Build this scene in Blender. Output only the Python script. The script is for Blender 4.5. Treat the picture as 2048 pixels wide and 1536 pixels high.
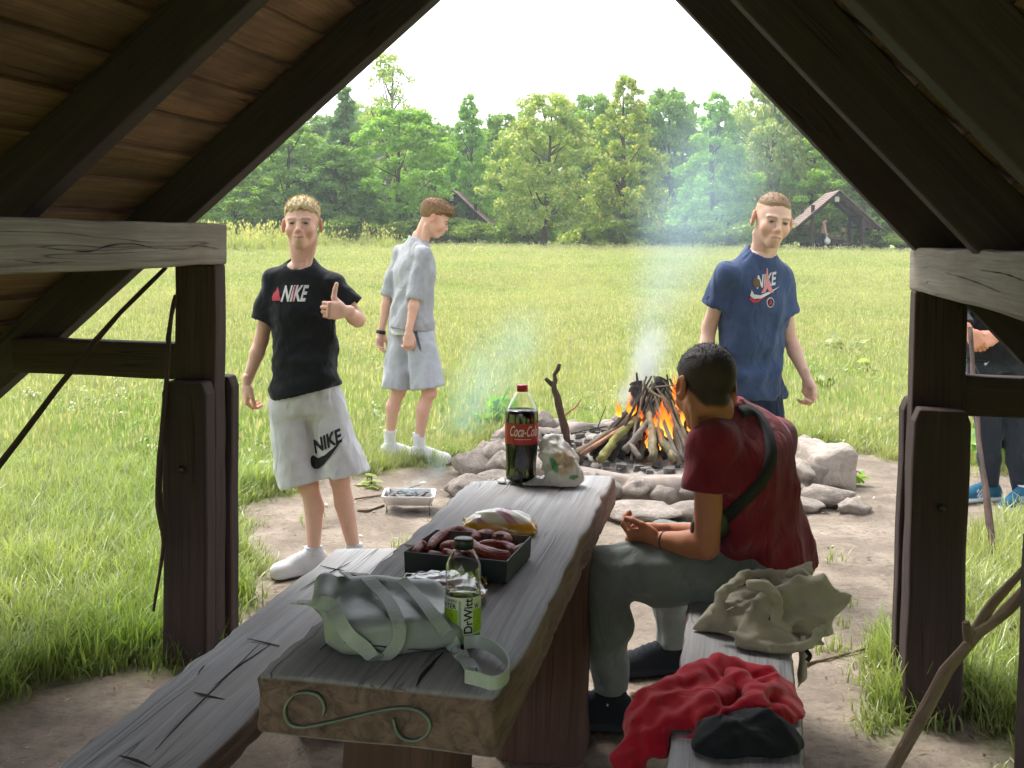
import bpy, bmesh, math, random
import numpy as np
from mathutils import Vector, Matrix, noise as mnoise
from mathutils.bvhtree import BVHTree

for o in list(bpy.data.objects):
    bpy.data.objects.remove(o)
scene = bpy.context.scene
rng = np.random.default_rng(7)
random.seed(7)

# ------------------------------------------------------------------ camera
FPX, PCY, CAMH = 2300.0, 593.5, 1.57            # focal length in photo pixels, principal row, eye height
TH, RO = math.radians(3.0), math.radians(0.8)   # pitch down, roll
cf = np.array([0, math.cos(TH), -math.sin(TH)])
cu0 = np.array([0, math.sin(TH), math.cos(TH)])
cr0 = np.array([1.0, 0, 0])
cr = cr0 * math.cos(RO) + cu0 * math.sin(RO)
cu = cu0 * math.cos(RO) - cr0 * math.sin(RO)
cpos = np.array([0, 0, CAMH])
cam_data = bpy.data.cameras.new('camera')
cam = bpy.data.objects.new('camera', cam_data)
scene.collection.objects.link(cam)
cam.matrix_world = Matrix(((cr[0], cu[0], -cf[0], 0), (cr[1], cu[1], -cf[1], 0), (cr[2], cu[2], -cf[2], CAMH), (0, 0, 0, 1)))
cam_data.sensor_width = 36
cam_data.lens = FPX / 2048 * 36
cam_data.shift_y = (PCY - 768) / 2048
cam_data.clip_start = 0.05
cam_data.clip_end = 2000
scene.camera = cam

# ------------------------------------------------------------------ sky, sun, exposure
SUN_EL, SUN_AZ = math.radians(58), math.radians(-35)   # azimuth measured from +Y towards +X
world = bpy.data.worlds.new('World')
scene.world = world
world.use_nodes = True
nt = world.node_tree
bg = nt.nodes['Background']
sky = nt.nodes.new('ShaderNodeTexSky')
sky.sky_type = 'NISHITA'
sky.sun_disc = False
sky.sun_elevation = SUN_EL
sky.sun_rotation = SUN_AZ
sky.air_density = 1.0
sky.dust_density = 2.0
sky.ozone_density = 1.0
hs = nt.nodes.new('ShaderNodeHueSaturation')
hs.inputs['Saturation'].default_value = 0.24        # thin even cloud cover takes the blue out
nt.links.new(sky.outputs[0], hs.inputs['Color'])
nt.links.new(hs.outputs[0], bg.inputs[0])
bg.inputs[1].default_value = 0.15
sun_data = bpy.data.lights.new('sun', 'SUN')
sun_data.energy = 1.5
sun_data.angle = math.radians(25)
sun_data.color = (1, 0.975, 0.92)
sun = bpy.data.objects.new('sun', sun_data)
scene.collection.objects.link(sun)
sd = Vector((math.sin(SUN_AZ) * math.cos(SUN_EL), math.cos(SUN_AZ) * math.cos(SUN_EL), math.sin(SUN_EL)))
sun.rotation_euler = sd.to_track_quat('Z', 'Y').to_euler()
scene.view_settings.view_transform = 'Standard'
scene.view_settings.look = 'None'
scene.view_settings.exposure = 1.65
scene.view_settings.gamma = 1
scene.view_settings.use_curve_mapping = False
scene.cycles.max_bounces = 12
scene.cycles.diffuse_bounces = 3
scene.cycles.glossy_bounces = 2
scene.cycles.transmission_bounces = 12
scene.cycles.transparent_max_bounces = 8
scene.cycles.volume_bounces = 0
scene.cycles.volume_step_rate = 3
scene.cycles.volume_max_steps = 64
scene.cycles.use_denoising = True
scene.cycles.adaptive_threshold = 0.03
scene.cycles.caustics_reflective = False
scene.cycles.caustics_refractive = False

# ------------------------------------------------------------------ pixel to place
def ray(px, py):
    d = cf + cr * (px - 1024) / FPX + cu * (PCY - py) / FPX
    return d / d[1]
def onz(px, py, z=0.0):
    d = ray(px, py)
    return cpos + d * ((z - CAMH) / d[2])
def aty(px, py, y):
    return cpos + ray(px, py) * y
# shelter frame: a = across (right), b = along the ridge (away), z = up
YAW = math.radians(11)
AX = np.array([math.cos(YAW), -math.sin(YAW), 0])
BX = np.array([math.sin(YAW), math.cos(YAW), 0])
ZX = np.array([0, 0, 1.0])
C0 = -0.61
def S(a, b, z=0.0):
    return AX * (a + C0) + BX * b + ZX * z

# ------------------------------------------------------------------ colours and materials
def C(h, k=1.0):
    h = h.lstrip('#')
    v = [int(h[i:i + 2], 16) / 255 for i in (0, 2, 4)]
    return tuple((x / 12.92 if x <= 0.04045 else ((x + 0.055) / 1.055) ** 2.4) * k for x in v)
MATS = {}
class NT:
    def __init__(s, name):
        s.m = bpy.data.materials.new(name)
        s.m.use_nodes = True
        s.t = s.m.node_tree
        s.p = s.t.nodes['Principled BSDF']
    def n(s, kind, **kw):
        x = s.t.nodes.new(kind)
        for k, v in kw.items():
            setattr(x, k, v)
        return x
    def l(s, a, b):
        s.t.links.new(a, b)
    def attr(s, name):
        return s.n('ShaderNodeAttribute', attribute_name=name)
    def coords(s, src='gr', scale=(1, 1, 1)):
        if src in ('gr',):
            out = s.attr('gr').outputs['Vector']
        else:
            out = s.n('ShaderNodeTexCoord').outputs[src]
        mp = s.n('ShaderNodeMapping')
        mp.inputs['Scale'].default_value = scale
        s.l(out, mp.inputs['Vector'])
        return mp.outputs[0]
    def noise(s, vec, scale=5.0, detail=4, rough=0.55, dist=0.0):
        x = s.n('ShaderNodeTexNoise')
        x.inputs['Scale'].default_value = scale
        x.inputs['Detail'].default_value = detail
        x.inputs['Roughness'].default_value = rough
        x.inputs['Distortion'].default_value = dist
        s.l(vec, x.inputs['Vector'])
        return x.outputs['Fac']
    def ramp(s, fac, stops):
        x = s.n('ShaderNodeValToRGB')
        e = x.color_ramp.elements
        while len(e) < len(stops):
            e.new(0.5)
        for i, (p, c) in enumerate(stops):
            e[i].position = p
            e[i].color = (*c, 1) if len(c) == 3 else c
        s.l(fac, x.inputs[0])
        return x.outputs[0]
    def mix(s, fac, a, b, mode='MIX'):
        x = s.n('ShaderNodeMix', data_type='RGBA', blend_type=mode)
        for i, v in ((0, fac), (6, a), (7, b)):
            if isinstance(v, (int, float)):
                x.inputs[i].default_value = v
            elif isinstance(v, tuple):
                x.inputs[i].default_value = (*v, 1)
            else:
                s.l(v, x.inputs[i])
        return x.outputs[2]
    def math(s, op, a, b=0.0, c=0.0, clamp=False):
        x = s.n('ShaderNodeMath', operation=op, use_clamp=clamp)
        for i, v in enumerate((a, b, c)):
            if isinstance(v, (int, float)):
                x.inputs[i].default_value = v
            else:
                s.l(v, x.inputs[i])
        return x.outputs[0]
    def bump(s, h, strength=0.4, dist=0.01):
        x = s.n('ShaderNodeBump')
        x.inputs['Strength'].default_value = strength
        x.inputs['Distance'].default_value = dist
        s.l(h, x.inputs['Height'])
        s.l(x.outputs[0], s.p.inputs['Normal'])
        return x
    def base(s, v):
        if isinstance(v, tuple):
            s.p.inputs['Base Color'].default_value = (*v, 1)
        else:
            s.l(v, s.p.inputs['Base Color'])
    def set(s, **kw):
        for k, v in kw.items():
            s.p.inputs[k.replace('_', ' ')].default_value = v
        return s
def mat_plain(name, c, rough=0.7, c2=None, scale=8.0, bump=0.0, src='Object', **kw):
    if name in MATS:
        return MATS[name]
    x = NT(name)
    if c2 is None:
        c2 = tuple(v * 0.8 for v in c)
    v = x.coords(src)
    f = x.noise(v, scale, 5, 0.6)
    x.base(x.ramp(f, [(0.3, c2), (0.7, c)]))
    x.set(Roughness=rough, **kw)
    if bump:
        x.bump(x.noise(v, scale * 3, 4), bump, 0.004)
    MATS[name] = x.m
    return x.m
def mat_wood(name, dark, light, stain=None, rough=0.8, crack=0.0, bump=0.5, gscale=1.0, side=None):
    x = NT(name)
    v = x.coords('gr', (1.1 * gscale, 34 * gscale, 34 * gscale))
    f = x.noise(v, 1.0, 7, 0.7, 0.35)
    vf = x.coords('gr', (3.0 * gscale, 160 * gscale, 160 * gscale))
    f2 = x.noise(vf, 1.0, 4, 0.6)
    v2 = x.coords('gr', (2.2, 5, 5))
    g = x.noise(v2, 1.0, 5, 0.6)
    fm = x.math('ADD', x.math('MULTIPLY', f, 0.62), x.math('MULTIPLY', f2, 0.38))
    c = x.ramp(fm, [(0.34, dark), (0.62, light)])
    if stain:
        c = x.mix(x.math('MULTIPLY', x.ramp(g, [(0.40, (0, 0, 0)), (0.66, (1, 1, 1))]), 0.75), c, stain)
    v3 = x.coords('gr', (0.5 * gscale, 17 * gscale, 17 * gscale))
    k = x.noise(v3, 1.0, 2, 0.5, 0.1)
    line = x.math('ABSOLUTE', x.math('SUBTRACT', k, 0.5))
    lm = x.ramp(line, [(0.0, (1, 1, 1)), (0.006 + 0.006 * crack, (0, 0, 0))])
    gate = x.ramp(x.noise(x.coords('gr', (1.6, 3, 3)), 1.0, 2, 0.5), [(0.48, (0, 0, 0)), (0.6, (1, 1, 1))])
    lm = x.math('MULTIPLY', lm, gate)
    geo = x.n('ShaderNodeNewGeometry')
    sp = x.n('ShaderNodeSeparateXYZ')
    x.l(geo.outputs['Normal'], sp.inputs[0])
    up = x.math('MULTIPLY_ADD', x.math('ABSOLUTE', sp.outputs[2]), 4.0, -2.0, True)
    if side:
        ns = x.noise(x.coords('gr', (2.0, 22, 30)), 1.0, 6, 0.7, 1.0)
        sc_ = x.ramp(ns, [(0.32, tuple(q * 0.35 for q in side)), (0.48, tuple(q * 0.8 for q in side)), (0.68, tuple(min(1, q * 1.25) for q in side))])
        c = x.mix(up, sc_, c)
        lm = x.math('MULTIPLY', lm, up)
    if crack:
        c = x.mix(x.math('MULTIPLY', lm, 0.7), c, tuple(v * 0.2 for v in dark))
    x.base(c)
    x.set(Roughness=rough)
    x.p.inputs['Specular IOR Level'].default_value = 0.25
    h = x.math('SUBTRACT', fm, x.math('MULTIPLY', lm, 0.8 if crack else 0.1))
    x.bump(h, bump, 0.006)
    MATS[name] = x.m
    return x.m

# ------------------------------------------------------------------ meshes and objects
def new_mesh(name, V, F, attrs=None, smooth=True):
    V = np.asarray(V, dtype=np.float32).reshape(-1, 3)
    me = bpy.data.meshes.new(name)
    if isinstance(F, np.ndarray):
        k = F.shape[1]
        me.vertices.add(len(V))
        me.vertices.foreach_set('co', V.ravel())
        me.loops.add(F.size)
        me.loops.foreach_set('vertex_index', F.astype(np.int32).ravel())
        me.polygons.add(len(F))
        me.polygons.foreach_set('loop_start', np.arange(0, F.size, k, dtype=np.int32))
        me.update(calc_edges=True)
    else:
        me.from_pydata(V.tolist(), [], [tuple(int(i) for i in f) for f in F])
    if smooth:
        me.polygons.foreach_set('use_smooth', np.ones(len(me.polygons), dtype=bool))
    for an, (typ, data) in (attrs or {}).items():
        data = np.asarray(data, dtype=np.float32)
        if typ == 'COL':
            at = me.color_attributes.new(an, 'FLOAT_COLOR', 'POINT')
            if data.shape[1] == 3:
                data = np.concatenate([data, np.ones((len(data), 1), np.float32)], 1)
            at.data.foreach_set('color', data.ravel())
        elif typ == 'VEC':
            at = me.attributes.new(an, 'FLOAT_VECTOR', 'POINT')
            at.data.foreach_set('vector', data.ravel())
        else:
            at = me.attributes.new(an, 'FLOAT', 'POINT')
            at.data.foreach_set('value', data.ravel())
    me.validate()
    return me
def add(name, me, mat, parent=None, loc=None):
    o = bpy.data.objects.new(name, me)
    scene.collection.objects.link(o)
    if mat is not None and not me.materials:
        me.materials.append(mat)
    if parent is not None:
        o.parent = parent
        pl = Vector((0, 0, 0))
        q = parent
        while q is not None:          # parents are only ever translated when world-space meshes hang on them
            pl += q.location
            q = q.parent
        o.location = -pl if loc is None else Vector(loc) - pl
    elif loc is not None:
        o.location = loc
    return o
def tag(o, label=None, cat=None, group=None, kind=None):
    for k, v in (('label', label), ('category', cat), ('group', group), ('kind', kind)):
        if v:
            o[k] = v
    return o
def thing(name, label, cat, loc=(0, 0, 0), group=None):
    o = bpy.data.objects.new(name, None)
    scene.collection.objects.link(o)
    o.empty_display_size = 0.1
    o.location = Vector([float(v) for v in loc])
    return tag(o, label, cat, group)
def copy_tree(o, parent=None):
    c = o.copy()
    scene.collection.objects.link(c)
    c.parent = parent
    for ch in [x for x in o.children]:
        copy_tree(ch, c)
    return c

class MB:
    """collects pieces of one mesh; every vertex also stores 'gr' = (along the grain, across, across)"""
    def __init__(s):
        s.v, s.f, s.g = [], [], []
        s.off = rng.uniform(0, 50, 3)
    def push(s, V, F, G=None):
        k = len(s.v)
        s.v += [tuple(p) for p in V]
        s.f += [tuple(k + i for i in f) for f in F]
        G = V if G is None else G
        s.g += [tuple(np.asarray(p) + s.off) for p in G]
        return s
    def box(s, org, ex, ey, ez, size, r=0.006, seg=(1, 1, 1), rough=0.0, nscale=6.0, taper=None):
        """rounded box; grain runs along ex. org = centre; ex, ey, ez unit axes; size = full lengths"""
        ex, ey, ez, org = (np.asarray(q, float) for q in (ex, ey, ez, org))
        L = np.asarray(size, float)
        r = min(r, min(L) * 0.45)
        ts = []
        for i in range(3):
            h = L[i] / 2
            inner = np.linspace(-h + r, h - r, seg[i] + 1)
            ts.append(np.concatenate([[-h], inner, [h]]))
        n = [len(t) for t in ts]
        idx, V = {}, []
        def vid(i, j, k):
            key = (i, j, k)
            if key not in idx:
                p = np.array([ts[0][i], ts[1][j], ts[2][k]])
                q = np.clip(p, -L / 2 + r, L / 2 - r)
                d = p - q
                m = np.linalg.norm(d)
                if m > 1e-9:
                    p = q + d / m * r
                idx[key] = len(V)
                V.append(p)
            return idx[key]
        F = []
        for ax in range(3):
            u, w = (ax + 1) % 3, (ax + 2) % 3
            for side in (0, n[ax] - 1):
                for i in range(n[u] - 1):
                    for j in range(n[w] - 1):
                        q = []
                        for (di, dj) in ((0, 0), (1, 0), (1, 1), (0, 1)):
                            c = [0, 0, 0]
                            c[ax], c[u], c[w] = side, i + di, j + dj
                            q.append(vid(*c))
                        F.append(q if side else q[::-1])
        V = np.array(V)
        G = V.copy()
        if taper is not None:
            V = taper(V)
        if rough:
            o3 = Vector(s.off)
            for i, p in enumerate(V):
                nv = mnoise.noise_vector(Vector(p) * nscale + o3)
                V[i] += np.array(nv) * rough * np.array([0.4, 1, 1])
        Wd = org + V[:, :1] * ex + V[:, 1:2] * ey + V[:, 2:] * ez
        return s.push(Wd, F, G)
    def tube(s, pts, rad, n=10, cap=True, rough=0.0, nscale=9.0, squash=None):
        pts = np.asarray(pts, float)
        rad = np.broadcast_to(np.asarray(rad, float), (len(pts),))
        t = np.gradient(pts, axis=0)
        t /= np.linalg.norm(t, axis=1, keepdims=True) + 1e-12
        ref = np.array([0, 0, 1.0]) if abs(t[0][2]) < 0.9 else np.array([1.0, 0, 0])
        V, G = [], []
        u = None
        run = 0.0
        o3 = Vector(s.off)
        for i, p in enumerate(pts):
            if u is None:
                u = np.cross(ref, t[i])
            else:
                u = u - t[i] * (u @ t[i])
            u /= np.linalg.norm(u) + 1e-12
            w = np.cross(t[i], u)
            if i:
                run += np.linalg.norm(p - pts[i - 1])
            for k in range(n):
                a = 2 * math.pi * k / n
                rr = rad[i]
                if rough:
                    rr *= 1 + rough * mnoise.noise(Vector(p * nscale + np.array([math.cos(a), math.sin(a), 0]) * 1.5) + o3)
                sx = squash[i] if squash is not None else 1.0
                V.append(p + u * math.cos(a) * rr + w * math.sin(a) * rr * sx)
                G.append((run, math.cos(a) * rad[i], math.sin(a) * rad[i]))
        F = []
        m = len(pts)
        for i in range(m - 1):
            for k in range(n):
                a, b = i * n + k, i * n + (k + 1) % n
                F.append((a, b, b + n, a + n))
        if cap:
            F.append(tuple(range(n - 1, -1, -1)))
            F.append(tuple((m - 1) * n + k for k in range(n)))
        return s.push(V, F, G)
    def lathe(s, prof, n=32, org=(0, 0, 0), cap=True, fn=None):
        V, F = [], []
        for (r, z) in prof:
            for k in range(n):
                a = 2 * math.pi * k / n
                rr = fn(r, z, a) if fn else r
                V.append((org[0] + rr * math.cos(a), org[1] + rr * math.sin(a), org[2] + z))
        m = len(prof)
        for i in range(m - 1):
            for k in range(n):
                a, b = i * n + k, i * n + (k + 1) % n
                F.append((a, b, b + n, a + n))
        if cap:
            F.append(tuple(range(n - 1, -1, -1)))
            F.append(tuple((m - 1) * n + k for k in range(n)))
        return s.push(V, F)
    def ribbon(s, pts, side, width, thick=0.002):
        """flat strap along pts; side = direction(s) across the strap"""
        pts = np.asarray(pts, float)
        side = np.broadcast_to(np.asarray(side, float), pts.shape)
        t = np.gradient(pts, axis=0)
        t /= np.linalg.norm(t, axis=1, keepdims=True) + 1e-12
        sd = side - t * (side * t).sum(1, keepdims=True)
        sd /= np.linalg.norm(sd, axis=1, keepdims=True) + 1e-12
        nn = np.cross(t, sd)
        w = np.broadcast_to(np.asarray(width, float), (len(pts),))[:, None]
        ring = [pts + sd * w / 2 + nn * thick / 2, pts - sd * w / 2 + nn * thick / 2, pts - sd * w / 2 - nn * thick / 2, pts + sd * w / 2 - nn * thick / 2]
        V = np.stack(ring, 1).reshape(-1, 3)
        F = []
        for i in range(len(pts) - 1):
            for k in range(4):
                a, b = i * 4 + k, i * 4 + (k + 1) % 4
                F.append((a, b, b + 4, a + 4))
        F.append((3, 2, 1, 0))
        e = (len(pts) - 1) * 4
        F.append((e, e + 1, e + 2, e + 3))
        return s.push(V, F)
    def mesh(s, name='mesh', smooth=False):
        return new_mesh(name, s.v, s.f, {'gr': ('VEC', s.g)}, smooth)
    def build(s, name, mat, parent=None, smooth=False):
        return add(name, s.mesh(name, smooth), mat, parent)
def spline(pts, n=24):
    """Catmull-Rom through the control points"""
    P = np.asarray(pts, float)
    P = np.vstack([2 * P[0] - P[1], P, 2 * P[-1] - P[-2]])
    out = []
    m = len(P) - 3
    for i in range(n):
        t = i / (n - 1) * m
        k = min(int(t), m - 1)
        t -= k
        p0, p1, p2, p3 = P[k:k + 4]
        out.append(0.5 * ((2 * p1) + (-p0 + p2) * t + (2 * p0 - 5 * p1 + 4 * p2 - p3) * t ** 2 + (-p0 + 3 * p1 - 3 * p2 + p3) * t ** 3))
    return np.array(out)
def auto_smooth(me, deg=35):
    bm = bmesh.new()
    bm.from_mesh(me)
    for f in bm.faces:
        f.smooth = True
    for e in bm.edges:
        if len(e.link_faces) == 2 and e.calc_face_angle(0) > math.radians(deg):
            e.smooth = False
    bm.to_mesh(me)
    bm.free()
    return me
# ================================================================== ground
def smooth01(t):
    t = np.clip(t, 0, 1)
    return t * t * (3 - 2 * t)
def vnoise(x, y, seed=0.0):
    return (np.sin(x * 1.7 + seed) * np.cos(y * 1.3 - seed * 2) + 0.6 * np.sin(x * 3.1 + y * 2.3 + seed * 3) + 0.4 * np.sin(x * 6.3 - y * 5.1 + seed) + 0.25 * np.sin(x * 13.1 + y * 11.7 - seed)) / 2.25
def ground_h(x, y):
    x, y = np.asarray(x, float), np.asarray(y, float)
    h = 1.02 * smooth01((y - 7.5) / 60.0) * 0.75 + 0.255 * smooth01((y - 7.5) / 40.0)
    h = h + 0.10 * vnoise(x * 0.18, y * 0.15, 1.0) * smooth01((y - 10) / 15.0)
    return h
DIRT_PX = [(-260, 1620), (-60, 1430), (140, 1375), (320, 1335), (420, 1290), (478, 1200), (475, 1010), (600, 962), (750, 945), (880, 930), (930, 905), (1080, 880), (1250, 872), (1420, 868), (1600, 885), (1700, 905), (1800, 918), (1935, 930), (2120, 975), (2120, 1035), (1990, 1060), (1935, 1090), (1925, 1185), (1795, 1265), (1735, 1345), (1815, 1440), (1930, 1450), (2060, 1500), (2300, 1900), (1024, 2600), (-400, 2300)]
DIRT = np.array([onz(*p)[:2] for p in DIRT_PX])
def dirt_sd(x, y):
    """signed distance to the trodden area, negative inside"""
    P = np.stack([np.asarray(x, float).ravel(), np.asarray(y, float).ravel()], 1)
    d = np.full(len(P), 1e9)
    ins = np.zeros(len(P), bool)
    n = len(DIRT)
    for i in range(n):
        a, b = DIRT[i], DIRT[(i + 1) % n]
        ab = b - a
        t = np.clip(((P - a) @ ab) / (ab @ ab), 0, 1)
        q = a + t[:, None] * ab
        d = np.minimum(d, np.hypot(*(P - q).T))
        c = (a[1] > P[:, 1]) != (b[1] > P[:, 1])
        xi = (b[0] - a[0]) * (P[:, 1] - a[1]) / (b[1] - a[1] + 1e-12) + a[0]
        ins ^= c & (P[:, 0] < xi)
    return np.where(ins, -d, d).reshape(np.shape(x))
def make_ground():
    ys = np.concatenate([np.linspace(-40, 0, 9)[:-1], np.linspace(0, 2, 12)[:-1], np.arange(2, 10, 0.05), np.arange(10, 25, 0.25), np.arange(25, 100, 1.5), np.geomspace(100, 1500, 14)])
    xs = np.concatenate([-np.geomspace(1200, 30, 12), np.arange(-28, -6, 1.0), np.arange(-6, -3, 0.2), np.arange(-3, 4.2, 0.05), np.arange(4.2, 7, 0.2), np.arange(7, 28, 1.0), np.geomspace(30, 1200, 12)])
    X, Y = np.meshgrid(xs, ys, indexing='xy')
    Z = ground_h(X, Y)
    sdv = dirt_sd(X, Y)
    sdn = sdv + 0.16 * vnoise(X * 2.2, Y * 2.2, 0.4) + 0.10 * vnoise(X * 6, Y * 6, 2.1)
    g = smooth01((sdn + 0.12) / 0.3)
    near = (np.abs(X) < 6) & (Y < 12)
    Z = Z + np.where(near, 0.010 * vnoise(X * 4, Y * 4, 3.0) + 0.006 * vnoise(X * 11, Y * 11, 5.0) + 0.003 * rng.standard_normal(X.shape) * (1 - g), 0) + 0.02 * g * near
    V = np.stack([X, Y, Z], -1).reshape(-1, 3)
    ny, nx = X.shape
    I = np.arange(nx * ny).reshape(ny, nx)
    F = np.stack([I[:-1, :-1], I[:-1, 1:], I[1:, 1:], I[1:, :-1]], -1).reshape(-1, 4)
    x = NT('meadow_soil')
    v = x.coords('Object')
    ga = x.attr('grass').outputs['Fac']
    n1 = x.noise(v, 3.0, 6, 0.65)
    n2 = x.noise(v, 26.0, 5, 0.7)
    n3 = x.noise(v, 0.5, 4, 0.6)
    soil = x.ramp(n1, [(0.3, C('#6c6258')), (0.5, C('#877b6e')), (0.72, C('#a09485'))])
    soil = x.mix(x.ramp(n2, [(0.30, (0.8, 0.8, 0.8)), (0.50, (0, 0, 0))]), soil, C('#685c50'))
    chips = x.ramp(x.noise(v, 55.0, 2, 0.5), [(0.72, (0, 0, 0)), (0.76, (0.7, 0.7, 0.7))])
    soil = x.mix(chips, soil, C('#c9bda9'))
    turf = x.ramp(n3, [(0.3, C('#90a850')), (0.55, C('#a6b462')), (0.75, C('#bdbb78'))])
    turf = x.mix(x.ramp(n2, [(0.3, (0.75, 0.75, 0.75)), (0.6, (0, 0, 0))]), turf, C('#59702c'))
    x.base(x.mix(ga, soil, turf))
    x.set(Roughness=0.95)
    x.p.inputs['Specular IOR Level'].default_value = 0.1
    x.bump(x.math('ADD', n2, x.math('MULTIPLY', n1, 1.5)), 0.7, 0.02)
    me = new_mesh('ground', V, F, {'grass': ('F', g.ravel())})
    o = add('ground', me, x.m)
    tag(o, kind='structure')
    return o
ground = make_ground()

# ================================================================== the shelter we stand in
M_beam = mat_wood('weathered_beam', C('#6d6761'), C('#9f978d'), C('#7b6d63'), crack=0.6)
M_post = mat_wood('brown_stained_post', C('#2a2220'), C('#4d3c37'), C('#382e2b'), crack=0.5)
M_raft = mat_wood('rafter_wood', C('#332b2e'), C('#514442'), C('#3d3437'), crack=0.3)
M_roof = mat_wood('roof_board', C('#5f473b'), C('#97735d'), C('#54413a'), crack=0.3)
M_grey = mat_wood('grey_tabletop', C('#808184'), C('#b3b3b5'), C('#979491'), crack=1.0, bump=0.6, side=C('#7b655d'))
M_end = mat_wood('log_wood', C('#42302a'), C('#6d5145'), C('#523d33'), crack=1.0)
shelter = thing('picnic_shelter', 'dark brown timber picnic shelter with steep plank roof framing the view', 'shelter', S(0, 2, 0))
AP = 2.79                                                # underside of the ridge
SL = {-1: 0.85, 1: 1.05}                                  # slope of either roof side
def under(side, a):                                       # rafter underside height
    return AP - SL[side] * abs(a)
RD = 0.165
for side in (-1, 1):
    sl = SL[side]
    ang = math.atan(sl)
    dn = AX * side * math.cos(ang) - ZX * math.sin(ang)    # down the slope
    nn = AX * side * math.sin(ang) + ZX * math.cos(ang)    # out of the roof
    amax = 2.22 if side < 0 else 1.95
    Ls = amax / math.cos(ang)
    for b in (4.0, 3.0, 2.0, 1.0, 0.0, -1.0):
        m = MB()
        m.box(S(0, b, AP) + dn * (Ls / 2 + 0.03) + nn * RD / 2, dn, BX, nn, (Ls, 0.085, RD), 0.006, (10, 1, 2), 0.004, 4)
        m.build('rafter', M_raft, shelter)
    # lapped boards along the ridge
    k, sdist = 0, 0.0
    while sdist < Ls - 0.02:
        lap = 0.165
        w = 0.21
        joints = sorted(rng.uniform(0.3, 3.6, 1)) if k % 2 else sorted(rng.uniform(0.8, 3.9, 2))
        ends = [-1.2] + [float(round(j)) for j in joints] + [4.22]
        ends = [e for i, e in enumerate(ends) if i == 0 or e - ends[i - 1] > 0.3 or i == len(ends) - 1]
        for e0, e1 in zip(ends[:-1], ends[1:]):
            if e1 - e0 < 0.05:
                continue
            tilt = math.radians(7.0 + rng.uniform(-1, 1))
            bx = dn * math.cos(tilt) + nn * math.sin(tilt)
            bn = nn * math.cos(tilt) - dn * math.sin(tilt)
            m = MB()
            cpt = S(0, (e0 + e1) / 2, AP) + dn * (sdist + w / 2) + nn * (RD + 0.012 + 0.011)
            wv = rng.uniform(0.003, 0.008)
            m.box(cpt, BX, bx, bn, (e1 - e0 - 0.004, w, 0.021), 0.003, (max(4, int((e1 - e0) * 5)), 2, 1), wv, 3)
            m.build('roof_plank', M_roof, shelter)
        sdist += lap
        k += 1
# ridge beam caps the meeting rafters
MB().box(S(0, 1.5, AP + RD * 1.5 + 0.05), BX, AX, ZX, (5.5, 0.16, 0.05), 0.01, (8, 1, 1), 0.003).build('ridge_board', M_raft, shelter)
# plates, posts with their paired ground anchors, struts
for side in (-1, 1):
    if side < 0:
        a0, a1, bend, zb, zt = -1.40, -1.235, 3.975, 1.452, 1.60
        pb, na, fa = (3.875, 3.965), (3.78, 3.862), (3.985, 4.065)
    else:
        a0, a1, bend, zb, zt = 1.19, 1.36, 4.10, 1.41, 1.553
        pb, na, fa = (3.955, 4.07), (3.845, 3.94), (4.095, 4.20)
    ac, aw = (a0 + a1) / 2, a1 - a0
    m = MB()
    m.box(S(ac, (bend - 1.2) / 2, (zb + zt) / 2), BX, AX, ZX, (bend + 1.2, aw + 0.004, zt - zb), 0.012, (24, 2, 2), 0.007, 5)
    m.build('wall_plate', M_beam, shelter)
    for off in (0.0, -1.78, -4.6):
        m = MB()
        m.box(S(ac, sum(pb) / 2 + off, (zb - 0.15) / 2), ZX, AX, BX, (zb + 0.15, aw - 0.004, pb[1] - pb[0]), 0.008, (18, 2, 1), 0.006, 5)
        m.build('post', M_post, shelter)
        for (q0, q1) in (na, fa):
            def bev(V, t=q1 - q0):
                V = V.copy()
                top = V[:, 0] > 0.565
                V[top, 1] *= 0.86
                V[:, 0] += np.where(top, 0.03, 0)
                return V
            m = MB()
            m.box(S(ac - (0.005 if side > 0 else -0.005), (q0 + q1) / 2 + off, 0.43), ZX, AX, BX, (1.15, aw + 0.008, q1 - q0), 0.012, (14, 2, 1), 0.005, 5, bev)
            m.build('ground_anchor', M_post, shelter)
        m = MB()
        m.tube([S(ac, na[0] - 0.012 + off, 0.72), S(ac, na[0] + 0.02 + off, 0.72)], 0.014, 6)
        m.build('bolt', MATS.get('iron') or mat_plain('iron', C('#4a4643'), 0.5, Metallic=0.8), shelter, True)
        zc = 1.095 if side < 0 else 1.066
        am = (AP - (zc + 0.02)) / SL[side]
        acx = side * (abs(a0 if side < 0 else a1) + am + 0.10) / 2
        m = MB()
        m.box(S(acx, sum(pb) / 2 + off + 0.012, zc), AX, BX, ZX, (am + 0.10 - abs(a0 if side < 0 else a1) + 0.02, 0.07, 0.133), 0.007, (6, 1, 1), 0.004, 5)
        m.build('strut', M_post, shelter)

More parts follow.
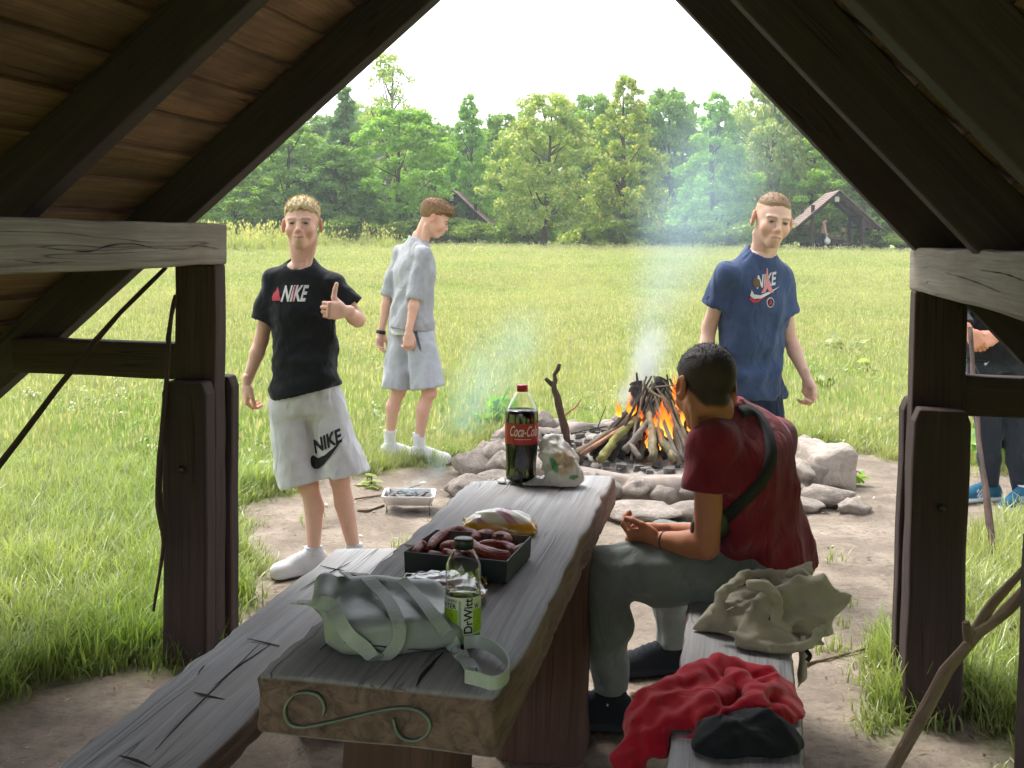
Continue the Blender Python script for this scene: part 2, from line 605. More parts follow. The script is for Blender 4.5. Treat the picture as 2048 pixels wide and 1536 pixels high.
# ================================================================== table and benches
def plank_top(m, a0, a1, b0, b1, z0, z1, seg=40, rough=0.007, skew=0.0):
    def tp(V):
        V = V.copy()
        V[:, 0] += np.where(V[:, 0] > 0, 1, 0) * skew * V[:, 1]
        return V
    m.box(S((a0 + a1) / 2, (b0 + b1) / 2, (z0 + z1) / 2), BX, AX, ZX, (b1 - b0, a1 - a0, z1 - z0), 0.014, (seg, 10, 4), rough, 5, tp)
    # worn, chipped edges
    ka = (a0 + a1) / 2
    V = np.array(m.v)
    aa = V @ AX - C0 - ka
    ed = np.clip((np.abs(aa) - (a1 - a0) / 2 + 0.03) / 0.03, 0, 1)
    for i in range(len(V)):
        if ed[i] > 0:
            q = mnoise.noise(Vector(V[i] * 11)) + 0.6 * mnoise.noise(Vector(V[i] * 31))
            V[i] -= AX * np.sign(aa[i]) * ed[i] * max(0, q) * 0.016 + ZX * ed[i] * max(0, q) * 0.008 * (1 if V[i][2] > (z0 + z1) / 2 else -1)
    m.v = [tuple(p) for p in V]
def end_cracks(m, a, b, z, w):
    pass
table = thing('picnic_table', 'narrow table of one thick grey plank on squat log legs', 'table', S(-0.02, 3, 0))
m = MB()
plank_top(m, -0.262, 0.213, 1.99, 3.88, 0.625, 0.74, 60, 0.006, 0.5)
m.build('tabletop', M_grey, table, True)
for (a, b, w) in ((-0.02, 2.22, 0.23), (0.06, 3.42, 0.27)):
    m = MB()
    m.box(S(a, b, 0.25), ZX, AX, BX, (0.80, w, 0.22), 0.03, (14, 3, 3), 0.012, 6)
    m.build('leg', M_end, table, True)
# iron S-hook driven into the end grain to hold the split
def at_b(px, py, b):
    d = ray(px, py)
    return cpos + d * (b / (d @ BX))
hook = [(648, 1428), (650, 1412), (640, 1392), (620, 1384), (594, 1386), (576, 1404), (571, 1426), (580, 1446), (602, 1453), (640, 1448), (700, 1434), (760, 1420), (805, 1414), (838, 1420), (858, 1438), (860, 1458), (846, 1474), (825, 1480), (805, 1474), (793, 1458), (788, 1436)]
pts = spline([at_b(x, y, 1.986) for x, y in hook], 90)
m = MB()
side = np.broadcast_to(BX, pts.shape)
m.ribbon(pts, side, 0.014, 0.004)
m.build('split_hook', mat_plain('tin_hook', C('#8b9a90'), 0.45, C('#6d7a70'), Metallic=0.6), table, True)
# open checks running back from the end
M_void = mat_plain('deep_crack', (0.012, 0.01, 0.009), 1.0)
def crack(parent, pix, z, w=0.004, lift=0.0012):
    pts = np.array([onz(x, y, z + lift) for x, y in pix])
    pts = spline(pts, 14)
    n = len(pts)
    pts[:, 0] += rng.normal(0, 0.0005, n)
    wid = w * np.sin(np.linspace(0.12, math.pi - 0.12, n)) + 0.0006
    MB().ribbon(pts, AX, wid * 1.3, 0.001).build('crack', M_void, parent)
for pix, w in (([(832, 1372), (845, 1350), (862, 1330), (885, 1305)], 0.005), ([(640, 1300), (680, 1265), (720, 1235)], 0.003), ([(990, 1130), (1020, 1085), (1050, 1045)], 0.002)):
    crack(table, pix, 0.742, w)
benchL = thing('bench', 'long empty grey plank bench left of the table, at the black-shirted boy', 'bench', S(-0.62, 3, 0), 'benches beside the table')
m = MB()
plank_top(m, -0.765, -0.468, 0.6, 3.9, 0.375, 0.452, 70, 0.006, 0.35)
m.build('seat', M_grey, benchL, True)
for b in (1.2, 3.45):
    m = MB()
    m.box(S(-0.62, b, 0.13), ZX, AX, BX, (0.56, 0.22, 0.2), 0.03, (10, 3, 3), 0.012, 6)
    m.build('leg', M_end, benchL, True)
for pix, w in (([(388, 1384), (410, 1390), (450, 1399)], 0.006), ([(238, 1511), (270, 1520), (302, 1534)], 0.007), ([(495, 1277), (530, 1285), (560, 1292)], 0.005), ([(310, 1500), (400, 1405), (520, 1287)], 0.0025), ([(430, 1370), (480, 1330), (540, 1290)], 0.003), ([(600, 1180), (650, 1150), (700, 1125)], 0.003), ([(640, 1131), (665, 1137), (690, 1141)], 0.005), ([(395, 1350), (403, 1338), (410, 1330)], 0.002)):
    crack(benchL, pix, 0.454, w)
benchR = thing('bench', 'worn grey plank bench holding the jackets and the seated boy', 'bench', S(0.63, 3, 0), 'benches beside the table')
m = MB()
plank_top(m, 0.487, 0.785, 0.6, 4.0, 0.375, 0.452, 70, 0.006, -0.2)
m.build('seat', M_grey, benchR, True)
for b in (1.3, 3.55):
    m = MB()
    m.box(S(0.64, b, 0.13), ZX, AX, BX, (0.56, 0.22, 0.2), 0.03, (10, 3, 3), 0.012, 6)
    m.build('leg', M_end, benchR, True)

# drying cracks in the faces of the wall plates
def at_a(px, py, a):
    d = ray(px, py)
    return cpos + d * ((a + C0) / (d @ AX))
for pix, a, w in (([(98, 497), (140, 501), (180, 503), (215, 492), (262, 487), (315, 498)], -1.229, 0.006), ([(360, 500), (400, 492), (440, 498)], -1.229, 0.003), ([(30, 520), (90, 526), (150, 523)], -1.229, 0.003), ([(1890, 545), (1940, 560), (2000, 584)], 1.184, 0.003), ([(1960, 540), (2010, 548), (2048, 562)], 1.184, 0.004)):
    pts = spline([at_a(x_, y_, a) for x_, y_ in pix], 26)
    wid = (0.5 * w * np.sin(np.linspace(0.12, math.pi - 0.12, 26)) + 0.0004) * (1 + 0.5 * np.sin(np.linspace(0, 23, 26)))
    MB().ribbon(pts, ZX, wid, 0.0015).build('crack', M_void, shelter)
# ================================================================== soft shapes: distance fields meshed as one skin
def vv(*p):
    return np.array(p, float)
def unit(v):
    v = np.asarray(v, float)
    return v / (np.linalg.norm(v) + 1e-12)
class Field:
    def __init__(s, lo, hi, h):
        s.h = h
        s.lo = np.asarray(lo, float) - 2.5 * h
        n = np.ceil((np.asarray(hi, float) + 2.5 * h - s.lo) / h).astype(int) + 1
        s.n = n
        s.ax = [(s.lo[i] + h * np.arange(n[i])).astype(np.float32) for i in range(3)]
        s.f = np.full(n, 1.0, np.float32)
    def sub(s, lo, hi):
        a = np.clip(np.floor((np.asarray(lo) - s.lo) / s.h).astype(int), 0, s.n - 1)
        b = np.clip(np.ceil((np.asarray(hi) - s.lo) / s.h).astype(int) + 1, 1, s.n)
        sl = tuple(slice(a[i], b[i]) for i in range(3))
        return sl, s.ax[0][sl[0]][:, None, None], s.ax[1][sl[1]][None, :, None], s.ax[2][sl[2]][None, None, :]
    def apply(s, fn, lo, hi, k=0.0, op='u'):
        pad = k + 4 * s.h
        sl, X, Y, Z = s.sub(np.asarray(lo) - pad, np.asarray(hi) + pad)
        if 0 in s.f[sl].shape:
            return
        d = fn(X, Y, Z).astype(np.float32)
        f = s.f[sl]
        if op == 'u':
            r = np.minimum(f, d)
            if k > 0:
                q = np.maximum(k - np.abs(f - d), 0) / k
                r = r - q * q * k * 0.25
        elif op == 's':
            r = np.maximum(f, -d)
            if k > 0:
                q = np.maximum(k - np.abs(f + d), 0) / k
                r = r + q * q * k * 0.25
        s.f[sl] = r
    def cone(s, a, b, ra, rb, k=0.02, op='u', flat=None, ff=1.0):
        a, b = np.asarray(a, float), np.asarray(b, float)
        ab = b - a
        L2 = ab @ ab + 1e-12
        R = max(ra, rb) * max(1.0, ff)
        def fn(X, Y, Z):
            px, py, pz = X - a[0], Y - a[1], Z - a[2]
            t = np.clip((px * ab[0] + py * ab[1] + pz * ab[2]) / L2, 0, 1)
            dx, dy, dz = px - t * ab[0], py - t * ab[1], pz - t * ab[2]
            if flat is not None:
                w = dx * flat[0] + dy * flat[1] + dz * flat[2]
                g = w / ff - w
                dx, dy, dz = dx + g * flat[0], dy + g * flat[1], dz + g * flat[2]
            return np.sqrt(dx * dx + dy * dy + dz * dz) - (ra + (rb - ra) * t)
        s.apply(fn, np.minimum(a, b) - R, np.maximum(a, b) + R, k, op)
    def ell(s, c, r, k=0.02, op='u', M=None):
        c, r = np.asarray(c, float), np.asarray(r, float)
        M = np.eye(3) if M is None else np.asarray(M, float)     # columns = axes
        R = np.sqrt(((M * r) ** 2).sum(1))
        def fn(X, Y, Z):
            px, py, pz = X - c[0], Y - c[1], Z - c[2]
            u = [(px * M[0, i] + py * M[1, i] + pz * M[2, i]) for i in range(3)]
            k0 = np.sqrt(sum((u[i] / r[i]) ** 2 for i in range(3)))
            k1 = np.sqrt(sum((u[i] / r[i] ** 2) ** 2 for i in range(3))) + 1e-9
            return k0 * (k0 - 1) / k1
        s.apply(fn, c - R, c + R, k, op)
    def loft(s, o, ex, ey, ez, st, k=0.02, p=2.3, op='u'):
        """st rows: t, off_x, off_y, rx, ry along ez from o"""
        st = np.asarray(st, float)
        tt = np.linspace(st[0, 0], st[-1, 0], 60)
        # smooth interpolation of the stations
        cols = []
        for j in range(1, 5):
            c = np.interp(tt, st[:, 0], st[:, j])
            for _ in range(6):
                c[1:-1] = (c[:-2] + 2 * c[1:-1] + c[2:]) / 4
            cols.append(c)
        o = np.asarray(o, float)
        pts = []
        for i in (0, 20, 40, 59):
            for sx in (-1, 1):
                for sy in (-1, 1):
                    pts.append(o + ez * tt[i] + ex * (cols[0][i] + sx * cols[2][i]) + ey * (cols[1][i] + sy * cols[3][i]))
        pts = np.array(pts)
        def fn(X, Y, Z):
            px, py, pz = X - o[0], Y - o[1], Z - o[2]
            t = px * ez[0] + py * ez[1] + pz * ez[2]
            u = px * ex[0] + py * ex[1] + pz * ex[2]
            w = px * ey[0] + py * ey[1] + pz * ey[2]
            tc = np.clip(t, tt[0], tt[-1])
            ti = (tc - tt[0]) * ((len(tt) - 1) / (tt[-1] - tt[0]))
            i0 = np.minimum(ti.astype(np.int32), len(tt) - 2)
            fr = (ti - i0).astype(np.float32)
            cx, cy, rx, ry = (c[i0] + (c[i0 + 1] - c[i0]) * fr for c in (q_.astype(np.float32) for q_ in cols))
            q = ((np.abs(u - cx) / rx) ** p + (np.abs(w - cy) / ry) ** p) ** (1 / p)
            d = (q - 1) * np.minimum(rx, ry)
            e = np.abs(t - tc)
            return np.where(e > 0, np.sqrt(np.maximum(d, 0) ** 2 + e * e) + np.minimum(d, 0) * 0, d)
        s.apply(fn, pts.min(0) - 0.02, pts.max(0) + 0.02, k, op)
    def warp(s, fn, band=0.05):
        q = np.nonzero(np.abs(s.f) < band)
        s.f[q] += fn(s.ax[0][q[0]], s.ax[1][q[1]], s.ax[2][q[2]]).astype(np.float32)
    def cut(s, fn):
        """keep where fn < 0"""
        s.f = np.maximum(s.f, fn(s.ax[0][:, None, None], s.ax[1][None, :, None], s.ax[2][None, None, :]).astype(np.float32))
    def plane(s, o, n):
        """remove the side the normal points to"""
        n = unit(n)
        s.cut(lambda X, Y, Z: (X - o[0]) * n[0] + (Y - o[1]) * n[1] + (Z - o[2]) * n[2])
    def mesh(s):
        f = s.f
        neg = f < 0
        n = np.array(f.shape) - 1
        cnt = np.zeros(n, np.uint8)
        for i in (0, 1):
            for j in (0, 1):
                for k in (0, 1):
                    cnt += neg[i:i + n[0], j:j + n[1], k:k + n[2]]
        act = (cnt > 0) & (cnt < 8)
        idx = np.argwhere(act)
        if len(idx) == 0:
            return np.zeros((0, 3)), np.zeros((0, 4), int)
        ids = np.full(n, -1, np.int32)
        ids[act] = np.arange(len(idx))
        acc = np.zeros((len(idx), 3))
        c = np.zeros(len(idx))
        corners = [(i, j, k) for i in (0, 1) for j in (0, 1) for k in (0, 1)]
        vals = {q: f[idx[:, 0] + q[0], idx[:, 1] + q[1], idx[:, 2] + q[2]].astype(float) for q in corners}
        for q in corners:
            for a in range(3):
                if q[a] == 0:
                    q2 = list(q)
                    q2[a] = 1
                    f0, f1 = vals[q], vals[tuple(q2)]
                    m = (f0 < 0) != (f1 < 0)
                    t = f0[m] / (f0[m] - f1[m])
                    p = np.tile(np.array(q, float), (m.sum(), 1))
                    p[:, a] += t
                    acc[m] += p
                    c[m] += 1
        V = s.lo + s.h * (idx + acc / c[:, None])
        Fs = []
        for a in range(3):
            u, w = (a + 1) % 3, (a + 2) % 3
            sl0 = [slice(None)] * 3
            sl1 = [slice(None)] * 3
            sl0[a], sl1[a] = slice(0, -1), slice(1, None)
            ch = neg[tuple(sl0)] != neg[tuple(sl1)]
            e = np.argwhere(ch)
            ok = (e[:, u] > 0) & (e[:, w] > 0) & (e[:, u] < n[u]) & (e[:, w] < n[w])
            e = e[ok]
            flip = neg[tuple(sl0)][e[:, 0], e[:, 1], e[:, 2]]
            q = []
            for du, dw in ((-1, -1), (0, -1), (0, 0), (-1, 0)):
                g = e.copy()
                g[:, u] += du
                g[:, w] += dw
                q.append(ids[g[:, 0], g[:, 1], g[:, 2]])
            q = np.stack(q, 1)
            q[~flip] = q[~flip][:, ::-1]
            Fs.append(q)
        return V, np.concatenate(Fs)
def relax(V, F, it=2, lam=0.5):
    """light smoothing of the skin"""
    a = np.concatenate([F[:, [0, 1]], F[:, [1, 2]], F[:, [2, 3]], F[:, [3, 0]]])
    for _ in range(it):
        acc = np.zeros_like(V)
        c = np.zeros(len(V))
        for j in range(3):
            acc[:, j] = np.bincount(a[:, 0], V[a[:, 1], j], len(V)) + np.bincount(a[:, 1], V[a[:, 0], j], len(V))
        c = np.bincount(a[:, 0], minlength=len(V)) + np.bincount(a[:, 1], minlength=len(V))
        V = V * (1 - lam) + lam * acc / np.maximum(c, 1)[:, None]
    return V
def folds(amp, freq, seed, aniso=(1, 1, 1)):
    r = np.random.default_rng(seed)
    W = []
    for i in range(5):
        d = unit(r.normal(size=3) * np.array(aniso))
        e = unit(r.normal(size=3))
        W.append((d * freq * r.uniform(0.7, 1.6), e * freq * r.uniform(0.3, 0.7), r.uniform(0, 6.28), r.uniform(0.8, 1.8), r.uniform(0.4, 1)))
    def fn(X, Y, Z):
        t = 0
        for d, e, ph, wv, am in W:
            q = np.sin(d[0] * X + d[1] * Y + d[2] * Z + ph + wv * np.sin(e[0] * X + e[1] * Y + e[2] * Z + ph * 2))
            t = t + am * (1 - np.abs(q)) * 1.4
        return -amp * (t / 3.5 - 0.5)
    return fn
def soft(name, fld, mat, parent, colour=None, it=1, xf=None, smooth=True):
    V, F = fld.mesh()
    V = relax(V, F, it)
    at = {'gr': ('VEC', V)}
    if colour is not None:
        at['Col'] = ('COL', colour(V))
    if xf is not None:
        V = xf(V)
    me = new_mesh(name, V, F, at, smooth)
    return add(name, me, mat, parent)

# ------------------------------------------------------------------ materials of people
def mat_skin():
    x = NT('skin')
    c = x.attr('Col').outputs['Color']
    v = x.coords('Object')
    n = x.noise(v, 60.0, 4, 0.6)
    n0 = x.noise(v, 16.0, 5, 0.65)
    c = x.mix(x.ramp(n0, [(0.35, (0, 0, 0)), (0.7, (0.55, 0.55, 0.55))]), c, x.mix(1.0, c, (0.95, 0.76, 0.70), 'MULTIPLY'))
    c = x.mix(x.ramp(x.noise(v, 330.0, 2, 0.5), [(0.62, (0, 0, 0)), (0.72, (0.35, 0.35, 0.35))]), c, x.mix(1.0, c, (0.7, 0.5, 0.42), 'MULTIPLY'))
    x.base(x.mix(x.math('MULTIPLY', n, 0.25), c, x.mix(1.0, c, (0.86, 0.72, 0.66), 'MULTIPLY')))
    x.set(Roughness=0.6)
    x.p.inputs['Specular IOR Level'].default_value = 0.25
    x.p.inputs['Subsurface Weight'].default_value = 0.0
    x.p.inputs['Subsurface Radius'].default_value = (0.02, 0.008, 0.004)
    x.p.inputs['Subsurface Scale'].default_value = 0.5
    x.bump(x.noise(v, 240.0, 3), 0.2, 0.002)
    return x.m
M_skin = mat_skin()
def mat_cloth(name, c, c2=None, rough=0.9, weave=900.0, attr=False, sheen=0.15, bump=0.15, crease=1.0):
    x = NT(name)
    v = x.coords('Object')
    n = x.noise(v, 14.0, 5, 0.6)
    if attr:
        base = x.attr('Col').outputs['Color']
        x.base(x.mix(x.math('MULTIPLY', n, 0.25), base, x.mix(1.0, base, (0.8, 0.8, 0.8), 'MULTIPLY')))
    else:
        c2 = tuple(q * 0.86 for q in c) if c2 is None else c2
        x.base(x.ramp(n, [(0.3, c2), (0.7, c)]))
    x.set(Roughness=rough)
    x.p.inputs['Specular IOR Level'].default_value = 0.2
    x.p.inputs['Sheen Weight'].default_value = sheen
    vs = x.coords('Object', (1.0, 1.0, 0.55))
    rd = x.math('ABSOLUTE', x.math('SUBTRACT', x.noise(vs, 8.0, 2, 0.4, 0.8), 0.5))
    rd2 = x.math('ABSOLUTE', x.math('SUBTRACT', x.noise(vs, 20.0, 2, 0.4, 0.6), 0.5))
    hh = x.math('ADD', x.math('MULTIPLY', rd, 2.4 * crease), x.math('MULTIPLY', rd2, 0.5 * crease))
    x.bump(x.math('ADD', x.math('MULTIPLY', x.noise(v, weave, 2), 0.06), hh), 0.75, 0.016)
    MATS[name] = x.m
    return x.m
def mat_hair(name, c, c2):
    x = NT(name)
    a = x.attr('Col').outputs['Color']
    v = x.coords('gr', (420, 90, 420))
    n = x.noise(v, 1.0, 3, 0.6)
    x.base(x.mix(x.math('MULTIPLY', n, 0.5), a, x.mix(1.0, a, (0.62, 0.58, 0.52), 'MULTIPLY')))
    x.set(Roughness=0.6)
    x.p.inputs['Specular IOR Level'].default_value = 0.3
    x.bump(n, 0.6, 0.003)
    return x.m
M_hair = mat_hair('hair', None, None)
M_eye = mat_plain('eye_white', C('#857a72'), 0.6)
M_iris = mat_plain('iris_dark', C('#2b2420'), 0.2)
M_shoe = mat_cloth('shoe_fabric', None, attr=True, weave=600, sheen=0.0, crease=0.25)
# ================================================================== people
SKIN = C('#d9a98c')
def mixc(a, b, t):
    a, b = np.asarray(a), np.asarray(b)
    t = np.asarray(t)[..., None]
    return a * (1 - t) + b * t
def gauss(V, c, r):
    q = (V - np.asarray(c)) / np.asarray(r)
    return np.exp(-(q * q).sum(1))
def head_frame(fdir, roll=0.0):
    ly = -unit(fdir)
    lz = unit(np.array([0, 0, 1.0]) - ly * ly[2])
    lx = np.cross(ly, lz)
    c, s_ = math.cos(roll), math.sin(roll)
    return np.stack([lx * c + lz * s_, ly, lz * c - lx * s_], 1)
def head_prims(g, off=0.0, young=0.0):
    g.ell((0, 0.016, 0.036), (0.0745 + off, 0.094 + off, 0.079 + off), 0.0)
    g.ell((0, -0.022, -0.020 + young * 0.004), (0.061 + off, 0.066 + off, 0.085 - young * 0.006 + off), 0.035)
def make_head(center, fdir, roll, scale, skin, hair, hairline, tops, parent, h=0.0036, smile=0.0, neck=0.053, neck_to=None, ear=1.0, open_eye=1.0, brow=None, lip=None, fringe=0.0, fade=None, detail=True, hseed=1, young=0.0, strands=0, slen=0.014, comb=(0, -1, 0.3)):
    """hairline: (y, z) rows; tops: (z, thickness) rows; fade = colour of the clipped sides"""
    R = head_frame(fdir, roll)
    center = np.asarray(center, float)
    xf = lambda V: center + (V * scale) @ R.T
    ne0 = vv(0, 0.038, -0.205) if neck_to is None else R.T @ (np.asarray(neck_to) - center) / scale
    g = Field(np.minimum((-0.10, -0.13, -0.15), ne0 - 0.07), np.maximum((0.10, 0.125, 0.13), ne0 + 0.07), h)
    head_prims(g, 0.0, young)
    yz = 0.008 * young
    g.cone((-0.050, 0.012, -0.048), (-0.013, -0.058, -0.096 + yz), 0.014, 0.014, 0.03)
    g.cone((0.050, 0.012, -0.048), (0.013, -0.058, -0.096 + yz), 0.014, 0.014, 0.03)
    g.ell((0, -0.067, -0.094 + yz), (0.020, 0.019, 0.017), 0.025)
    for s_ in (-1, 1):
        g.ell((s_ * 0.040, -0.060, -0.030), (0.022, 0.022, 0.024), 0.025)
        g.ell((s_ * 0.031, -0.098, 0.003), (0.021, 0.017, 0.0115), 0.012, 's')
        g.cone((s_ * 0.014, -0.083, 0.021), (s_ * 0.046, -0.072, 0.020), 0.0085, 0.0065, 0.012)
        g.ell((s_ * 0.031, -0.0735, 0.003), (0.0165, 0.0125, 0.0125), 0.006)
        # ears: plate, rim and hollow
        c_ = vv(s_ * 0.083, 0.016, -0.004)
        Me = np.stack([unit((1, 0.35 * s_, 0)), unit((-0.35 * s_, 1, -0.18)), unit((0.05, 0.18, 1))], 1)
        g.ell(c_, (0.0085 * ear, 0.020 * ear, 0.034 * ear), 0.008, 'u', Me)
        g.ell(c_ + vv(s_ * 0.008, -0.003, 0.004), (0.006, 0.010, 0.019), 0.005, 's', Me)
        g.cone((s_ * 0.056, 0.03, -0.07), (s_ * 0.028, -0.01, -0.19), 0.012, 0.012, 0.02)
        g.ell((s_ * 0.0115, -0.094, -0.034), (0.0085, 0.009, 0.0075), 0.006)
    g.cone((0, -0.084, 0.012), (0, -0.106, -0.026), 0.0075, 0.0105, 0.012)
    g.ell((0, -0.106, -0.030), (0.011, 0.010, 0.009), 0.008)
    g.cone((0, -0.080, -0.064), (0, -0.080, -0.062), 0.024, 0.024, 0.02)
    zc = 0.010 * smile
    for s_ in (-1, 1):
        g.cone((0, -0.1015, -0.0575), (s_ * 0.020, -0.092, -0.0605 + zc), 0.0052, 0.003, 0.006)
        g.cone((0, -0.1005, -0.0685), (s_ * 0.018, -0.091, -0.0645 + zc), 0.0062, 0.003, 0.006)
        g.cone((0, -0.107, -0.0625), (s_ * 0.022, -0.097, -0.0620 + zc), 0.0022, 0.0016, 0.002, 's')
        g.ell((s_ * 0.006, -0.108, -0.0395), (0.0034, 0.005, 0.003), 0.002, 's')
    ne = vv(0, 0.038, -0.205) if neck_to is None else R.T @ (np.asarray(neck_to) - center) / scale
    g.cone((0, 0.026, -0.04), ne, neck, neck * 1.06, 0.022)
    hl = np.array(hairline)
    skin = np.array(skin)
    brow = brow or tuple(v * 0.45 for v in skin)
    lip = lip or (skin[0] * 0.82, skin[1] * 0.55, skin[2] * 0.52)
    def colour(V):
        c = np.tile(skin, (len(V), 1))
        c = mixc(c, skin * np.array([0.98, 0.80, 0.76]), np.clip(gauss(V, (0.042, -0.07, -0.035), (0.024, 0.05, 0.022)) + gauss(V, (-0.042, -0.07, -0.035), (0.024, 0.05, 0.022)), 0, 1) * 0.6)
        c = mixc(c, skin * np.array([0.98, 0.72, 0.66]), np.clip((np.abs(V[:, 0]) - 0.074) / 0.01, 0, 1) * 0.8)
        c = mixc(c, skin * np.array([0.98, 0.8, 0.75]), gauss(V, (0, -0.11, -0.03), (0.013, 0.02, 0.012)) * 0.7)
        for s_ in (-1, 1):
            xb = np.abs(V[:, 0] * s_ - 0.031)
            zb = 0.0215 - 3.5 * np.clip(xb - 0.006, 0, 1) ** 2 * 6
            m = np.exp(-((V[:, 2] - zb) / 0.0045) ** 2) * np.clip((0.023 - xb) / 0.006, 0, 1) * (V[:, 1] < -0.05) * (V[:, 0] * s_ > 0)
            c = mixc(c, brow, m * 0.8)
            # lashes and the dark line of the lid
            m = np.exp(-((V[:, 2] - 0.0085 + 14 * xb ** 2) / 0.0028) ** 2) * np.clip((0.019 - xb) / 0.004, 0, 1) * (V[:, 1] < -0.05) * (V[:, 0] * s_ > 0)
            c = mixc(c, skin * 0.33, m * 0.85)
        ml = np.exp(-((V[:, 2] + 0.0628 - zc * (np.abs(V[:, 0]) / 0.02)) / 0.0062) ** 2) * np.clip((0.0235 - np.abs(V[:, 0])) / 0.005, 0, 1) * (V[:, 1] < -0.07)
        c = mixc(c, lip, ml * 0.75)
        mm = np.exp(-((V[:, 2] + 0.0625 - zc * (np.abs(V[:, 0]) / 0.02)) / 0.0022) ** 2) * np.clip((0.024 - np.abs(V[:, 0])) / 0.005, 0, 1) * (V[:, 1] < -0.07)
        c = mixc(c, skin * 0.3, mm * 0.7)
        if fade is not None:
            zl = np.interp(V[:, 1], hl[:, 0], hl[:, 1])
            m = smooth01((V[:, 2] - zl + 0.004) / 0.022) * (np.abs(V[:, 0]) < 0.0795)
            c = mixc(c, fade, m)
        return c
    V, F = g.mesh()
    V = relax(V, F, 1, 0.35)
    col = colour(V)
    parts = [(xf(V), F, col)]
    # hair
    tp = np.array(tops)
    gh = Field((-0.11, -0.135, -0.10), (0.11, 0.14, 0.165), h)
    head_prims(gh)
    fr = folds(0.010, 150, hseed, (1, 0.35, 0.5))
    def grow(X, Y, Z):
        th = np.interp(Z, tp[:, 0], tp[:, 1])
        w = smooth01((th - 0.004) / 0.01)
        fx = fringe * np.exp(-((Y + 0.075) / 0.03) ** 2) * (1 + 0.4 * np.sin(X * 95 + 1))
        dh = smooth01((Z - np.interp(Y, hl[:, 0], hl[:, 1])) / 0.020)
        return -th * (0.12 + 0.88 * dh) - fx + fr(X, Y, Z) * w * 0.9 * dh + 0 * X
    gh.warp(grow)
    gh.cut(lambda X, Y, Z: (np.interp(Y, hl[:, 0], hl[:, 1]) - Z + 0.004 * np.sin(X * 210) + 0.005 * np.sin(X * 70 + 1.0) + 0.012 * np.clip(np.abs(X) - 0.04, 0, 1) / 0.03 * (Y < -0.03)))
    if tp[-1, 1] > 0.0:
        hc = np.array(hair)
        def hcol(V):
            c = np.tile(hc, (len(V), 1)) * (0.85 + 0.3 * np.random.default_rng(3).random((len(V), 1)))
            if fade is not None:
                zl = np.interp(V[:, 1], hl[:, 0], hl[:, 1])
                c = mixc(np.tile(np.asarray(fade), (len(V), 1)), c, smooth01((V[:, 2] - 0.035) / 0.035))
            return c
        ho = soft('hair', gh, M_hair, parent, hcol, 1, xf)
        if strands:
            # single strands standing out of the cut
            hv, hf = gh.mesh()
            rr_ = np.random.default_rng(hseed + 40)
            cen_ = np.array([0, 0.012, 0.02])
            pk = hv[rr_.integers(len(hv), size=strands)]
            nn_ = pk - cen_
            nn_ /= np.linalg.norm(nn_, axis=1, keepdims=True)
            top_ = np.clip((pk[:, 2:3] - 0.02) / 0.06, 0.12, 1)
            dd_ = nn_ * 0.75 + np.array(comb) * 0.7 + rr_.normal(0, 0.35, (strands, 3))
            dd_ /= np.linalg.norm(dd_, axis=1, keepdims=True)
            ln_ = slen * top_ * rr_.uniform(0.5, 1.4, (strands, 1))
            sd_ = np.cross(dd_, rr_.normal(size=(strands, 3)))
            sd_ /= np.linalg.norm(sd_, axis=1, keepdims=True)
            b0 = pk - nn_ * 0.003
            mid = b0 + dd_ * ln_ * 0.6
            tip = b0 + dd_ * ln_ + np.array(comb) * ln_ * 0.25
            wd_ = 0.0011
            Vs_ = np.stack([b0 - sd_ * wd_, b0 + sd_ * wd_, mid + sd_ * wd_ * 0.8, mid - sd_ * wd_ * 0.8, tip, tip + sd_ * 0.0002], 1).reshape(-1, 3)
            k_ = np.arange(strands)[:, None] * 6
            Fs_ = np.concatenate([k_ + np.array([[0, 1, 2, 3]]), k_ + np.array([[3, 2, 5, 4]])])
            cs_ = np.repeat(hcol(pk) * rr_.uniform(0.7, 1.25, (strands, 1)), 6, 0)
            add('hair_strands', new_mesh('hair_strands', xf(Vs_), Fs_, {'gr': ('VEC', Vs_), 'Col': ('COL', cs_)}, False), M_hair, ho)
    if detail:
        for s_ in (-1, 1):
            m = MB()
            prof = [(0.0115 * math.sin(t), -0.0115 * math.cos(t)) for t in np.linspace(0.05, math.pi - 0.05, 9)]
            m.lathe(prof, 14)
            Vl = np.array(m.v) * np.array([1.05, 1, 0.55 * open_eye + 0.1]) + vv(s_ * 0.031, -0.0795, 0.0025)
            me = new_mesh('eye', xf(Vl), m.f, {'gr': ('VEC', m.g)})
            e = add('eye', me, M_eye, parent)
            m = MB()
            m.lathe([(0.0005, 0), (0.0074, 0.0004), (0.0066, 0.002), (0.0005, 0.0026)], 12)
            Vl = np.array(m.v)[:, [0, 2, 1]] * np.array([1, -1, 0.7 * open_eye + 0.1]) + vv(s_ * 0.031, -0.0895, 0.002)
            add('iris', new_mesh('iris', xf(Vl), m.f, {'gr': ('VEC', m.g)}), M_iris, e)
    return parts
def finger_chain(g, base, d, n, lens, curls, r, k=0.004):
    p = np.asarray(base, float)
    ang = 0.0
    for i, (L, c) in enumerate(zip(lens, curls)):
        ang += c
        q = p + (d * math.cos(ang) + n * math.sin(ang)) * L
        g.cone(p, q, r * (1 - 0.1 * i), r * (0.93 - 0.1 * i), k)
        p = q
    return p
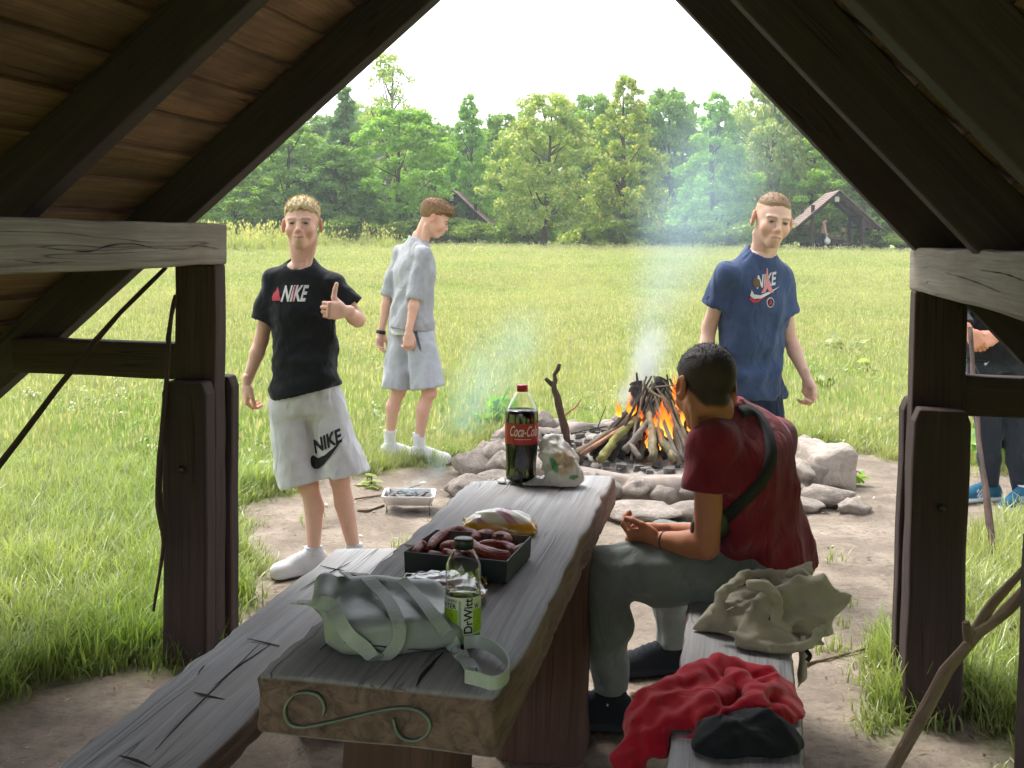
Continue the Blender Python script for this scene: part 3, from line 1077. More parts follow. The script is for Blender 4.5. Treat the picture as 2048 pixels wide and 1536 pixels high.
def make_hand(wrist, d, n, s_, pose='relaxed', sc=1.0, wr=0.027, h=0.0036, col=SKIN, back=0.03):
    """d along the hand, n out of the palm, s_ towards the thumb"""
    wrist = np.asarray(wrist, float)
    d = unit(d)
    n = unit(n - d * (np.asarray(n) @ d))
    s0 = np.cross(d, n)
    s_ = s0 if s0 @ np.asarray(s_, float) > 0 else -s0
    R = 0.21 * sc
    g = Field(wrist - R, wrist + R, h)
    P = lambda a, b, c=0.0: wrist + (d * a + s_ * b + n * c) * sc
    g.cone(P(-back, 0), P(0.02, 0), wr * 0.94, wr * 0.98, 0.01, 'u', n, 0.78)
    for b in (-0.026, -0.009, 0.009, 0.026):
        g.cone(P(0.022, b * 0.75), P(0.088, b * 1.05), 0.0145 * sc, 0.0125 * sc, 0.014, 'u', n, 0.9)
    g.ell(P(0.04, 0.026, 0.010), (0.017 * sc,) * 3, 0.015)
    g.ell(P(0.05, -0.024, 0.008), (0.015 * sc,) * 3, 0.015)
    curls = {'relaxed': [(0.45, 0.5, 0.35), (0.55, 0.6, 0.4), (0.65, 0.65, 0.4), (0.75, 0.65, 0.4)],
             'fist': [(1.45, 1.65, 1.0)] * 4,
             'clasp': [(0.8, 0.8, 0.5), (0.85, 0.85, 0.5), (0.9, 0.85, 0.5), (0.95, 0.8, 0.5)],
             'flat': [(0.12, 0.15, 0.1), (0.15, 0.2, 0.1), (0.2, 0.2, 0.15), (0.28, 0.25, 0.15)]}['fist' if pose == 'thumb' else pose]
    for i, (b, L) in enumerate(((0.029, 0.92), (0.010, 1.0), (-0.0095, 0.95), (-0.028, 0.78))):
        lens = np.array([0.043, 0.027, 0.021]) * L * sc
        finger_chain(g, P(0.090 - 0.004 * abs(i - 1), b), d, n, lens, curls[i], (0.0095 if i < 3 else 0.0085) * sc, 0.003)
    if pose == 'thumb':
        g.cone(P(0.025, 0.028, 0.012), P(0.052, 0.055, 0.02), 0.0150 * sc, 0.0125 * sc, 0.012)
        g.cone(P(0.052, 0.055, 0.02), P(0.050, 0.092, 0.018), 0.0118 * sc, 0.0108 * sc, 0.005)
        g.cone(P(0.050, 0.092, 0.018), P(0.045, 0.116, 0.016), 0.0108 * sc, 0.0092 * sc, 0.003)
    else:
        g.cone(P(0.022, 0.026, 0.010), P(0.055, 0.046, 0.018), 0.0145 * sc, 0.0115 * sc, 0.012)
        g.cone(P(0.055, 0.046, 0.018), P(0.085, 0.050, 0.028), 0.0110 * sc, 0.0100 * sc, 0.004)
        g.cone(P(0.085, 0.050, 0.028), P(0.106, 0.044, 0.036), 0.0098 * sc, 0.0082 * sc, 0.003)
    V, F = g.mesh()
    V = relax(V, F, 1, 0.3)
    c = np.tile(np.asarray(col), (len(V), 1))
    far = np.clip(((V - wrist) @ d / sc - 0.07) / 0.09, 0, 1)
    c = mixc(c, np.asarray(col) * np.array([1.0, 0.80, 0.74]), far * 0.7)
    return V, F, c
def shoe(ankle, toe_dir, size, colour, sole, parent, ground_z, accent=None, h=0.006, name='shoe'):
    ankle = np.asarray(ankle, float)
    d = unit(np.array([toe_dir[0], toe_dir[1], 0.0]))
    s_ = np.array([-d[1], d[0], 0])
    z0 = ground_z
    B = vv(ankle[0], ankle[1], z0)
    P = lambda a, b, c: B + (d * a + s_ * b) * size + ZX * c * size
    g = Field(np.minimum(P(-0.1, -0.08, 0), P(0.24, 0.08, 0.17)) - 0.1 * size, np.maximum(P(-0.1, 0.08, 0), P(0.24, -0.08, 0.17)) + 0.1 * size, h)
    Me = np.stack([d, s_, ZX], 1)
    g.ell(P(-0.025, 0, 0.045), (0.045 * size, 0.036 * size, 0.05 * size), 0.0, 'u', Me)
    g.ell(P(0.05, 0, 0.045), (0.085 * size, 0.041 * size, 0.05 * size), 0.03, 'u', Me)
    g.ell(P(0.14, 0.002, 0.035), (0.062 * size, 0.044 * size, 0.040 * size), 0.03, 'u', Me)
    g.cone(P(-0.015, 0, 0.06), P(-0.005, 0, 0.105), 0.036 * size, 0.038 * size, 0.02)
    g.cone(P(0.03, 0, 0.085), P(0.09, 0, 0.065), 0.026 * size, 0.024 * size, 0.02)
    # sole slab
    g.cone(P(-0.03, 0, 0.018), P(0.05, 0, 0.018), 0.043 * size, 0.040 * size, 0.006, 'u', ZX, 0.45)
    g.cone(P(0.05, 0, 0.018), P(0.15, 0.003, 0.018), 0.040 * size, 0.050 * size, 0.006, 'u', ZX, 0.42)
    g.plane(B + ZX * 0.002, (0, 0, -1))
    g.plane(P(0, 0, 0.118), (-0.25 * d[0], -0.25 * d[1], 1))
    # lace rows
    g.warp(lambda X, Y, Z: -0.0022 * np.sin(((X - B[0]) * d[0] + (Y - B[1]) * d[1]) / size * 330) * (np.abs((X - B[0]) * s_[0] + (Y - B[1]) * s_[1]) < 0.02 * size) * (Z > z0 + 0.06 * size))
    col, so = np.array(colour), np.array(sole)
    def cf_(V):
        c = np.tile(col, (len(V), 1))
        a = (V - B) @ d / size
        z = (V[:, 2] - z0) / size
        if accent is not None:
            st = (np.abs(((a * 1.0 + z * 0.9) * 55) % 1.0 - 0.5) < 0.2) & (a > 0.045) & (a < 0.10) & (z > 0.03) & (z < 0.075)
            c[st] = accent
        c[z < 0.031] = so
        return c
    return soft(name, g, M_shoe, parent, cf_, 1)
def sock(p0, p1, r0, r1, mat, parent, name='sock'):
    m = MB()
    pts = np.linspace(p0, p1, 7)
    m.tube(pts, np.linspace(r0, r1, 7) + 0.0015 * np.array([1.5, 0.3, 1, -0.3, 1, 0, 2]), 18)
    return m.build(name, mat, parent, True)

def torso_frame(pel, neck, shL, shR):
    ez = unit(neck - pel)
    ex = shL - shR
    ex = unit(ex - ez * (ex @ ez))
    ey = np.cross(ez, ex)          # towards the back
    return ex, ey, ez
def body_bounds(J):
    A = np.array(list(J.values()))
    return A.min(0) - 0.22, A.max(0) + 0.22
def make_body(J, sc, skin, h=0.008, extra=(), legs=True):
    lo, hi = body_bounds({k: v for k, v in J.items()})
    g = Field(lo, hi, h)
    ex, ey, ez = torso_frame(J['pelvis'], J['neck'], J['shL'], J['shR'])
    H = np.linalg.norm(J['neck'] - J['pelvis'])
    g.loft(J['pelvis'], ex, ey, ez, [(-0.08 * H, 0, 0, 0.13 * sc, 0.09 * sc), (0.05 * H, 0, 0, 0.148 * sc, 0.10 * sc), (0.32 * H, 0, 0, 0.128 * sc, 0.088 * sc), (0.66 * H, 0, 0, 0.152 * sc, 0.104 * sc), (0.88 * H, 0, 0, 0.14 * sc, 0.08 * sc), (0.98 * H, 0, 0, 0.065 * sc, 0.06 * sc)], 0.0)
    g.cone(J['neck'] - ez * 0.05, J['neck'] + ez * 0.02, 0.055 * sc, 0.047 * sc, 0.03)
    for q in 'LR':
        g.cone(J['neck'] - ez * 0.06, J['sh' + q], 0.045 * sc, 0.046 * sc, 0.04)
        el = J['el' + q]
        g.cone(J['sh' + q], el, 0.046 * sc, 0.038 * sc, 0.03)
        mid = el + (J['wr' + q] - el) * 0.3
        g.cone(el, mid, 0.037 * sc, 0.039 * sc, 0.015)
        g.cone(mid, J['wr' + q], 0.039 * sc, 0.0255 * sc, 0.015)
        hip, kn, an = J['hip' + q], J['kn' + q], J['an' + q]
        g.cone(hip, kn, 0.085 * sc, 0.054 * sc, 0.012)
        v = unit(an - kn)
        bk = -unit(J.get('toe' + q, vv(0, -1, 0)) * np.array([1, 1, 0]))
        g.ell(kn - bk * 0.012, (0.050 * sc,) * 3, 0.010)
        cm = kn + (an - kn) * 0.32 + bk * 0.018
        g.cone(kn, cm, 0.048 * sc, 0.053 * sc, 0.010)
        g.cone(cm, an, 0.053 * sc, 0.034 * sc, 0.010)
        g.cone(an, an + ZX * -0.05, 0.034 * sc, 0.036 * sc, 0.010)
    V, F = g.mesh()
    V = relax(V, F, 2, 0.4)
    c = np.tile(np.asarray(skin), (len(V), 1))
    for q in 'LR':
        c = mixc(c, np.asarray(skin) * np.array([0.96, 0.80, 0.74]), gauss(V, J['kn' + q], (0.06,) * 3) * 0.6)
        c = mixc(c, np.asarray(skin) * np.array([0.96, 0.82, 0.77]), gauss(V, J['el' + q], (0.045,) * 3) * 0.6)
    return V, F, c
def join_skin(name, parts, mat, parent):
    Vs, Fs, Cs, k = [], [], [], 0
    for V, F, c in parts:
        Vs.append(V)
        Fs.append(F + k)
        Cs.append(c)
        k += len(V)
    V = np.concatenate(Vs)
    me = new_mesh(name, V, np.concatenate(Fs), {'gr': ('VEC', V), 'Col': ('COL', np.concatenate(Cs))})
    return add(name, me, mat, parent)
def axial(g, end, n):
    X, Y, Z = g.ax[0][:, None, None], g.ax[1][None, :, None], g.ax[2][None, None, :]
    ax = (X - end[0]) * n[0] + (Y - end[1]) * n[1] + (Z - end[2]) * n[2]
    rx = np.sqrt((X - end[0] - ax * n[0]) ** 2 + (Y - end[1] - ax * n[1]) ** 2 + (Z - end[2] - ax * n[2]) ** 2)
    return ax, rx
def make_shirt(J, sc, mat, parent, sleeve=0.62, hem=0.02, loose=0.022, h=0.008, long_sleeve=None, seed=1, amp=0.007, neck_r=0.072, name='shirt', hem_drop=0.0, flare=0.012, neck_drop=0.03, cuff_loose=0.022, shell=True, tilt=(0, 0), freq=34, belly=0.0, back=0.0, shr=0.049):
    lo, hi = body_bounds({k: J[k] for k in ('pelvis', 'neck', 'shL', 'shR', 'elL', 'elR') + (('wrL', 'wrR') if long_sleeve is not None else ())})
    g = Field(lo, hi, h)
    ex, ey, ez = torso_frame(J['pelvis'], J['neck'], J['shL'], J['shR'])
    H = np.linalg.norm(J['neck'] - J['pelvis'])
    w = loose
    thick = max(0.011, 1.9 * h)
    g.loft(J['pelvis'], ex, ey, ez, [(-0.26 * H, 0, 0, 0.158 * sc + w + flare, 0.108 * sc + w + flare), (0.05 * H, 0, -belly, 0.154 * sc + w + flare * 0.6, 0.105 * sc + w + flare * 0.5), (0.34 * H, 0, -belly * 0.5 + back * 0.6, 0.145 * sc + w, 0.095 * sc + w), (0.66 * H, 0, back, 0.160 * sc + w * 0.8, 0.110 * sc + w * 0.6), (0.84 * H, 0, back * 0.6, 0.150 * sc + w * 0.2, 0.088 * sc + w * 0.3), (0.95 * H, 0, 0, 0.088 * sc + w * 0.1, 0.072 * sc), (1.03 * H, 0, 0.004, 0.062 * sc, 0.060 * sc)], 0.0)
    for q in 'LR':
        g.cone(J['neck'] - ez * 0.055 * sc, J['sh' + q], 0.055 * sc, (shr + 0.003) * sc, 0.045)
    A = Field(lo, hi, h)
    ends = {}
    for q in 'LR':
        sh, el, wr = J['sh' + q], J['el' + q], J['wr' + q]
        if long_sleeve is None:
            end = sh + (el - sh) * sleeve
            A.cone(sh, end + (end - sh) * 0.1, shr * sc + 0.002, 0.052 * sc + cuff_loose, 0.035)
            ends[q] = (end, unit(el - sh))
        else:
            A.cone(sh, el, shr * sc + 0.004, 0.048 * sc + 0.012, 0.035)
            end = el + (wr - el) * long_sleeve
            A.cone(el, end + (wr - el) * 0.08, 0.048 * sc + 0.012, 0.036 * sc + 0.016, 0.02)
            ends[q] = (end, unit(wr - el))
    fo = folds(amp, freq, seed)
    fo2 = folds(amp * 0.8, freq * 2.2, seed + 9)
    pe = J['pelvis']
    def wr_(X, Y, Z):
        t = ((X - pe[0]) * ez[0] + (Y - pe[1]) * ez[1] + (Z - pe[2]) * ez[2]) / H
        k = 0.3 + 0.95 * np.clip(1 - t, 0, 1)
        return fo(X, Y, Z) * k + 0.35 * fo2(X, Y, Z) * k
    g.warp(wr_)
    A.warp(lambda X, Y, Z: fo(X, Y, Z) * 0.8 + 0.4 * fo2(X, Y, Z))
    ins = A.f + thick
    for q in 'LR':
        end, n = ends[q]
        ax, rx = axial(A, end, n)
        A.f = np.maximum(A.f, np.where(rx < 0.14, np.minimum(ax, 0.14 - rx), -1)).astype(np.float32)
        A.f = np.maximum(A.f, -np.maximum(np.maximum(ins, -(ax + 0.06)), rx - 0.12)).astype(np.float32)
    hp = J['pelvis'] + ez * (hem * H) - ZX * hem_drop
    hn = unit(-ez + ex * tilt[0] + ey * tilt[1])
    ins = g.f + thick
    g.plane(hp, hn)
    if shell:
        ax, rx = axial(g, hp, -hn)
        g.f = np.maximum(g.f, -np.maximum(ins, ax - 0.09)).astype(np.float32)
    k = 0.03
    q_ = np.maximum(k - np.abs(g.f - A.f), 0) / k
    g.f = np.minimum(g.f, A.f) - q_ * q_ * k * 0.25
    fr_ = np.cross(ex, ez)
    nb = J['neck'] + ez * 0.03 * sc
    g.cone(nb + fr_ * neck_drop - ez * 0.015, nb + ez * 0.12 + fr_ * 0.02, neck_r * sc, neck_r * sc, 0.004, 's')
    return soft(name, g, mat, parent, None, 2)
def make_bottoms(J, sc, mat, parent, length=0.75, width=(0.10, 0.125), h=0.008, seed=4, amp=0.007, name='shorts', waist=0.16, full=False, cuff=0.05, freq=30, hem_tilt=(0, 0), colour=None, up=0.12, waist_cut=True, out=0.0):
    lo, hi = body_bounds({k: J[k] for k in ('pelvis', 'hipL', 'hipR', 'knL', 'knR', 'anL', 'anR')})
    g = Field(lo, hi, h)
    ex, ey, ez = torso_frame(J['pelvis'], J['neck'], J['shL'], J['shR'])
    H = np.linalg.norm(J['neck'] - J['pelvis'])
    hx = unit((J['hipL'] - J['hipR']) - ez * ((J['hipL'] - J['hipR']) @ ez))
    hy = np.cross(ez, hx)
    g.loft(J['pelvis'], hx, hy, ez, [(-0.12 * H, 0, 0, 0.158 * sc, 0.112 * sc), (0.05 * H, 0, 0, 0.162 * sc, 0.114 * sc), (up * H + 0.1 * H, 0, 0, 0.142 * sc, 0.10 * sc)], 0.0)
    for q in 'LR':
        hip, kn, an = J['hip' + q], J['kn' + q], J['an' + q]
        if not full:
            end = hip + (kn - hip) * length + hx * out * (1 if q == 'L' else -1)
            g.cone(hip, end + (end - hip) * 0.02, width[0] * sc, width[1] * sc, 0.03)
        else:
            g.cone(hip, kn, width[0] * sc, width[1] * sc, 0.03)
            end = kn + (an - kn) * length
            mid = kn + (an - kn) * 0.45 * length
            g.cone(kn, mid, width[1] * sc, width[1] * 0.93 * sc, 0.02)
            g.cone(mid, end, width[1] * 0.93 * sc, cuff * sc, 0.02)
    fo = folds(amp, freq, seed)
    fo2 = folds(amp * 0.8, freq * 2.3, seed + 5)
    g.warp(lambda X, Y, Z: fo(X, Y, Z) + 0.5 * fo2(X, Y, Z))
    solid = g.f.copy()
    X, Y, Z = g.ax[0][:, None, None], g.ax[1][None, :, None], g.ax[2][None, None, :]
    for q in 'LR':
        hip, kn, an = J['hip' + q], J['kn' + q], J['an' + q]
        a, b = (hip, kn) if not full else (kn, an)
        end = a + (b - a) * length
        n = unit(unit(b - a) + ex * hem_tilt[0] + ey * hem_tilt[1])
        ax = (X - end[0]) * n[0] + (Y - end[1]) * n[1] + (Z - end[2]) * n[2]
        rx = np.sqrt((X - end[0] - ax * n[0]) ** 2 + (Y - end[1] - ax * n[1]) ** 2 + (Z - end[2] - ax * n[2]) ** 2)
        R = 0.17 if not full else 0.11
        g.f = np.maximum(g.f, np.where(rx < R, np.minimum(ax, R - rx), -1)).astype(np.float32)
        if not full:
            reg = np.maximum(np.maximum(solid + max(0.011, 1.9 * h), -(ax + 0.09)), rx - 0.16)
            g.f = np.maximum(g.f, -reg).astype(np.float32)
    if waist_cut:
        g.plane(J['pelvis'] + ez * up * H, ez)
    return soft(name, g, mat, parent, colour, 2)

# ---- flat prints laid on cloth
def text_mesh2d(txt, size=1.0, shear=0.0, bold=0.0, xs=1.0, spacing=1.0):
    cu_ = bpy.data.curves.new('t', 'FONT')
    cu_.body = txt
    cu_.size = size
    cu_.shear = shear
    cu_.offset = bold
    cu_.space_character = spacing
    cu_.fill_mode = 'FRONT'
    o = bpy.data.objects.new('t', cu_)
    scene.collection.objects.link(o)
    bpy.context.view_layer.update()
    me = bpy.data.meshes.new_from_object(o.evaluated_get(bpy.context.evaluated_depsgraph_get()))
    bpy.data.objects.remove(o)
    V = np.array([v.co[:2] for v in me.vertices])
    V[:, 0] *= xs
    F = [tuple(p.vertices) for p in me.polygons]
    return V, F
def poly2d(pts):
    return np.array(pts, float), [tuple(range(len(pts)))]
def fit2d(VF, x0, y0, x1, y1):
    V, F = VF
    lo, hi = V.min(0), V.max(0)
    return (V - lo) / (hi - lo) * np.array([x1 - x0, y1 - y0]) + np.array([x0, y0]), F
def place2d(VF, mapfn, cell=0.012, name='print', mat=None, parent=None):
    """triangulate, cut finely, then lay every vertex on the surface with mapfn(u, v) -> xyz"""
    V, F = VF
    bm = bmesh.new()
    vs = [bm.verts.new((p[0], p[1], 0)) for p in V]
    for f in F:
        try:
            bm.faces.new([vs[i] for i in f])
        except ValueError:
            pass
    bmesh.ops.triangulate(bm, faces=bm.faces[:], ngon_method='EAR_CLIP')
    for _ in range(6):
        ed = [e for e in bm.edges if e.calc_length() > cell]
        if not ed:
            break
        bmesh.ops.subdivide_edges(bm, edges=ed, cuts=1)
        bmesh.ops.triangulate(bm, faces=bm.faces[:])
    bm.verts.ensure_lookup_table()
    co = [mapfn(v.co.x, v.co.y) for v in bm.verts]
    bm.verts.index_update()
    fs = [tuple(v.index for v in f.verts) for f in bm.faces if all(co[v.index] is not None for v in f.verts)]
    co = [c if c is not None else (0, 0, 0) for c in co]
    used = sorted({i for f in fs for i in f})
    rm = {i: k for k, i in enumerate(used)}
    bm.free()
    me = new_mesh(name, [co[i] for i in used], [tuple(rm[i] for i in f) for f in fs])
    return add(name, me, mat, parent)
def on_cloth(target, px0, py0, depth, toward=None, lift=0.003):
    """mapping from photo pixels to the cloth: the pixel's sight line only says where on the garment the print sits"""
    me = target.data
    off = np.array(target.matrix_basis.translation) + (np.array(target.parent.location) if target.parent else 0)
    bvh = BVHTree.FromPolygons([tuple(v.co) for v in me.vertices], [tuple(p.vertices) for p in me.polygons])
    o = Vector(cpos)
    def fn(u, v):
        d = Vector(ray(u, -v)).normalized()
        hit = bvh.ray_cast(o, d)
        if hit[0] is None:
            return None
        return tuple(hit[0] + hit[1] * lift)
    return fn
def pxpoly(pts):
    return poly2d([(x, -y) for x, y in pts])
def pxspline(pts, n=40):
    p = spline(np.array([(x, -y, 0) for x, y in pts] + [(pts[0][0], -pts[0][1], 0)]), n)[:-1, :2]
    return p, [tuple(range(len(p)))]
def pxtext(txt, quad, **kw):
    """text fitted to a pixel parallelogram: lower-left, lower-right, upper-left"""
    V, F = text_mesh2d(txt, **kw)
    lo, hi = V.min(0), V.max(0)
    U = (V - lo) / (hi - lo)
    a, b, c = (np.array([q[0], -q[1]], float) for q in quad)
    return a + U[:, :1] * (b - a) + U[:, 1:] * (c - a), F
M_pw = mat_plain('print_white', C('#dcdad8'), 0.7)
M_pr = mat_plain('print_red', C('#c23a48'), 0.7)
M_pk = mat_plain('print_black', C('#121318'), 0.7)
M_pn = mat_plain('print_navy', C('#1c2544'), 0.7)
M_pp = mat_plain('print_pink', C('#d98a90'), 0.7)
M_pb = mat_plain('print_brown', C('#6b4d33'), 0.7)
def joints(Y, **kw):
    return {k: (aty(p[0], p[1], Y + p[2]) if k[:3] != 'toe' else np.array(p, float)) for k, p in kw.items()}
M_tee_black = mat_cloth('black_cotton', C('#1d1f24'), C('#15171b'))
M_white_cot = mat_cloth('white_cotton', C('#d9d9dc'), C('#c9c9cd'))
M_grey_cot = mat_cloth('light_grey_jersey', C('#a8a9ae'), C('#98999f'))
M_grey_sh = mat_cloth('pale_grey_jersey', C('#b6b9c1'), C('#a8abb3'))
M_blue_cot = mat_cloth('blue_cotton', C('#46567a'), C('#3c4b6d'))
M_navy_cot = mat_cloth('navy_cotton', C('#1e2744'))
M_maroon = mat_cloth('maroon_cotton', C('#7c1f2e'), C('#6c1826'))
M_jog = mat_cloth('grey_green_fleece', C('#7d8480'), C('#6f7672'))
M_blackc = mat_cloth('black_fleece', C('#1a1b20'))
M_sock_w = mat_cloth('white_rib_sock', C('#dddde0'))
M_checkc = None

# ---------------------------------------------------------------- boy giving a thumbs up
Y1 = 5.25
SK1 = np.array(C('#e2bba8'))
J1 = joints(Y1, neck=(603, 522, 0.03), pelvis=(612, 792, 0.02), shL=(667, 565, 0.0), shR=(546, 561, 0.04), elL=(716, 640, -0.02), wrL=(690, 622, -0.20), elR=(523, 680, 0.06), wrR=(493, 768, 0.02),
            hipL=(652, 815, 0.02), hipR=(575, 815, 0.02), knL=(680, 962, -0.01), knR=(618, 972, 0.0), anL=(708, 1100, 0.06), anR=(627, 1105, 0.0), toeL=(0.25, -0.9, 0), toeR=(-0.85, -0.55, 0))
p1 = thing('person', 'fair-haired boy in black t-shirt and white shorts giving a thumbs up', 'person', (J1['anR'][0], J1['anR'][1], 0), 'people at the campfire')
parts = make_head(aty(604, 449, Y1 - 0.01), (0.02, -1, 0.03), math.radians(1), 1.02, SK1, C('#d9c7a0'), [(-0.12, 0.060), (-0.07, 0.062), (-0.04, 0.045), (0.0, 0.02), (0.04, 0.0), (0.08, -0.04), (0.12, -0.05)], [(-0.1, 0.002), (0.03, 0.003), (0.06, 0.008), (0.085, 0.012), (0.12, 0.013)], p1, neck_to=J1['neck'] - ZX * 0.05, smile=0.55, fringe=0.007, fade=C('#c9a985'), brow=C('#a5825c'), open_eye=0.62, neck=0.044, young=0.7, strands=2600, slen=0.013, comb=(0.15, -0.9, 0.1))
parts.append(make_body(J1, 0.86, SK1))
parts.append(make_hand(J1['wrL'], (-0.62, -0.72, 0.08), (-0.72, 0.62, 0.0), (0, 0, 1), 'thumb', 1.0, 0.027, col=SK1))
parts.append(make_hand(J1['wrR'], (-0.05, 0.05, -1), (0.9, 0.45, 0), (0.2, -1, 0), 'clasp', 0.95, 0.026, col=SK1))
join_skin('body', parts, M_skin, p1)
t1 = make_shirt(J1, 0.90, M_tee_black, p1, sleeve=0.66, hem=0.02, loose=0.020, seed=11, amp=0.026, hem_drop=0.0, tilt=(0.22, 0), freq=19)
s1 = make_bottoms(J1, 0.92, M_white_cot, p1, length=0.95, out=0.03, width=(0.098, 0.122), seed=21, amp=0.018, freq=18)
fn = on_cloth(t1, 0, 0, 0)
place2d(pxtext('NIKE', [(562, 604), (610, 603), (571, 571)], bold=0.03), fn, 3.0, 'chest_print', M_pw, t1)
place2d(pxpoly([(546, 602), (545, 594), (549, 586), (553, 582), (556, 572), (559, 584), (560, 594), (566, 603), (556, 601)]), fn, 3.0, 'chest_print', M_pr, t1)
place2d(pxtext('/', [(584, 604), (592, 604), (584, 572)], bold=0.02), on_cloth(t1, 0, 0, 0, lift=0.0045), 3.0, 'chest_print', M_pr, t1)
fn = on_cloth(s1, 0, 0, 0)
place2d(pxtext('NIKE', [(631, 908), (684, 884), (627, 880)], bold=0.035), fn, 3.0, 'shorts_print', M_pk, s1)
SW = [(620, 921), (621, 914), (626, 910), (631, 913), (637, 916), (650, 910), (668, 895), (689, 871), (672, 898), (660, 915), (648, 930), (637, 938), (628, 938), (622, 932)]
place2d(pxpoly(SW), fn, 3.0, 'shorts_print', M_pk, s1)
for q, dv in (('L', (0.25, -0.9)), ('R', (-0.85, -0.55))):
    an = J1['an' + q]
    sock(an + ZX * 0.03 - ZX * an[2] + ZX * 0.06, vv(an[0], an[1], 0.125), 0.040, 0.039, M_sock_w, p1)
    shoe((an[0], an[1], 0), dv, 1.05, C('#dcdcde'), C('#d2d2d4'), p1, 0.0)

# ---------------------------------------------------------------- man in grey walking past
Y2 = 7.85
SK2 = np.array(C('#d8b09c'))
J2 = joints(Y2, neck=(836, 478, 0.0), pelvis=(822, 648, 0.0), shL=(801, 505, 0.13), shR=(847, 509, -0.14), elL=(778, 585, 0.12), wrL=(762, 664, 0.10), elR=(831, 592, -0.16), wrR=(818, 664, -0.20),
            hipL=(806, 672, 0.06), hipR=(840, 672, -0.05), knL=(796, 785, 0.06), knR=(858, 785, -0.08), anL=(780, 872, 0.08), anR=(838, 884, -0.02), toeL=(0.95, 0.25, 0), toeR=(0.97, -0.05, 0))
p2 = thing('person', 'man in light grey sweatshirt and shorts walking with head bowed', 'person', (J2['anR'][0], J2['anR'][1], 0), 'people at the campfire')
parts = make_head(aty(869, 437, Y2 - 0.02), (0.86, 0.10, -0.46), 0.0, 1.0, SK2, C('#8a6c4e'), [(-0.12, 0.058), (-0.07, 0.062), (-0.045, 0.045), (0.0, 0.022), (0.04, -0.012), (0.08, -0.05), (0.12, -0.06)], [(-0.1, 0.006), (0.0, 0.008), (0.05, 0.017), (0.09, 0.022), (0.12, 0.022)], p2, neck_to=J2['neck'] - ZX * 0.05, fringe=0.016, brow=C('#7b5a3d'), hseed=5, h=0.0045, strands=2200, slen=0.022, comb=(0, -0.5, -0.3))
parts.append(make_body(J2, 0.92, SK2, 0.010))
parts.append(make_hand(J2['wrR'], (0.0, -0.1, -1), (-0.4, 0.9, 0), (0.9, 0.3, 0), 'clasp', 1.0, 0.027, 0.0045, col=SK2))
parts.append(make_hand(J2['wrL'], (-0.1, -0.1, -1), (0.6, -0.4, 0), (0.4, 0.9, 0), 'relaxed', 1.0, 0.027, 0.0045, col=SK2))
join_skin('body', parts, M_skin, p2)
make_shirt(J2, 0.95, M_grey_cot, p2, long_sleeve=0.12, hem=-0.06, loose=0.030, seed=31, amp=0.020, freq=22, h=0.010, flare=0.006, neck_r=0.066, neck_drop=0.01, name='sweatshirt')
s2 = make_bottoms(J2, 1.02, M_grey_sh, p2, length=0.93, width=(0.098, 0.112), seed=41, amp=0.018, freq=20, h=0.010)
fn = on_cloth(s2, 0, 0, 0)
place2d(pxpoly([(782, 662), (784, 657), (790, 664), (808, 668), (790, 670), (783, 668)]), fn, 3.0, 'shorts_print', M_pw, s2)
place2d(pxpoly([(828, 655), (833, 660), (842, 694), (841, 704), (836, 690), (829, 668)]), fn, 3.0, 'pocket_shade', mat_plain('pocket_shadow_cloth', C('#59606d'), 0.9), s2)  # dark patch with the opening's shade put into its colour
m = MB()
wd = unit(J2['wrL'] - J2['elL'])
m.tube([J2['wrL'] - wd * 0.012, J2['wrL'] + wd * 0.012], 0.034, 16)
wb = m.build('watch', mat_plain('black_rubber', C('#17181b'), 0.5), p2, True)
for q, dv in (('L', (0.95, 0.25)), ('R', (0.97, -0.05))):
    an = J2['an' + q]
    sock(vv(an[0], an[1], 0.08), J2['an' + q] * 1.0 + ZX * (0.215 - an[2]), 0.038, 0.043, M_sock_w, p2)
    shoe((an[0], an[1], 0), dv, 1.12, C('#dbdbdd'), C('#cfcfd2'), p2, 0.004, h=0.007)

# ---------------------------------------------------------------- boy in the blue t-shirt
Y3 = 5.3
SK3 = np.array(C('#dfbcaa'))
J3 = joints(Y3, neck=(1520, 500, 0.02), pelvis=(1492, 800, 0.03), shL=(1558, 551, 0.05), shR=(1456, 547, -0.06), elL=(1580, 680, 0.08), wrL=(1614, 758, -0.04), elR=(1418, 655, 0.02), wrR=(1404, 775, -0.05),
            hipL=(1525, 825, 0.05), hipR=(1458, 825, -0.02), knL=(1535, 1000, 0.03), knR=(1465, 1000, -0.05), anL=(1540, 1135, 0.08), anR=(1470, 1140, 0.0), toeL=(0.4, -0.9, 0), toeR=(0.1, -1, 0))
p3 = thing('person', 'close-cropped boy in blue printed t-shirt standing beside the fire', 'person', (J3['anR'][0], J3['anR'][1], 0), 'people at the campfire')
parts = make_head(aty(1545, 441, Y3 - 0.03), (0.08, -0.97, -0.14), math.radians(-8), 1.05, SK3, C('#93785e'), [(-0.12, 0.064), (-0.07, 0.068), (-0.04, 0.05), (0.0, 0.025), (0.04, 0.0), (0.08, -0.03), (0.12, -0.04)], [(-0.1, -0.006), (0.055, -0.003), (0.08, 0.005), (0.12, 0.008)], p3, neck_to=J3['neck'] - ZX * 0.05, fade=C('#bb9a80'), brow=C('#8f6a4c'), open_eye=0.6, smile=-0.1, neck=0.046, ear=1.1, hseed=8, young=0.6, strands=2600, slen=0.006, comb=(0, -0.3, 0.4))
parts.append(make_body(J3, 0.88, SK3))
parts.append(make_hand(J3['wrL'], (0.18, -0.35, -0.9), (-0.85, -0.45, 0.1), (0.3, -1, 0), 'clasp', 1.0, 0.026, col=SK3))
parts.append(make_hand(J3['wrR'], (0.0, -0.1, -1), (0.9, 0.3, 0), (0.2, -1, 0), 'relaxed', 1.0, 0.026, col=SK3))
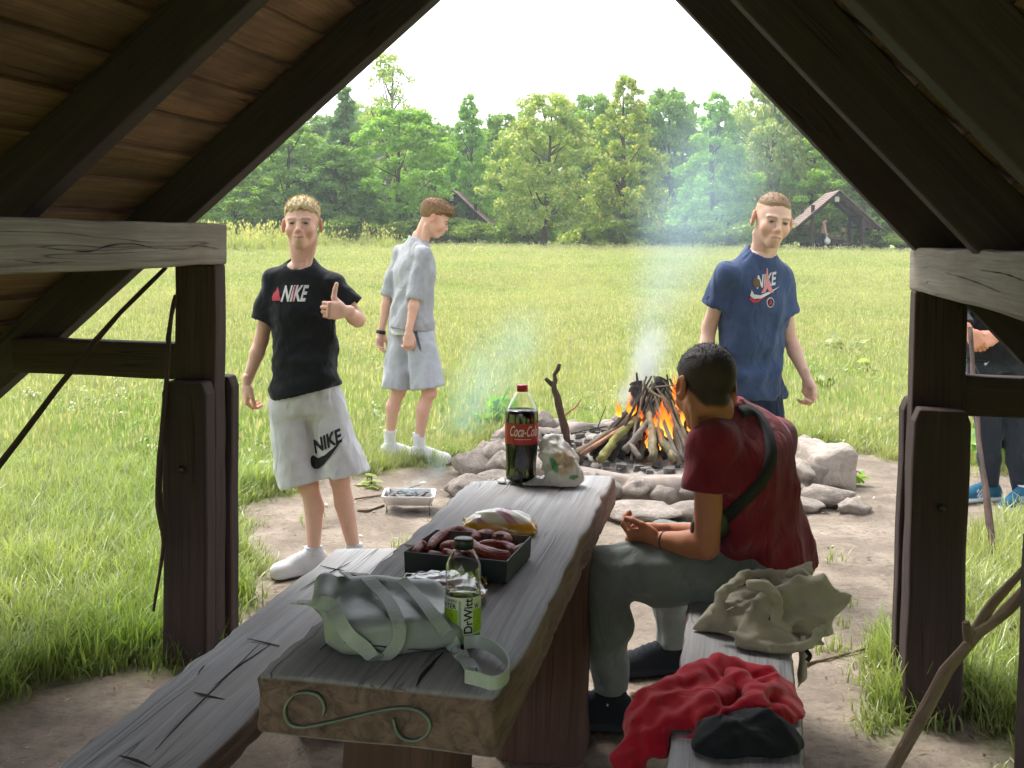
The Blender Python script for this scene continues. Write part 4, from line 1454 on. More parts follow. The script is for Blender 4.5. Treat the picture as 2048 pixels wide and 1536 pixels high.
join_skin('body', parts, M_skin, p3)
t3 = make_shirt(J3, 0.93, M_blue_cot, p3, sleeve=0.60, hem=0.02, loose=0.020, seed=51, amp=0.022, freq=18, neck_drop=0.02)
make_bottoms(J3, 1.0, M_navy_cot, p3, length=0.9, seed=61)
fn, fn2, fn3 = on_cloth(t3, 0, 0, 0), on_cloth(t3, 0, 0, 0, lift=0.0045), on_cloth(t3, 0, 0, 0, lift=0.006)
place2d(pxtext('NIKE', [(1513, 578), (1550, 570), (1515, 551)], bold=0.03), fn, 3.0, 'chest_print', M_pw, t3)
place2d(pxpoly([(1498, 596), (1503, 585), (1506, 592), (1516, 596), (1535, 590), (1560, 575), (1540, 592), (1522, 602), (1508, 606), (1500, 603)]), fn, 3.0, 'chest_print', M_pn, t3)
place2d(pxpoly([(1500, 592), (1503, 580), (1508, 589), (1520, 591), (1545, 580), (1558, 573), (1542, 586), (1522, 597), (1508, 598)]), fn2, 3.0, 'chest_print', M_pw, t3)
place2d(pxpoly([(1498, 598), (1502, 594), (1512, 601), (1530, 594), (1516, 604), (1506, 606)]), fn3, 3.0, 'chest_print', M_pr, t3)
# red lattice spire behind the lettering
place2d(pxpoly([(1532, 536), (1534, 536), (1536, 560), (1541, 574), (1546, 586), (1538, 586), (1533, 577), (1529, 586), (1521, 587), (1527, 574), (1530, 560)]), fn3, 3.0, 'chest_print', M_pp, t3)
place2d(pxspline([(1508, 556), (1518, 560), (1519, 572), (1510, 575), (1505, 566)], 20), fn2, 3.0, 'chest_print', M_pb, t3)
ring = [(1540 + 7.5 * math.cos(t), 605 + 10 * math.sin(t)) for t in np.linspace(0, 6.28, 21)[:-1]]
place2d(pxpoly(ring), fn, 3.0, 'chest_print', M_pw, t3)
place2d(pxpoly([(1540 + (x - 1540) * 0.82, 605 + (y - 605) * 0.82) for x, y in ring]), fn2, 3.0, 'chest_print', M_pn, t3)
place2d(pxpoly([(1540, 597), (1542, 604), (1545, 612), (1540, 608), (1535, 612), (1538, 604)]), fn3, 3.0, 'chest_print', M_pr, t3)
for q, dv in (('L', (0.4, -0.9)), ('R', (0.1, -1))):
    an = J3['an' + q]
    sock(vv(an[0], an[1], 0.05), vv(an[0], an[1], 0.13), 0.038, 0.039, M_sock_w, p3)
    shoe((an[0], an[1], 0), dv, 1.08, C('#3b3f4a'), C('#d0d0d0'), p3, 0.0, h=0.007)

# ---------------------------------------------------------------- seated boy with his back to us
Y4 = 3.62
SK4 = np.array(C('#b27a5c'))
def bsit(px, py, y):
    return aty(px, py, y)
J4 = {'pelvis': bsit(1520, 1118, 3.66), 'neck': bsit(1442, 814, 3.61), 'shL': bsit(1424, 890, 3.47), 'shR': bsit(1548, 880, 3.74), 'elL': bsit(1412, 1092, 3.44), 'wrL': bsit(1318, 1080, 3.55), 'elR': bsit(1420, 1075, 3.90), 'wrR': bsit(1312, 1062, 3.72),
      'hipL': bsit(1485, 1150, 3.56), 'hipR': bsit(1500, 1130, 3.80), 'knL': bsit(1205, 1145, 3.55), 'knR': bsit(1330, 1090, 4.10), 'anL': bsit(1222, 1385, 3.60), 'anR': bsit(1350, 1298, 4.08), 'toeL': vv(-0.9, 0.1, 0), 'toeR': vv(-0.85, -0.1, 0)}
p4 = thing('person', 'dark-haired boy in maroon t-shirt sitting on the bench, back turned', 'person', (J4['anL'][0], J4['anL'][1], 0), 'people at the campfire')
parts = make_head(bsit(1410, 776, 3.54), (-0.30, 0.90, -0.26), math.radians(3), 1.08, SK4, C('#2a2320'), [(-0.12, 0.06), (-0.07, 0.062), (-0.04, 0.045), (0.0, 0.022), (0.03, -0.020), (0.06, -0.068), (0.12, -0.080)], [(-0.1, 0.002), (0.0, 0.004), (0.05, 0.007), (0.12, 0.010)], p4, neck_to=J4['neck'] - ZX * 0.04, fade=C('#3a2c25'), neck=0.050, ear=1.1, brow=C('#2a2320'), hseed=12, strands=4200, slen=0.007, comb=(0, 0.1, -0.2))
parts.append(make_body(J4, 1.06, SK4))
parts.append(make_hand(J4['wrL'], (-0.95, 0.25, 0.05), (0.2, 0.6, 0.6), (-0.2, -0.4, 0.8), 'clasp', 1.0, 0.029, col=SK4))
parts.append(make_hand(J4['wrR'], (-0.9, -0.35, 0.02), (0.1, -0.7, -0.5), (-0.2, 0.3, 0.8), 'clasp', 1.0, 0.029, col=SK4))
join_skin('body', parts, M_skin, p4)
t4 = make_shirt(J4, 1.12, M_maroon, p4, sleeve=0.46, hem=-0.17, loose=0.026, seed=71, amp=0.026, freq=17, neck_r=0.064, neck_drop=0.015, back=0.035, flare=0.004, shell=False, shr=0.062)
make_bottoms(J4, 1.04, M_jog, p4, length=0.97, width=(0.100, 0.079), full=True, cuff=0.05, seed=81, amp=0.016, freq=22, name='joggers', up=-0.06, waist_cut=False)
m = MB()
wd = unit(J4['wrL'] - J4['elL'])
m.tube([J4['wrL'] - wd * 0.022, J4['wrL'] - wd * 0.019], 0.0315, 20)
m.build('bracelet', MATS['black_rubber'], p4, True)
x = NT('checked_sock')
ck = x.n('ShaderNodeTexChecker')
ck.inputs['Scale'].default_value = 70
ck.inputs[1].default_value = (*C('#c9ccd0'), 1)
ck.inputs[2].default_value = (*C('#26292e'), 1)
x.l(x.coords('Object'), ck.inputs[0])
x.base(ck.outputs[0])
x.set(Roughness=0.9)
M_checkc = x.m
for q, dv in (('L', (-0.95, 0.05)), ('R', (-0.9, -0.12))):
    an = J4['an' + q]
    sock(vv(an[0], an[1], 0.06), vv(an[0], an[1], 0.165), 0.042, 0.041, M_checkc, p4)
    shoe((an[0], an[1], 0), dv, 1.18, C('#22262c'), C('#2f3439'), p4, 0.0)
# cross-body bag: strap over the back, pouch at the left hip
bvh4 = BVHTree.FromPolygons([tuple(v.co) for v in t4.data.vertices], [tuple(p.vertices) for p in t4.data.polygons])
bag4 = thing('crossbody_bag', 'small black crossbody bag slung over the seated boy\'s maroon back', 'bag', J4['pelvis'])
sp = []
for (px, py) in [(1478, 826), (1500, 822), (1518, 836), (1532, 862), (1540, 895), (1538, 925), (1524, 958), (1502, 985), (1478, 1008), (1455, 1030), (1432, 1052)]:
    hit = bvh4.ray_cast(Vector(cpos), Vector(ray(px, py)).normalized())
    if hit[0] is not None:
        sp.append((np.array(hit[0]) + np.array(hit[1]) * 0.006, np.array(hit[1])))
P_ = spline([q[0] for q in sp], 40)
N_ = spline([q[1] for q in sp], 40)
T_ = np.gradient(P_, axis=0)
MB().ribbon(P_, np.cross(N_, T_), 0.040, 0.004).build('strap', mat_plain('black_webbing', C('#14161a'), 0.75, C('#0d0e11'), 60, 0.3), bag4, True)
gb = Field(bsit(1440, 1040, 3.5) - 0.2, bsit(1440, 1040, 3.5) + 0.2, 0.007)
bc = bsit(1432, 1042, 3.49)
bu = unit(bsit(1392, 1092, 3.44) - bsit(1470, 990, 3.50))
bn_ = unit(np.cross(bu, (0.8, 0.55, 0.1)))
Mb = np.stack([bu, np.cross(bn_, bu), bn_], 1)
gb.ell(bc, (0.105, 0.062, 0.036), 0.0, 'u', Mb)
gb.ell(bc + bu * 0.03, (0.075, 0.064, 0.038), 0.03, 'u', Mb)
gb.warp(folds(0.010, 40, 3))
soft('pouch', gb, mat_plain('black_nylon', C('#22262b'), 0.5, C('#16181c'), 40, 0.3), bag4, None, 1)
pz = [bc + bu * t + Mb[:, 1] * 0.012 + bn_ * sgn for t, sgn in ((0, 0),)]
zp = spline([bc + bu * t + Mb[:, 1] * -0.02 * (1 - (t / 0.1) ** 2) - bn_ * 0.036 * math.sqrt(max(0.05, 1 - (t / 0.105) ** 2)) for t in np.linspace(-0.085, 0.085, 7)], 20)
MB().tube(zp, 0.0025, 6).build('zip', mat_plain('zip_grey', C('#6b7076'), 0.4), bag4, True)

# ---------------------------------------------------------------- two more people beyond the right post
Y5 = 6.9
SK5 = np.array(C('#d39a80'))
J5 = joints(Y5, neck=(1997, 512, 0.02), pelvis=(1994, 715, 0.02), shL=(2050, 535, 0.02), shR=(1944, 532, 0.02), elL=(2054, 635, -0.05), wrL=(1994, 672, -0.20), elR=(1914, 630, -0.02), wrR=(1939, 662, -0.20),
            hipL=(2024, 735, 0.02), hipR=(1966, 735, 0.02), knL=(2030, 865, -0.02), knR=(1977, 865, 0.0), anL=(2044, 995, -0.12), anR=(1980, 976, 0.02), toeL=(-0.55, -0.8, 0), toeR=(-0.97, -0.2, 0))
p5 = thing('person', 'person in black top and trousers clasping hands beyond the post', 'person', (J5['anR'][0], J5['anR'][1], 0), 'people at the campfire')
HL_ = [(-0.12, 0.06), (-0.07, 0.062), (-0.04, 0.045), (0.0, 0.022), (0.03, -0.012), (0.06, -0.05), (0.12, -0.06)]
parts = make_head(aty(1995, 452, Y5 - 0.02), (-0.3, -0.95, -0.1), 0, 1.0, SK5, C('#4a3a2c'), HL_, [(-0.1, 0.004), (0.0, 0.006), (0.05, 0.012), (0.12, 0.018)], p5, h=0.005, brow=C('#4a3a2c'))
parts.append(make_body(J5, 1.02, SK5, 0.011))
parts.append(make_hand(J5['wrL'], (-0.93, -0.3, -0.28), (0.1, 0.9, -0.4), (-0.1, -0.3, 0.9), 'clasp', 1.15, 0.029, 0.0045, col=SK5))
parts.append(make_hand(J5['wrR'], (0.45, -0.4, -0.8), (0.3, 0.9, -0.1), (0.5, -0.1, 0.8), 'clasp', 1.1, 0.028, 0.0045, col=SK5))
join_skin('body', parts, M_skin, p5)
make_shirt(J5, 1.04, M_blackc, p5, long_sleeve=0.86, hem=-0.02, loose=0.030, seed=91, amp=0.010, h=0.011, name='jacket')
b5 = make_bottoms(J5, 1.0, mat_cloth('dark_slate_fleece', C('#2b2f37'), C('#22262d')), p5, length=0.96, width=(0.100, 0.072), full=True, cuff=0.050, seed=95, h=0.011, name='trousers')
place2d(pxpoly([(1968, 729), (1970, 725), (1974, 726), (1980, 721), (1972, 731)]), on_cloth(b5, 0, 0, 0), 3.0, 'trouser_print', M_pw, b5)
m = MB()
wd = unit(J5['wrL'] - J5['elL'])
m.tube([J5['wrL'] - wd * 0.04, J5['wrL'] - wd * 0.012], 0.036, 16)
wt = m.build('watch', MATS['black_rubber'], p5, True)
m = MB()
fc = J5['wrL'] - wd * 0.026 + vv(-0.05, -0.75, 0.6) * 0.034
nn5 = unit(vv(-0.05, -0.85, 0.5))
m.tube([fc, fc + nn5 * 0.010], 0.021, 18)
m.build('watch_face', M_pw, wt, True)
for q, dv in (('L', (-0.75, -0.65)), ('R', (-0.97, -0.2))):
    an = J5['an' + q]
    sock(vv(an[0], an[1], 0.06), vv(an[0], an[1], 0.14), 0.040, 0.040, M_sock_w, p5)
    shoe((an[0], an[1], 0), dv, 1.15, C('#2d5f78'), C('#c5ccd0'), p5, 0.0, accent=C('#d5dadf'), h=0.007)
x = NT('plaid_cloth')
v = x.coords('Object')
sep = x.n('ShaderNodeSeparateXYZ')
x.l(v, sep.inputs[0])
w1 = x.math('SINE', x.math('MULTIPLY', sep.outputs[2], 95.0))
w2 = x.math('SINE', x.math('MULTIPLY', x.math('ADD', sep.outputs[0], sep.outputs[1]), 80.0))
c_ = x.ramp(x.math('ADD', x.math('MULTIPLY', w1, 0.25), x.math('ADD', x.math('MULTIPLY', w2, 0.25), 0.5)), [(0.2, C('#3c4150')), (0.45, C('#8d90a6')), (0.75, C('#c9c9d6'))])
x.base(c_)
x.set(Roughness=0.9)
M_plaid = x.m
Y6 = 10.0
def J6f(px, py, dz=0.0):
    return aty(px, py, Y6 + dz)
J6 = joints(Y6, neck=(1888, 508, 0), pelvis=(1885, 638, 0), shL=(1925, 525, 0), shR=(1852, 524, 0), elL=(1930, 595, 0), wrL=(1926, 640, -0.1), elR=(1846, 595, 0), wrR=(1850, 650, -0.1),
            hipL=(1906, 650, 0), hipR=(1866, 650, 0), knL=(1907, 738, 0), knR=(1868, 738, 0), anL=(1905, 826, 0.03), anR=(1868, 828, 0.03), toeL=(0.2, -1, 0), toeR=(-0.1, -1, 0))
p6 = thing('person', 'person in grey plaid shorts standing hidden behind the right post', 'person', (J6['anR'][0], J6['anR'][1], float(ground_h(J6['anR'][0], Y6))), 'people at the campfire')
parts = make_head(aty(1888, 468, Y6), (-0.2, -1, 0), 0, 1.0, SK5, C('#5a4634'), HL_, [(-0.1, 0.004), (0.0, 0.006), (0.05, 0.012), (0.12, 0.016)], p6, h=0.006)
parts.append(make_body(J6, 1.02, SK5, 0.013))
for q in 'LR':
    parts.append(make_hand(J6['wr' + q], (0, -0.2, -1), (0.9 if q == 'R' else -0.9, 0.2, 0), (0, -1, 0), 'relaxed', 1.0, 0.027, 0.006, col=SK5))
join_skin('body', parts, M_skin, p6)
make_shirt(J6, 1.02, M_navy_cot, p6, seed=101, h=0.013)
make_bottoms(J6, 1.04, M_plaid, p6, length=0.86, width=(0.105, 0.125), seed=105, h=0.012)
for q in 'LR':
    an = J6['an' + q]
    gz = float(ground_h(an[0], an[1]))
    sock(vv(an[0], an[1], gz + 0.05), vv(an[0], an[1], gz + 0.13), 0.038, 0.039, M_sock_w, p6)
    shoe((an[0], an[1], 0), (0.1, -1), 1.1, C('#40454f'), C('#c0c0c0'), p6, gz, h=0.009)
# ================================================================== trees
def mat_leaf(name, trans=0.48, rough=0.6):
    x = NT(name)
    t = x.t
    c = x.attr('Col').outputs['Color']
    oi = x.n('ShaderNodeObjectInfo')
    col = x.mix(1.0, x.mix(1.0, c, (1.12, 1.16, 0.98), 'MULTIPLY'), oi.outputs['Color'], 'MULTIPLY')
    d = x.n('ShaderNodeBsdfDiffuse')
    tr = x.n('ShaderNodeBsdfTranslucent')
    gl = x.n('ShaderNodeBsdfGlossy')
    gl.inputs['Roughness'].default_value = 0.45
    gl.inputs['Color'].default_value = (1, 1, 1, 1)
    x.l(col, d.inputs[0])
    warm = x.mix(1.0, col, (1.15, 1.2, 0.55), 'MULTIPLY')
    x.l(warm, tr.inputs[0])
    m1 = x.n('ShaderNodeMixShader')
    m1.inputs[0].default_value = trans
    x.l(d.outputs[0], m1.inputs[1])
    x.l(tr.outputs[0], m1.inputs[2])
    m2 = x.n('ShaderNodeMixShader')
    m2.inputs[0].default_value = 0.04
    x.l(m1.outputs[0], m2.inputs[1])
    x.l(gl.outputs[0], m2.inputs[2])
    t.nodes.remove(x.p)
    x.l(m2.outputs[0], t.nodes['Material Output'].inputs[0])
    MATS[name] = x.m
    return x.m
M_leaf = mat_leaf('tree_leaf')
M_bark = mat_wood('tree_bark', C('#3b342c'), C('#655a4c'), C('#4c463b'))
def leaf_cloud(P, N, size, cols, r):
    """rhombic leaves at points P facing roughly N"""
    n = len(P)
    rv = r.normal(size=(n, 3))
    nn = N + 0.9 * rv
    nn /= np.linalg.norm(nn, axis=1, keepdims=True)
    u = np.cross(nn, r.normal(size=(n, 3)))
    u /= np.linalg.norm(u, axis=1, keepdims=True)
    w = np.cross(nn, u)
    s = (size * r.uniform(0.6, 1.35, n))[:, None]
    V = np.stack([P - u * s, P + w * s * 0.55, P + u * s, P - w * s * 0.55], 1).reshape(-1, 3)
    F = np.arange(4 * n).reshape(-1, 4)
    return V, F, np.repeat(cols, 4, 0)
def crown_points(kind, n, r):
    """unit crown: height 1 (0..1), radius ~0.5"""
    if kind in ('round', 'linden'):
        lob = []
        ph = r.uniform(0, 6.28, 6)
        while len(lob) < 230:
            z = r.uniform(0.02, 0.97)
            a = r.uniform(0, 6.28)
            prof = 0.47 * math.sin(min(1, (z + 0.10) / 1.12) * math.pi) ** 0.62
            prof *= 1 + 0.16 * math.sin(2 * a + ph[0] + 5 * z) + 0.12 * math.sin(3 * a + ph[1] - 9 * z) + 0.10 * math.sin(5 * a + ph[2] + 14 * z)
            q = prof * r.uniform(0.2, 1) ** 0.45
            if math.sin(4 * a + 17 * z + ph[3]) > 0.86 and q > 0.6 * prof:
                continue
            lob.append((math.cos(a) * q, math.sin(a) * q, z, r.uniform(0.035, 0.075)))
    elif kind == 'cone':
        lob = []
        ph = r.uniform(0, 6.28, 4)
        for i in range(240):
            z = r.uniform(0.01, 0.985) ** 1.1
            a = r.uniform(0, 6.28)
            prof = (0.46 * (1 - z) ** 0.7 + 0.02) * (1 + 0.16 * math.sin(3 * a + ph[0] + 12 * z) + 0.14 * math.sin(z * 40 + 2 * a + ph[1]))
            q = prof * r.uniform(0.15, 1) ** 0.45
            lob.append((math.cos(a) * q, math.sin(a) * q, z - 0.06 * q, 0.025 + 0.05 * (1 - z) * r.uniform(0.6, 1.2)))
    elif kind == 'spruce':
        lob = []
        for i in range(90):
            z = r.uniform(0.03, 0.98)
            prof = 0.36 * (1 - z) ** 0.85 + 0.015
            a = r.uniform(0, 6.28)
            q = prof * r.uniform(0.3, 1)
            lob.append((math.cos(a) * q, math.sin(a) * q, z - 0.10 * q, 0.03 + 0.045 * (1 - z)))
    elif kind == 'birch':
        lob = []
        for i in range(60):
            z = r.uniform(0.22, 0.99)
            prof = 0.36 * math.sin(min(1, (1.08 - z) / 0.8) * math.pi * 0.5)
            a = r.uniform(0, 6.28)
            q = prof * math.sqrt(r.uniform(0.05, 1))
            lob.append((math.cos(a) * q, math.sin(a) * q, z, r.uniform(0.03, 0.06)))
    else:       # bush
        lob = [(r.uniform(-0.35, 0.35), r.uniform(-0.35, 0.35), r.uniform(0.2, 0.75), r.uniform(0.14, 0.24)) for i in range(14)]
    lob = np.array(lob)
    wgt = lob[:, 3] ** 2
    li = r.choice(len(lob), n, p=wgt / wgt.sum())
    d = r.normal(size=(n, 3))
    d /= np.linalg.norm(d, axis=1, keepdims=True)
    rad = r.uniform(0.05, 1.0, n) ** 0.45 * r.uniform(0.8, 1.35, n)
    sq = np.array([1.15, 1.15, 0.6])
    P = lob[li, :3] + d * (lob[li, 3] * rad)[:, None] * sq
    return P, d, li, lob, rad
def make_tree(kind, n, leaf, base, var, H=8.0, W=5.0, crown0=0.12, tips=None, seed=1, name='tree', bark=None):
    r = np.random.default_rng(seed)
    P, d, li, lob, rad = crown_points(kind, n, r)
    z0 = crown0 * H
    sc = np.array([W, W, H - z0])
    P = P * sc + np.array([0, 0, z0])
    base, var = np.array(base), np.array(var)
    t = np.clip(r.normal(0.5, 0.28, n) * 0.5 + r.random(len(lob))[li] * 0.5, 0, 1)
    cols = base * (1 - t)[:, None] + var * t[:, None]
    if tips is not None:
        m = (rad > 0.80) & (r.random(n) < tips[1]) & (d[:, 2] > -0.3)
        cols[m] = np.array(tips[0]) * r.uniform(0.75, 1.1, (m.sum(), 1))
    V, F, cc = leaf_cloud(P, d, leaf, cols, r)
    me = new_mesh('crown', V, F, {'Col': ('COL', cc)}, smooth=False)
    m = MB()
    lean = r.normal(0, 0.15, 2)
    tp = spline([(0, 0, -0.25), (0.02, 0.02, 0.12 * H), (lean[0] * 0.5, lean[1] * 0.5, 0.45 * H), (lean[0], lean[1], 0.9 * H)], 14)
    rb = 0.024 * H
    m.tube(tp, rb * np.linspace(1.15, 0.12, 14) ** 0.8, 9, True, 0.15, 3)
    for i in range(16 if kind != 'spruce' else 10):
        q = lob[r.integers(len(lob))][:3] * sc + np.array([0, 0, z0])
        zs = max(0.1 * H, q[2] - r.uniform(0.12, 0.3) * H)
        zs = min(zs, 0.8 * H)
        k = zs / (0.9 * H)
        st = np.array([lean[0] * k, lean[1] * k, zs])
        md = (st + q) / 2 + np.array([0, 0, -0.02 * H])
        m.tube(spline([st, md, q], 7), rb * 0.42 * (1 - 0.6 * k) * np.linspace(1, 0.2, 7), 6, False)
    tm = m.mesh('trunk', True)
    return tm, me
TREES = {}
TREES['round'] = make_tree('round', 20000, 0.105, C('#62803f'), C('#9fb460'), seed=2, crown0=0.08)
TREES['round2'] = make_tree('round', 20000, 0.11, C('#678544'), C('#a8bc66'), seed=12, W=5.6, crown0=0.13)
TREES['linden'] = make_tree('linden', 22000, 0.10, C('#6f8b4c'), C('#b2bf78'), tips=(C('#d3cb94'), 0.42), seed=3, W=6.0, crown0=0.09)
TREES['cone'] = make_tree('cone', 20000, 0.10, C('#6c8848'), C('#b0be6c'), tips=(C('#ccc476'), 0.40), seed=4, W=5.6, crown0=0.02)
TREES['bright'] = make_tree('cone', 19000, 0.105, C('#689446'), C('#acc864'), seed=5, W=5.2, crown0=0.05)
TREES['spruce'] = make_tree('spruce', 13000, 0.10, C('#4f6e44'), C('#7c9858'), seed=6, W=5.0, crown0=0.05)
TREES['birch'] = make_tree('birch', 3000, 0.075, C('#6b8240'), C('#a9b766'), seed=7, W=5.5, crown0=0.1)
LABT = {}
def place_tree(kind, px, top, wpx, Y, tint=(1, 1, 1), label=None, group='trees behind the meadow', rot=None):
    base = aty(px, 470, Y)
    x, y = base[0], base[1]
    gz = float(ground_h(x, y))
    H = (aty(px, top, Y)[2] - gz) * 1.06
    Wm = wpx * Y / FPX
    tm, cm = TREES[kind]
    w0 = {'round': 5.0, 'round2': 5.6, 'linden': 6.0, 'cone': 5.6, 'bright': 5.2, 'spruce': 5.0, 'birch': 5.5}[kind]
    o = thing('tree', label, 'tree', (x, y, gz), group)
    o.rotation_euler.z = rng.uniform(0, 6.28) if rot is None else rot
    o.scale = (Wm / (w0 * 0.92), Wm / (w0 * 0.92), H / 8.0)
    for nm, me, mt in (('trunk', tm, M_bark), ('crown', cm, M_leaf)):
        c = bpy.data.objects.new(nm, me)
        scene.collection.objects.link(c)
        if not me.materials:
            me.materials.append(mt)
        c.parent = o
        c.color = (*tint, 1)
    return o
T_ = [
    ('round', 468, 335, 165, 60, (1, 1.05, 0.8), 'small rounded green tree at the meadow edge under the left rafter'),
    ('round2', 575, 262, 215, 64, (0.85, 0.95, 0.8), 'broad green tree rising behind the thumbs-up boy'),
    ('spruce', 690, 190, 220, 72, (0.95, 1.05, 0.95), 'dark spruce peeking beside the left rafter'),
    ('round', 668, 300, 150, 62, (0.7, 0.85, 0.75), 'dense dark green tree right of the thumbs-up boy\'s head'),
    ('round2', 795, 232, 205, 63, (0.95, 1.12, 0.75), 'bright green rounded tree behind the walking man'),
    ('birch', 775, 128, 240, 84, (1.2, 1.15, 1.0), 'tall thin-leaved birch seen against the white sky'),
    ('bright', 935, 203, 150, 69, (0.85, 0.95, 0.9), 'slim pointed dull green tree above the small far shelter roof'),
    ('round', 872, 255, 130, 74, (0.95, 1.05, 0.9), 'mid green tree between the walking man and the slim pointed tree'),
    ('round', 1008, 240, 150, 76, (0.9, 1, 0.85), 'grey-green tree filling the gap left of the blossoming linden'),
    ('linden', 1088, 200, 215, 59, (1, 1, 1), 'large linden full of pale cream blossom with a twin trunk'),
    ('round2', 1178, 205, 150, 78, (0.95, 1.05, 1.0), 'dull green tree behind the blossoming linden'),
    ('cone', 1248, 165, 215, 63, (1.05, 1.02, 0.9), 'tall pointed yellow-green tree in the middle of the treeline'),
    ('round', 1335, 190, 160, 82, (0.9, 1.05, 0.95), 'hazy green tree behind the smoke'),
    ('bright', 1428, 200, 205, 67, (1, 1.05, 0.9), 'fresh green pointed tree veiled by blue smoke'),
    ('linden', 1535, 165, 180, 71, (1.08, 1.05, 1.05), 'tall pale blossoming tree above the blue-shirted boy'),
    ('linden', 1618, 205, 170, 70, (0.95, 1.0, 0.85), 'pale yellow-green tree left of the far shelter'),
    ('round2', 1700, 245, 220, 67, (0.95, 1.08, 0.75), 'leafy green tree right behind the far open shelter'),
    ('round', 1800, 300, 215, 64, (0.9, 1, 0.75), 'low green tree at the foot of the right rafter'),
    ('round2', 1905, 260, 220, 66, (0.9, 1, 0.8), 'green tree hidden behind the right wall plate'),
    ('round', 2040, 230, 230, 68, (0.9, 1, 0.8), 'green tree at the far right end of the treeline'),
    ('round2', 330, 250, 240, 66, (0.9, 1, 0.8), 'green tree hidden behind the left roof boards'),
    ('round', 180, 240, 240, 68, (0.9, 1, 0.8), 'green tree at the far left end of the treeline')]
for row in T_:
    place_tree(*row[:5], row[5], row[6])
for i, px in enumerate(range(240, 2100, 92)):
    k = ['round', 'spruce', 'round2', 'round'][i % 4]
    place_tree(k, px + rng.uniform(-20, 20), 246 + rng.uniform(-30, 25), 215 + rng.uniform(-20, 30), 88 + rng.uniform(-5, 9), (0.8, 0.92, 0.85), 'dark woodland tree in the second row behind the meadow trees', 'second row of woodland trees')
# the wood itself, a mass of foliage beyond the second row
r_ = np.random.default_rng(77)
nw = 46000
X_ = r_.uniform(-75, 80, nw)
Y_ = r_.uniform(98, 112, nw)
top_ = 9.0 + 1.6 * np.sin(X_ * 0.31) + 1.3 * np.sin(X_ * 0.83 + 1) + 0.8 * np.sin(X_ * 2.1)
Z_ = ground_h(X_, Y_) + top_ * r_.uniform(0, 1, nw) ** 0.8
t_ = r_.random((nw, 1)) * 0.6 + 0.2 * np.sin(X_ * 0.5)[:, None] + 0.2
Vw, Fw, Cw = leaf_cloud(np.stack([X_, Y_, Z_], 1), np.tile((0, -0.7, 0.5), (nw, 1)), 0.42, np.array(C('#4c6b34')) * (1 - t_) + np.array(C('#83a050')) * t_, r_)
wo = add('woodland', new_mesh('woodland', Vw, Fw, {'Col': ('COL', Cw)}, False), M_leaf)
wo.color = (1, 1, 1, 1)
tag(wo, 'unbroken green wood behind the meadow trees', 'wood', kind='stuff')
# low shrubs along the edge of the wood
bt, bl = make_tree('bush', 3800, 0.075, C('#55702c'), C('#9aab4a'), H=1.4, W=1.9, crown0=0.02, seed=9)
for i in range(26):
    px = 420 + i * 58 + rng.uniform(-25, 25)
    Y = rng.uniform(60, 66)
    b_ = aty(px, 470, Y)
    o = thing('shrub', 'low leafy shrub at the foot of the treeline', 'shrub', (b_[0], b_[1], float(ground_h(b_[0], b_[1]))), 'shrubs along the treeline')
    o.rotation_euler.z = rng.uniform(0, 6.28)
    s_ = rng.uniform(0.7, 1.5)
    o.scale = (s_ * 1.2, s_ * 1.2, s_)
    for nm, me, mt in (('stem', bt, M_bark), ('crown', bl, M_leaf)):
        c = bpy.data.objects.new(nm, me)
        scene.collection.objects.link(c)
        if not me.materials:
            me.materials.append(mt)
        c.parent = o
        k = rng.uniform(0.75, 1.1)
        c.color = (k, k * 1.05, k * 0.8, 1)

# ================================================================== grass
def mat_grass():
    x = NT('grass_blade')
    t = x.t
    c = x.attr('Col').outputs['Color']
    oi = x.n('ShaderNodeObjectInfo')
    geo = x.n('ShaderNodeNewGeometry')
    mp = x.n('ShaderNodeMapping')
    x.l(geo.outputs['Position'], mp.inputs[0])
    n1 = x.noise(mp.outputs[0], 0.55, 4, 0.6)
    n2 = x.noise(mp.outputs[0], 0.12, 3, 0.5)
    dry = x.ramp(x.math('ADD', x.math('MULTIPLY', n1, 0.6), x.math('MULTIPLY', n2, 0.6)), [(0.48, (0, 0, 0)), (0.66, (1, 1, 1))])
    lush = x.ramp(x.noise(mp.outputs[0], 1.1, 4, 0.6), [(0.52, (0, 0, 0)), (0.66, (1, 1, 1))])
    c = x.mix(x.math('MULTIPLY', lush, 0.75), c, x.mix(1.0, c, (0.60, 0.74, 0.55), 'MULTIPLY'))
    c = x.mix(x.math('MULTIPLY', dry, 0.50), c, C('#cdc292'))
    v = x.math('ADD', x.math('MULTIPLY', oi.outputs['Random'], 0.5), 0.75)
    hsv = x.n('ShaderNodeHueSaturation')
    hsv.inputs['Saturation'].default_value = 0.97
    c = x.mix(1.0, c, (0.96, 0.99, 0.93), 'MULTIPLY')
    x.l(v, hsv.inputs['Value'])
    x.l(c, hsv.inputs['Color'])
    col = hsv.outputs[0]
    d = x.n('ShaderNodeBsdfDiffuse')
    tr = x.n('ShaderNodeBsdfTranslucent')
    gl = x.n('ShaderNodeBsdfGlossy')
    gl.inputs['Roughness'].default_value = 0.38
    x.l(col, d.inputs[0])
    x.l(x.mix(1.0, col, (1.1, 1.15, 0.6), 'MULTIPLY'), tr.inputs[0])
    m1 = x.n('ShaderNodeMixShader')
    m1.inputs[0].default_value = 0.4
    x.l(d.outputs[0], m1.inputs[1])
    x.l(tr.outputs[0], m1.inputs[2])
    m2 = x.n('ShaderNodeMixShader')
    m2.inputs[0].default_value = 0.07
    x.l(m1.outputs[0], m2.inputs[1])
    x.l(gl.outputs[0], m2.inputs[2])
    t.nodes.remove(x.p)
    x.l(m2.outputs[0], t.nodes['Material Output'].inputs[0])
    return x.m
M_grass = mat_grass()
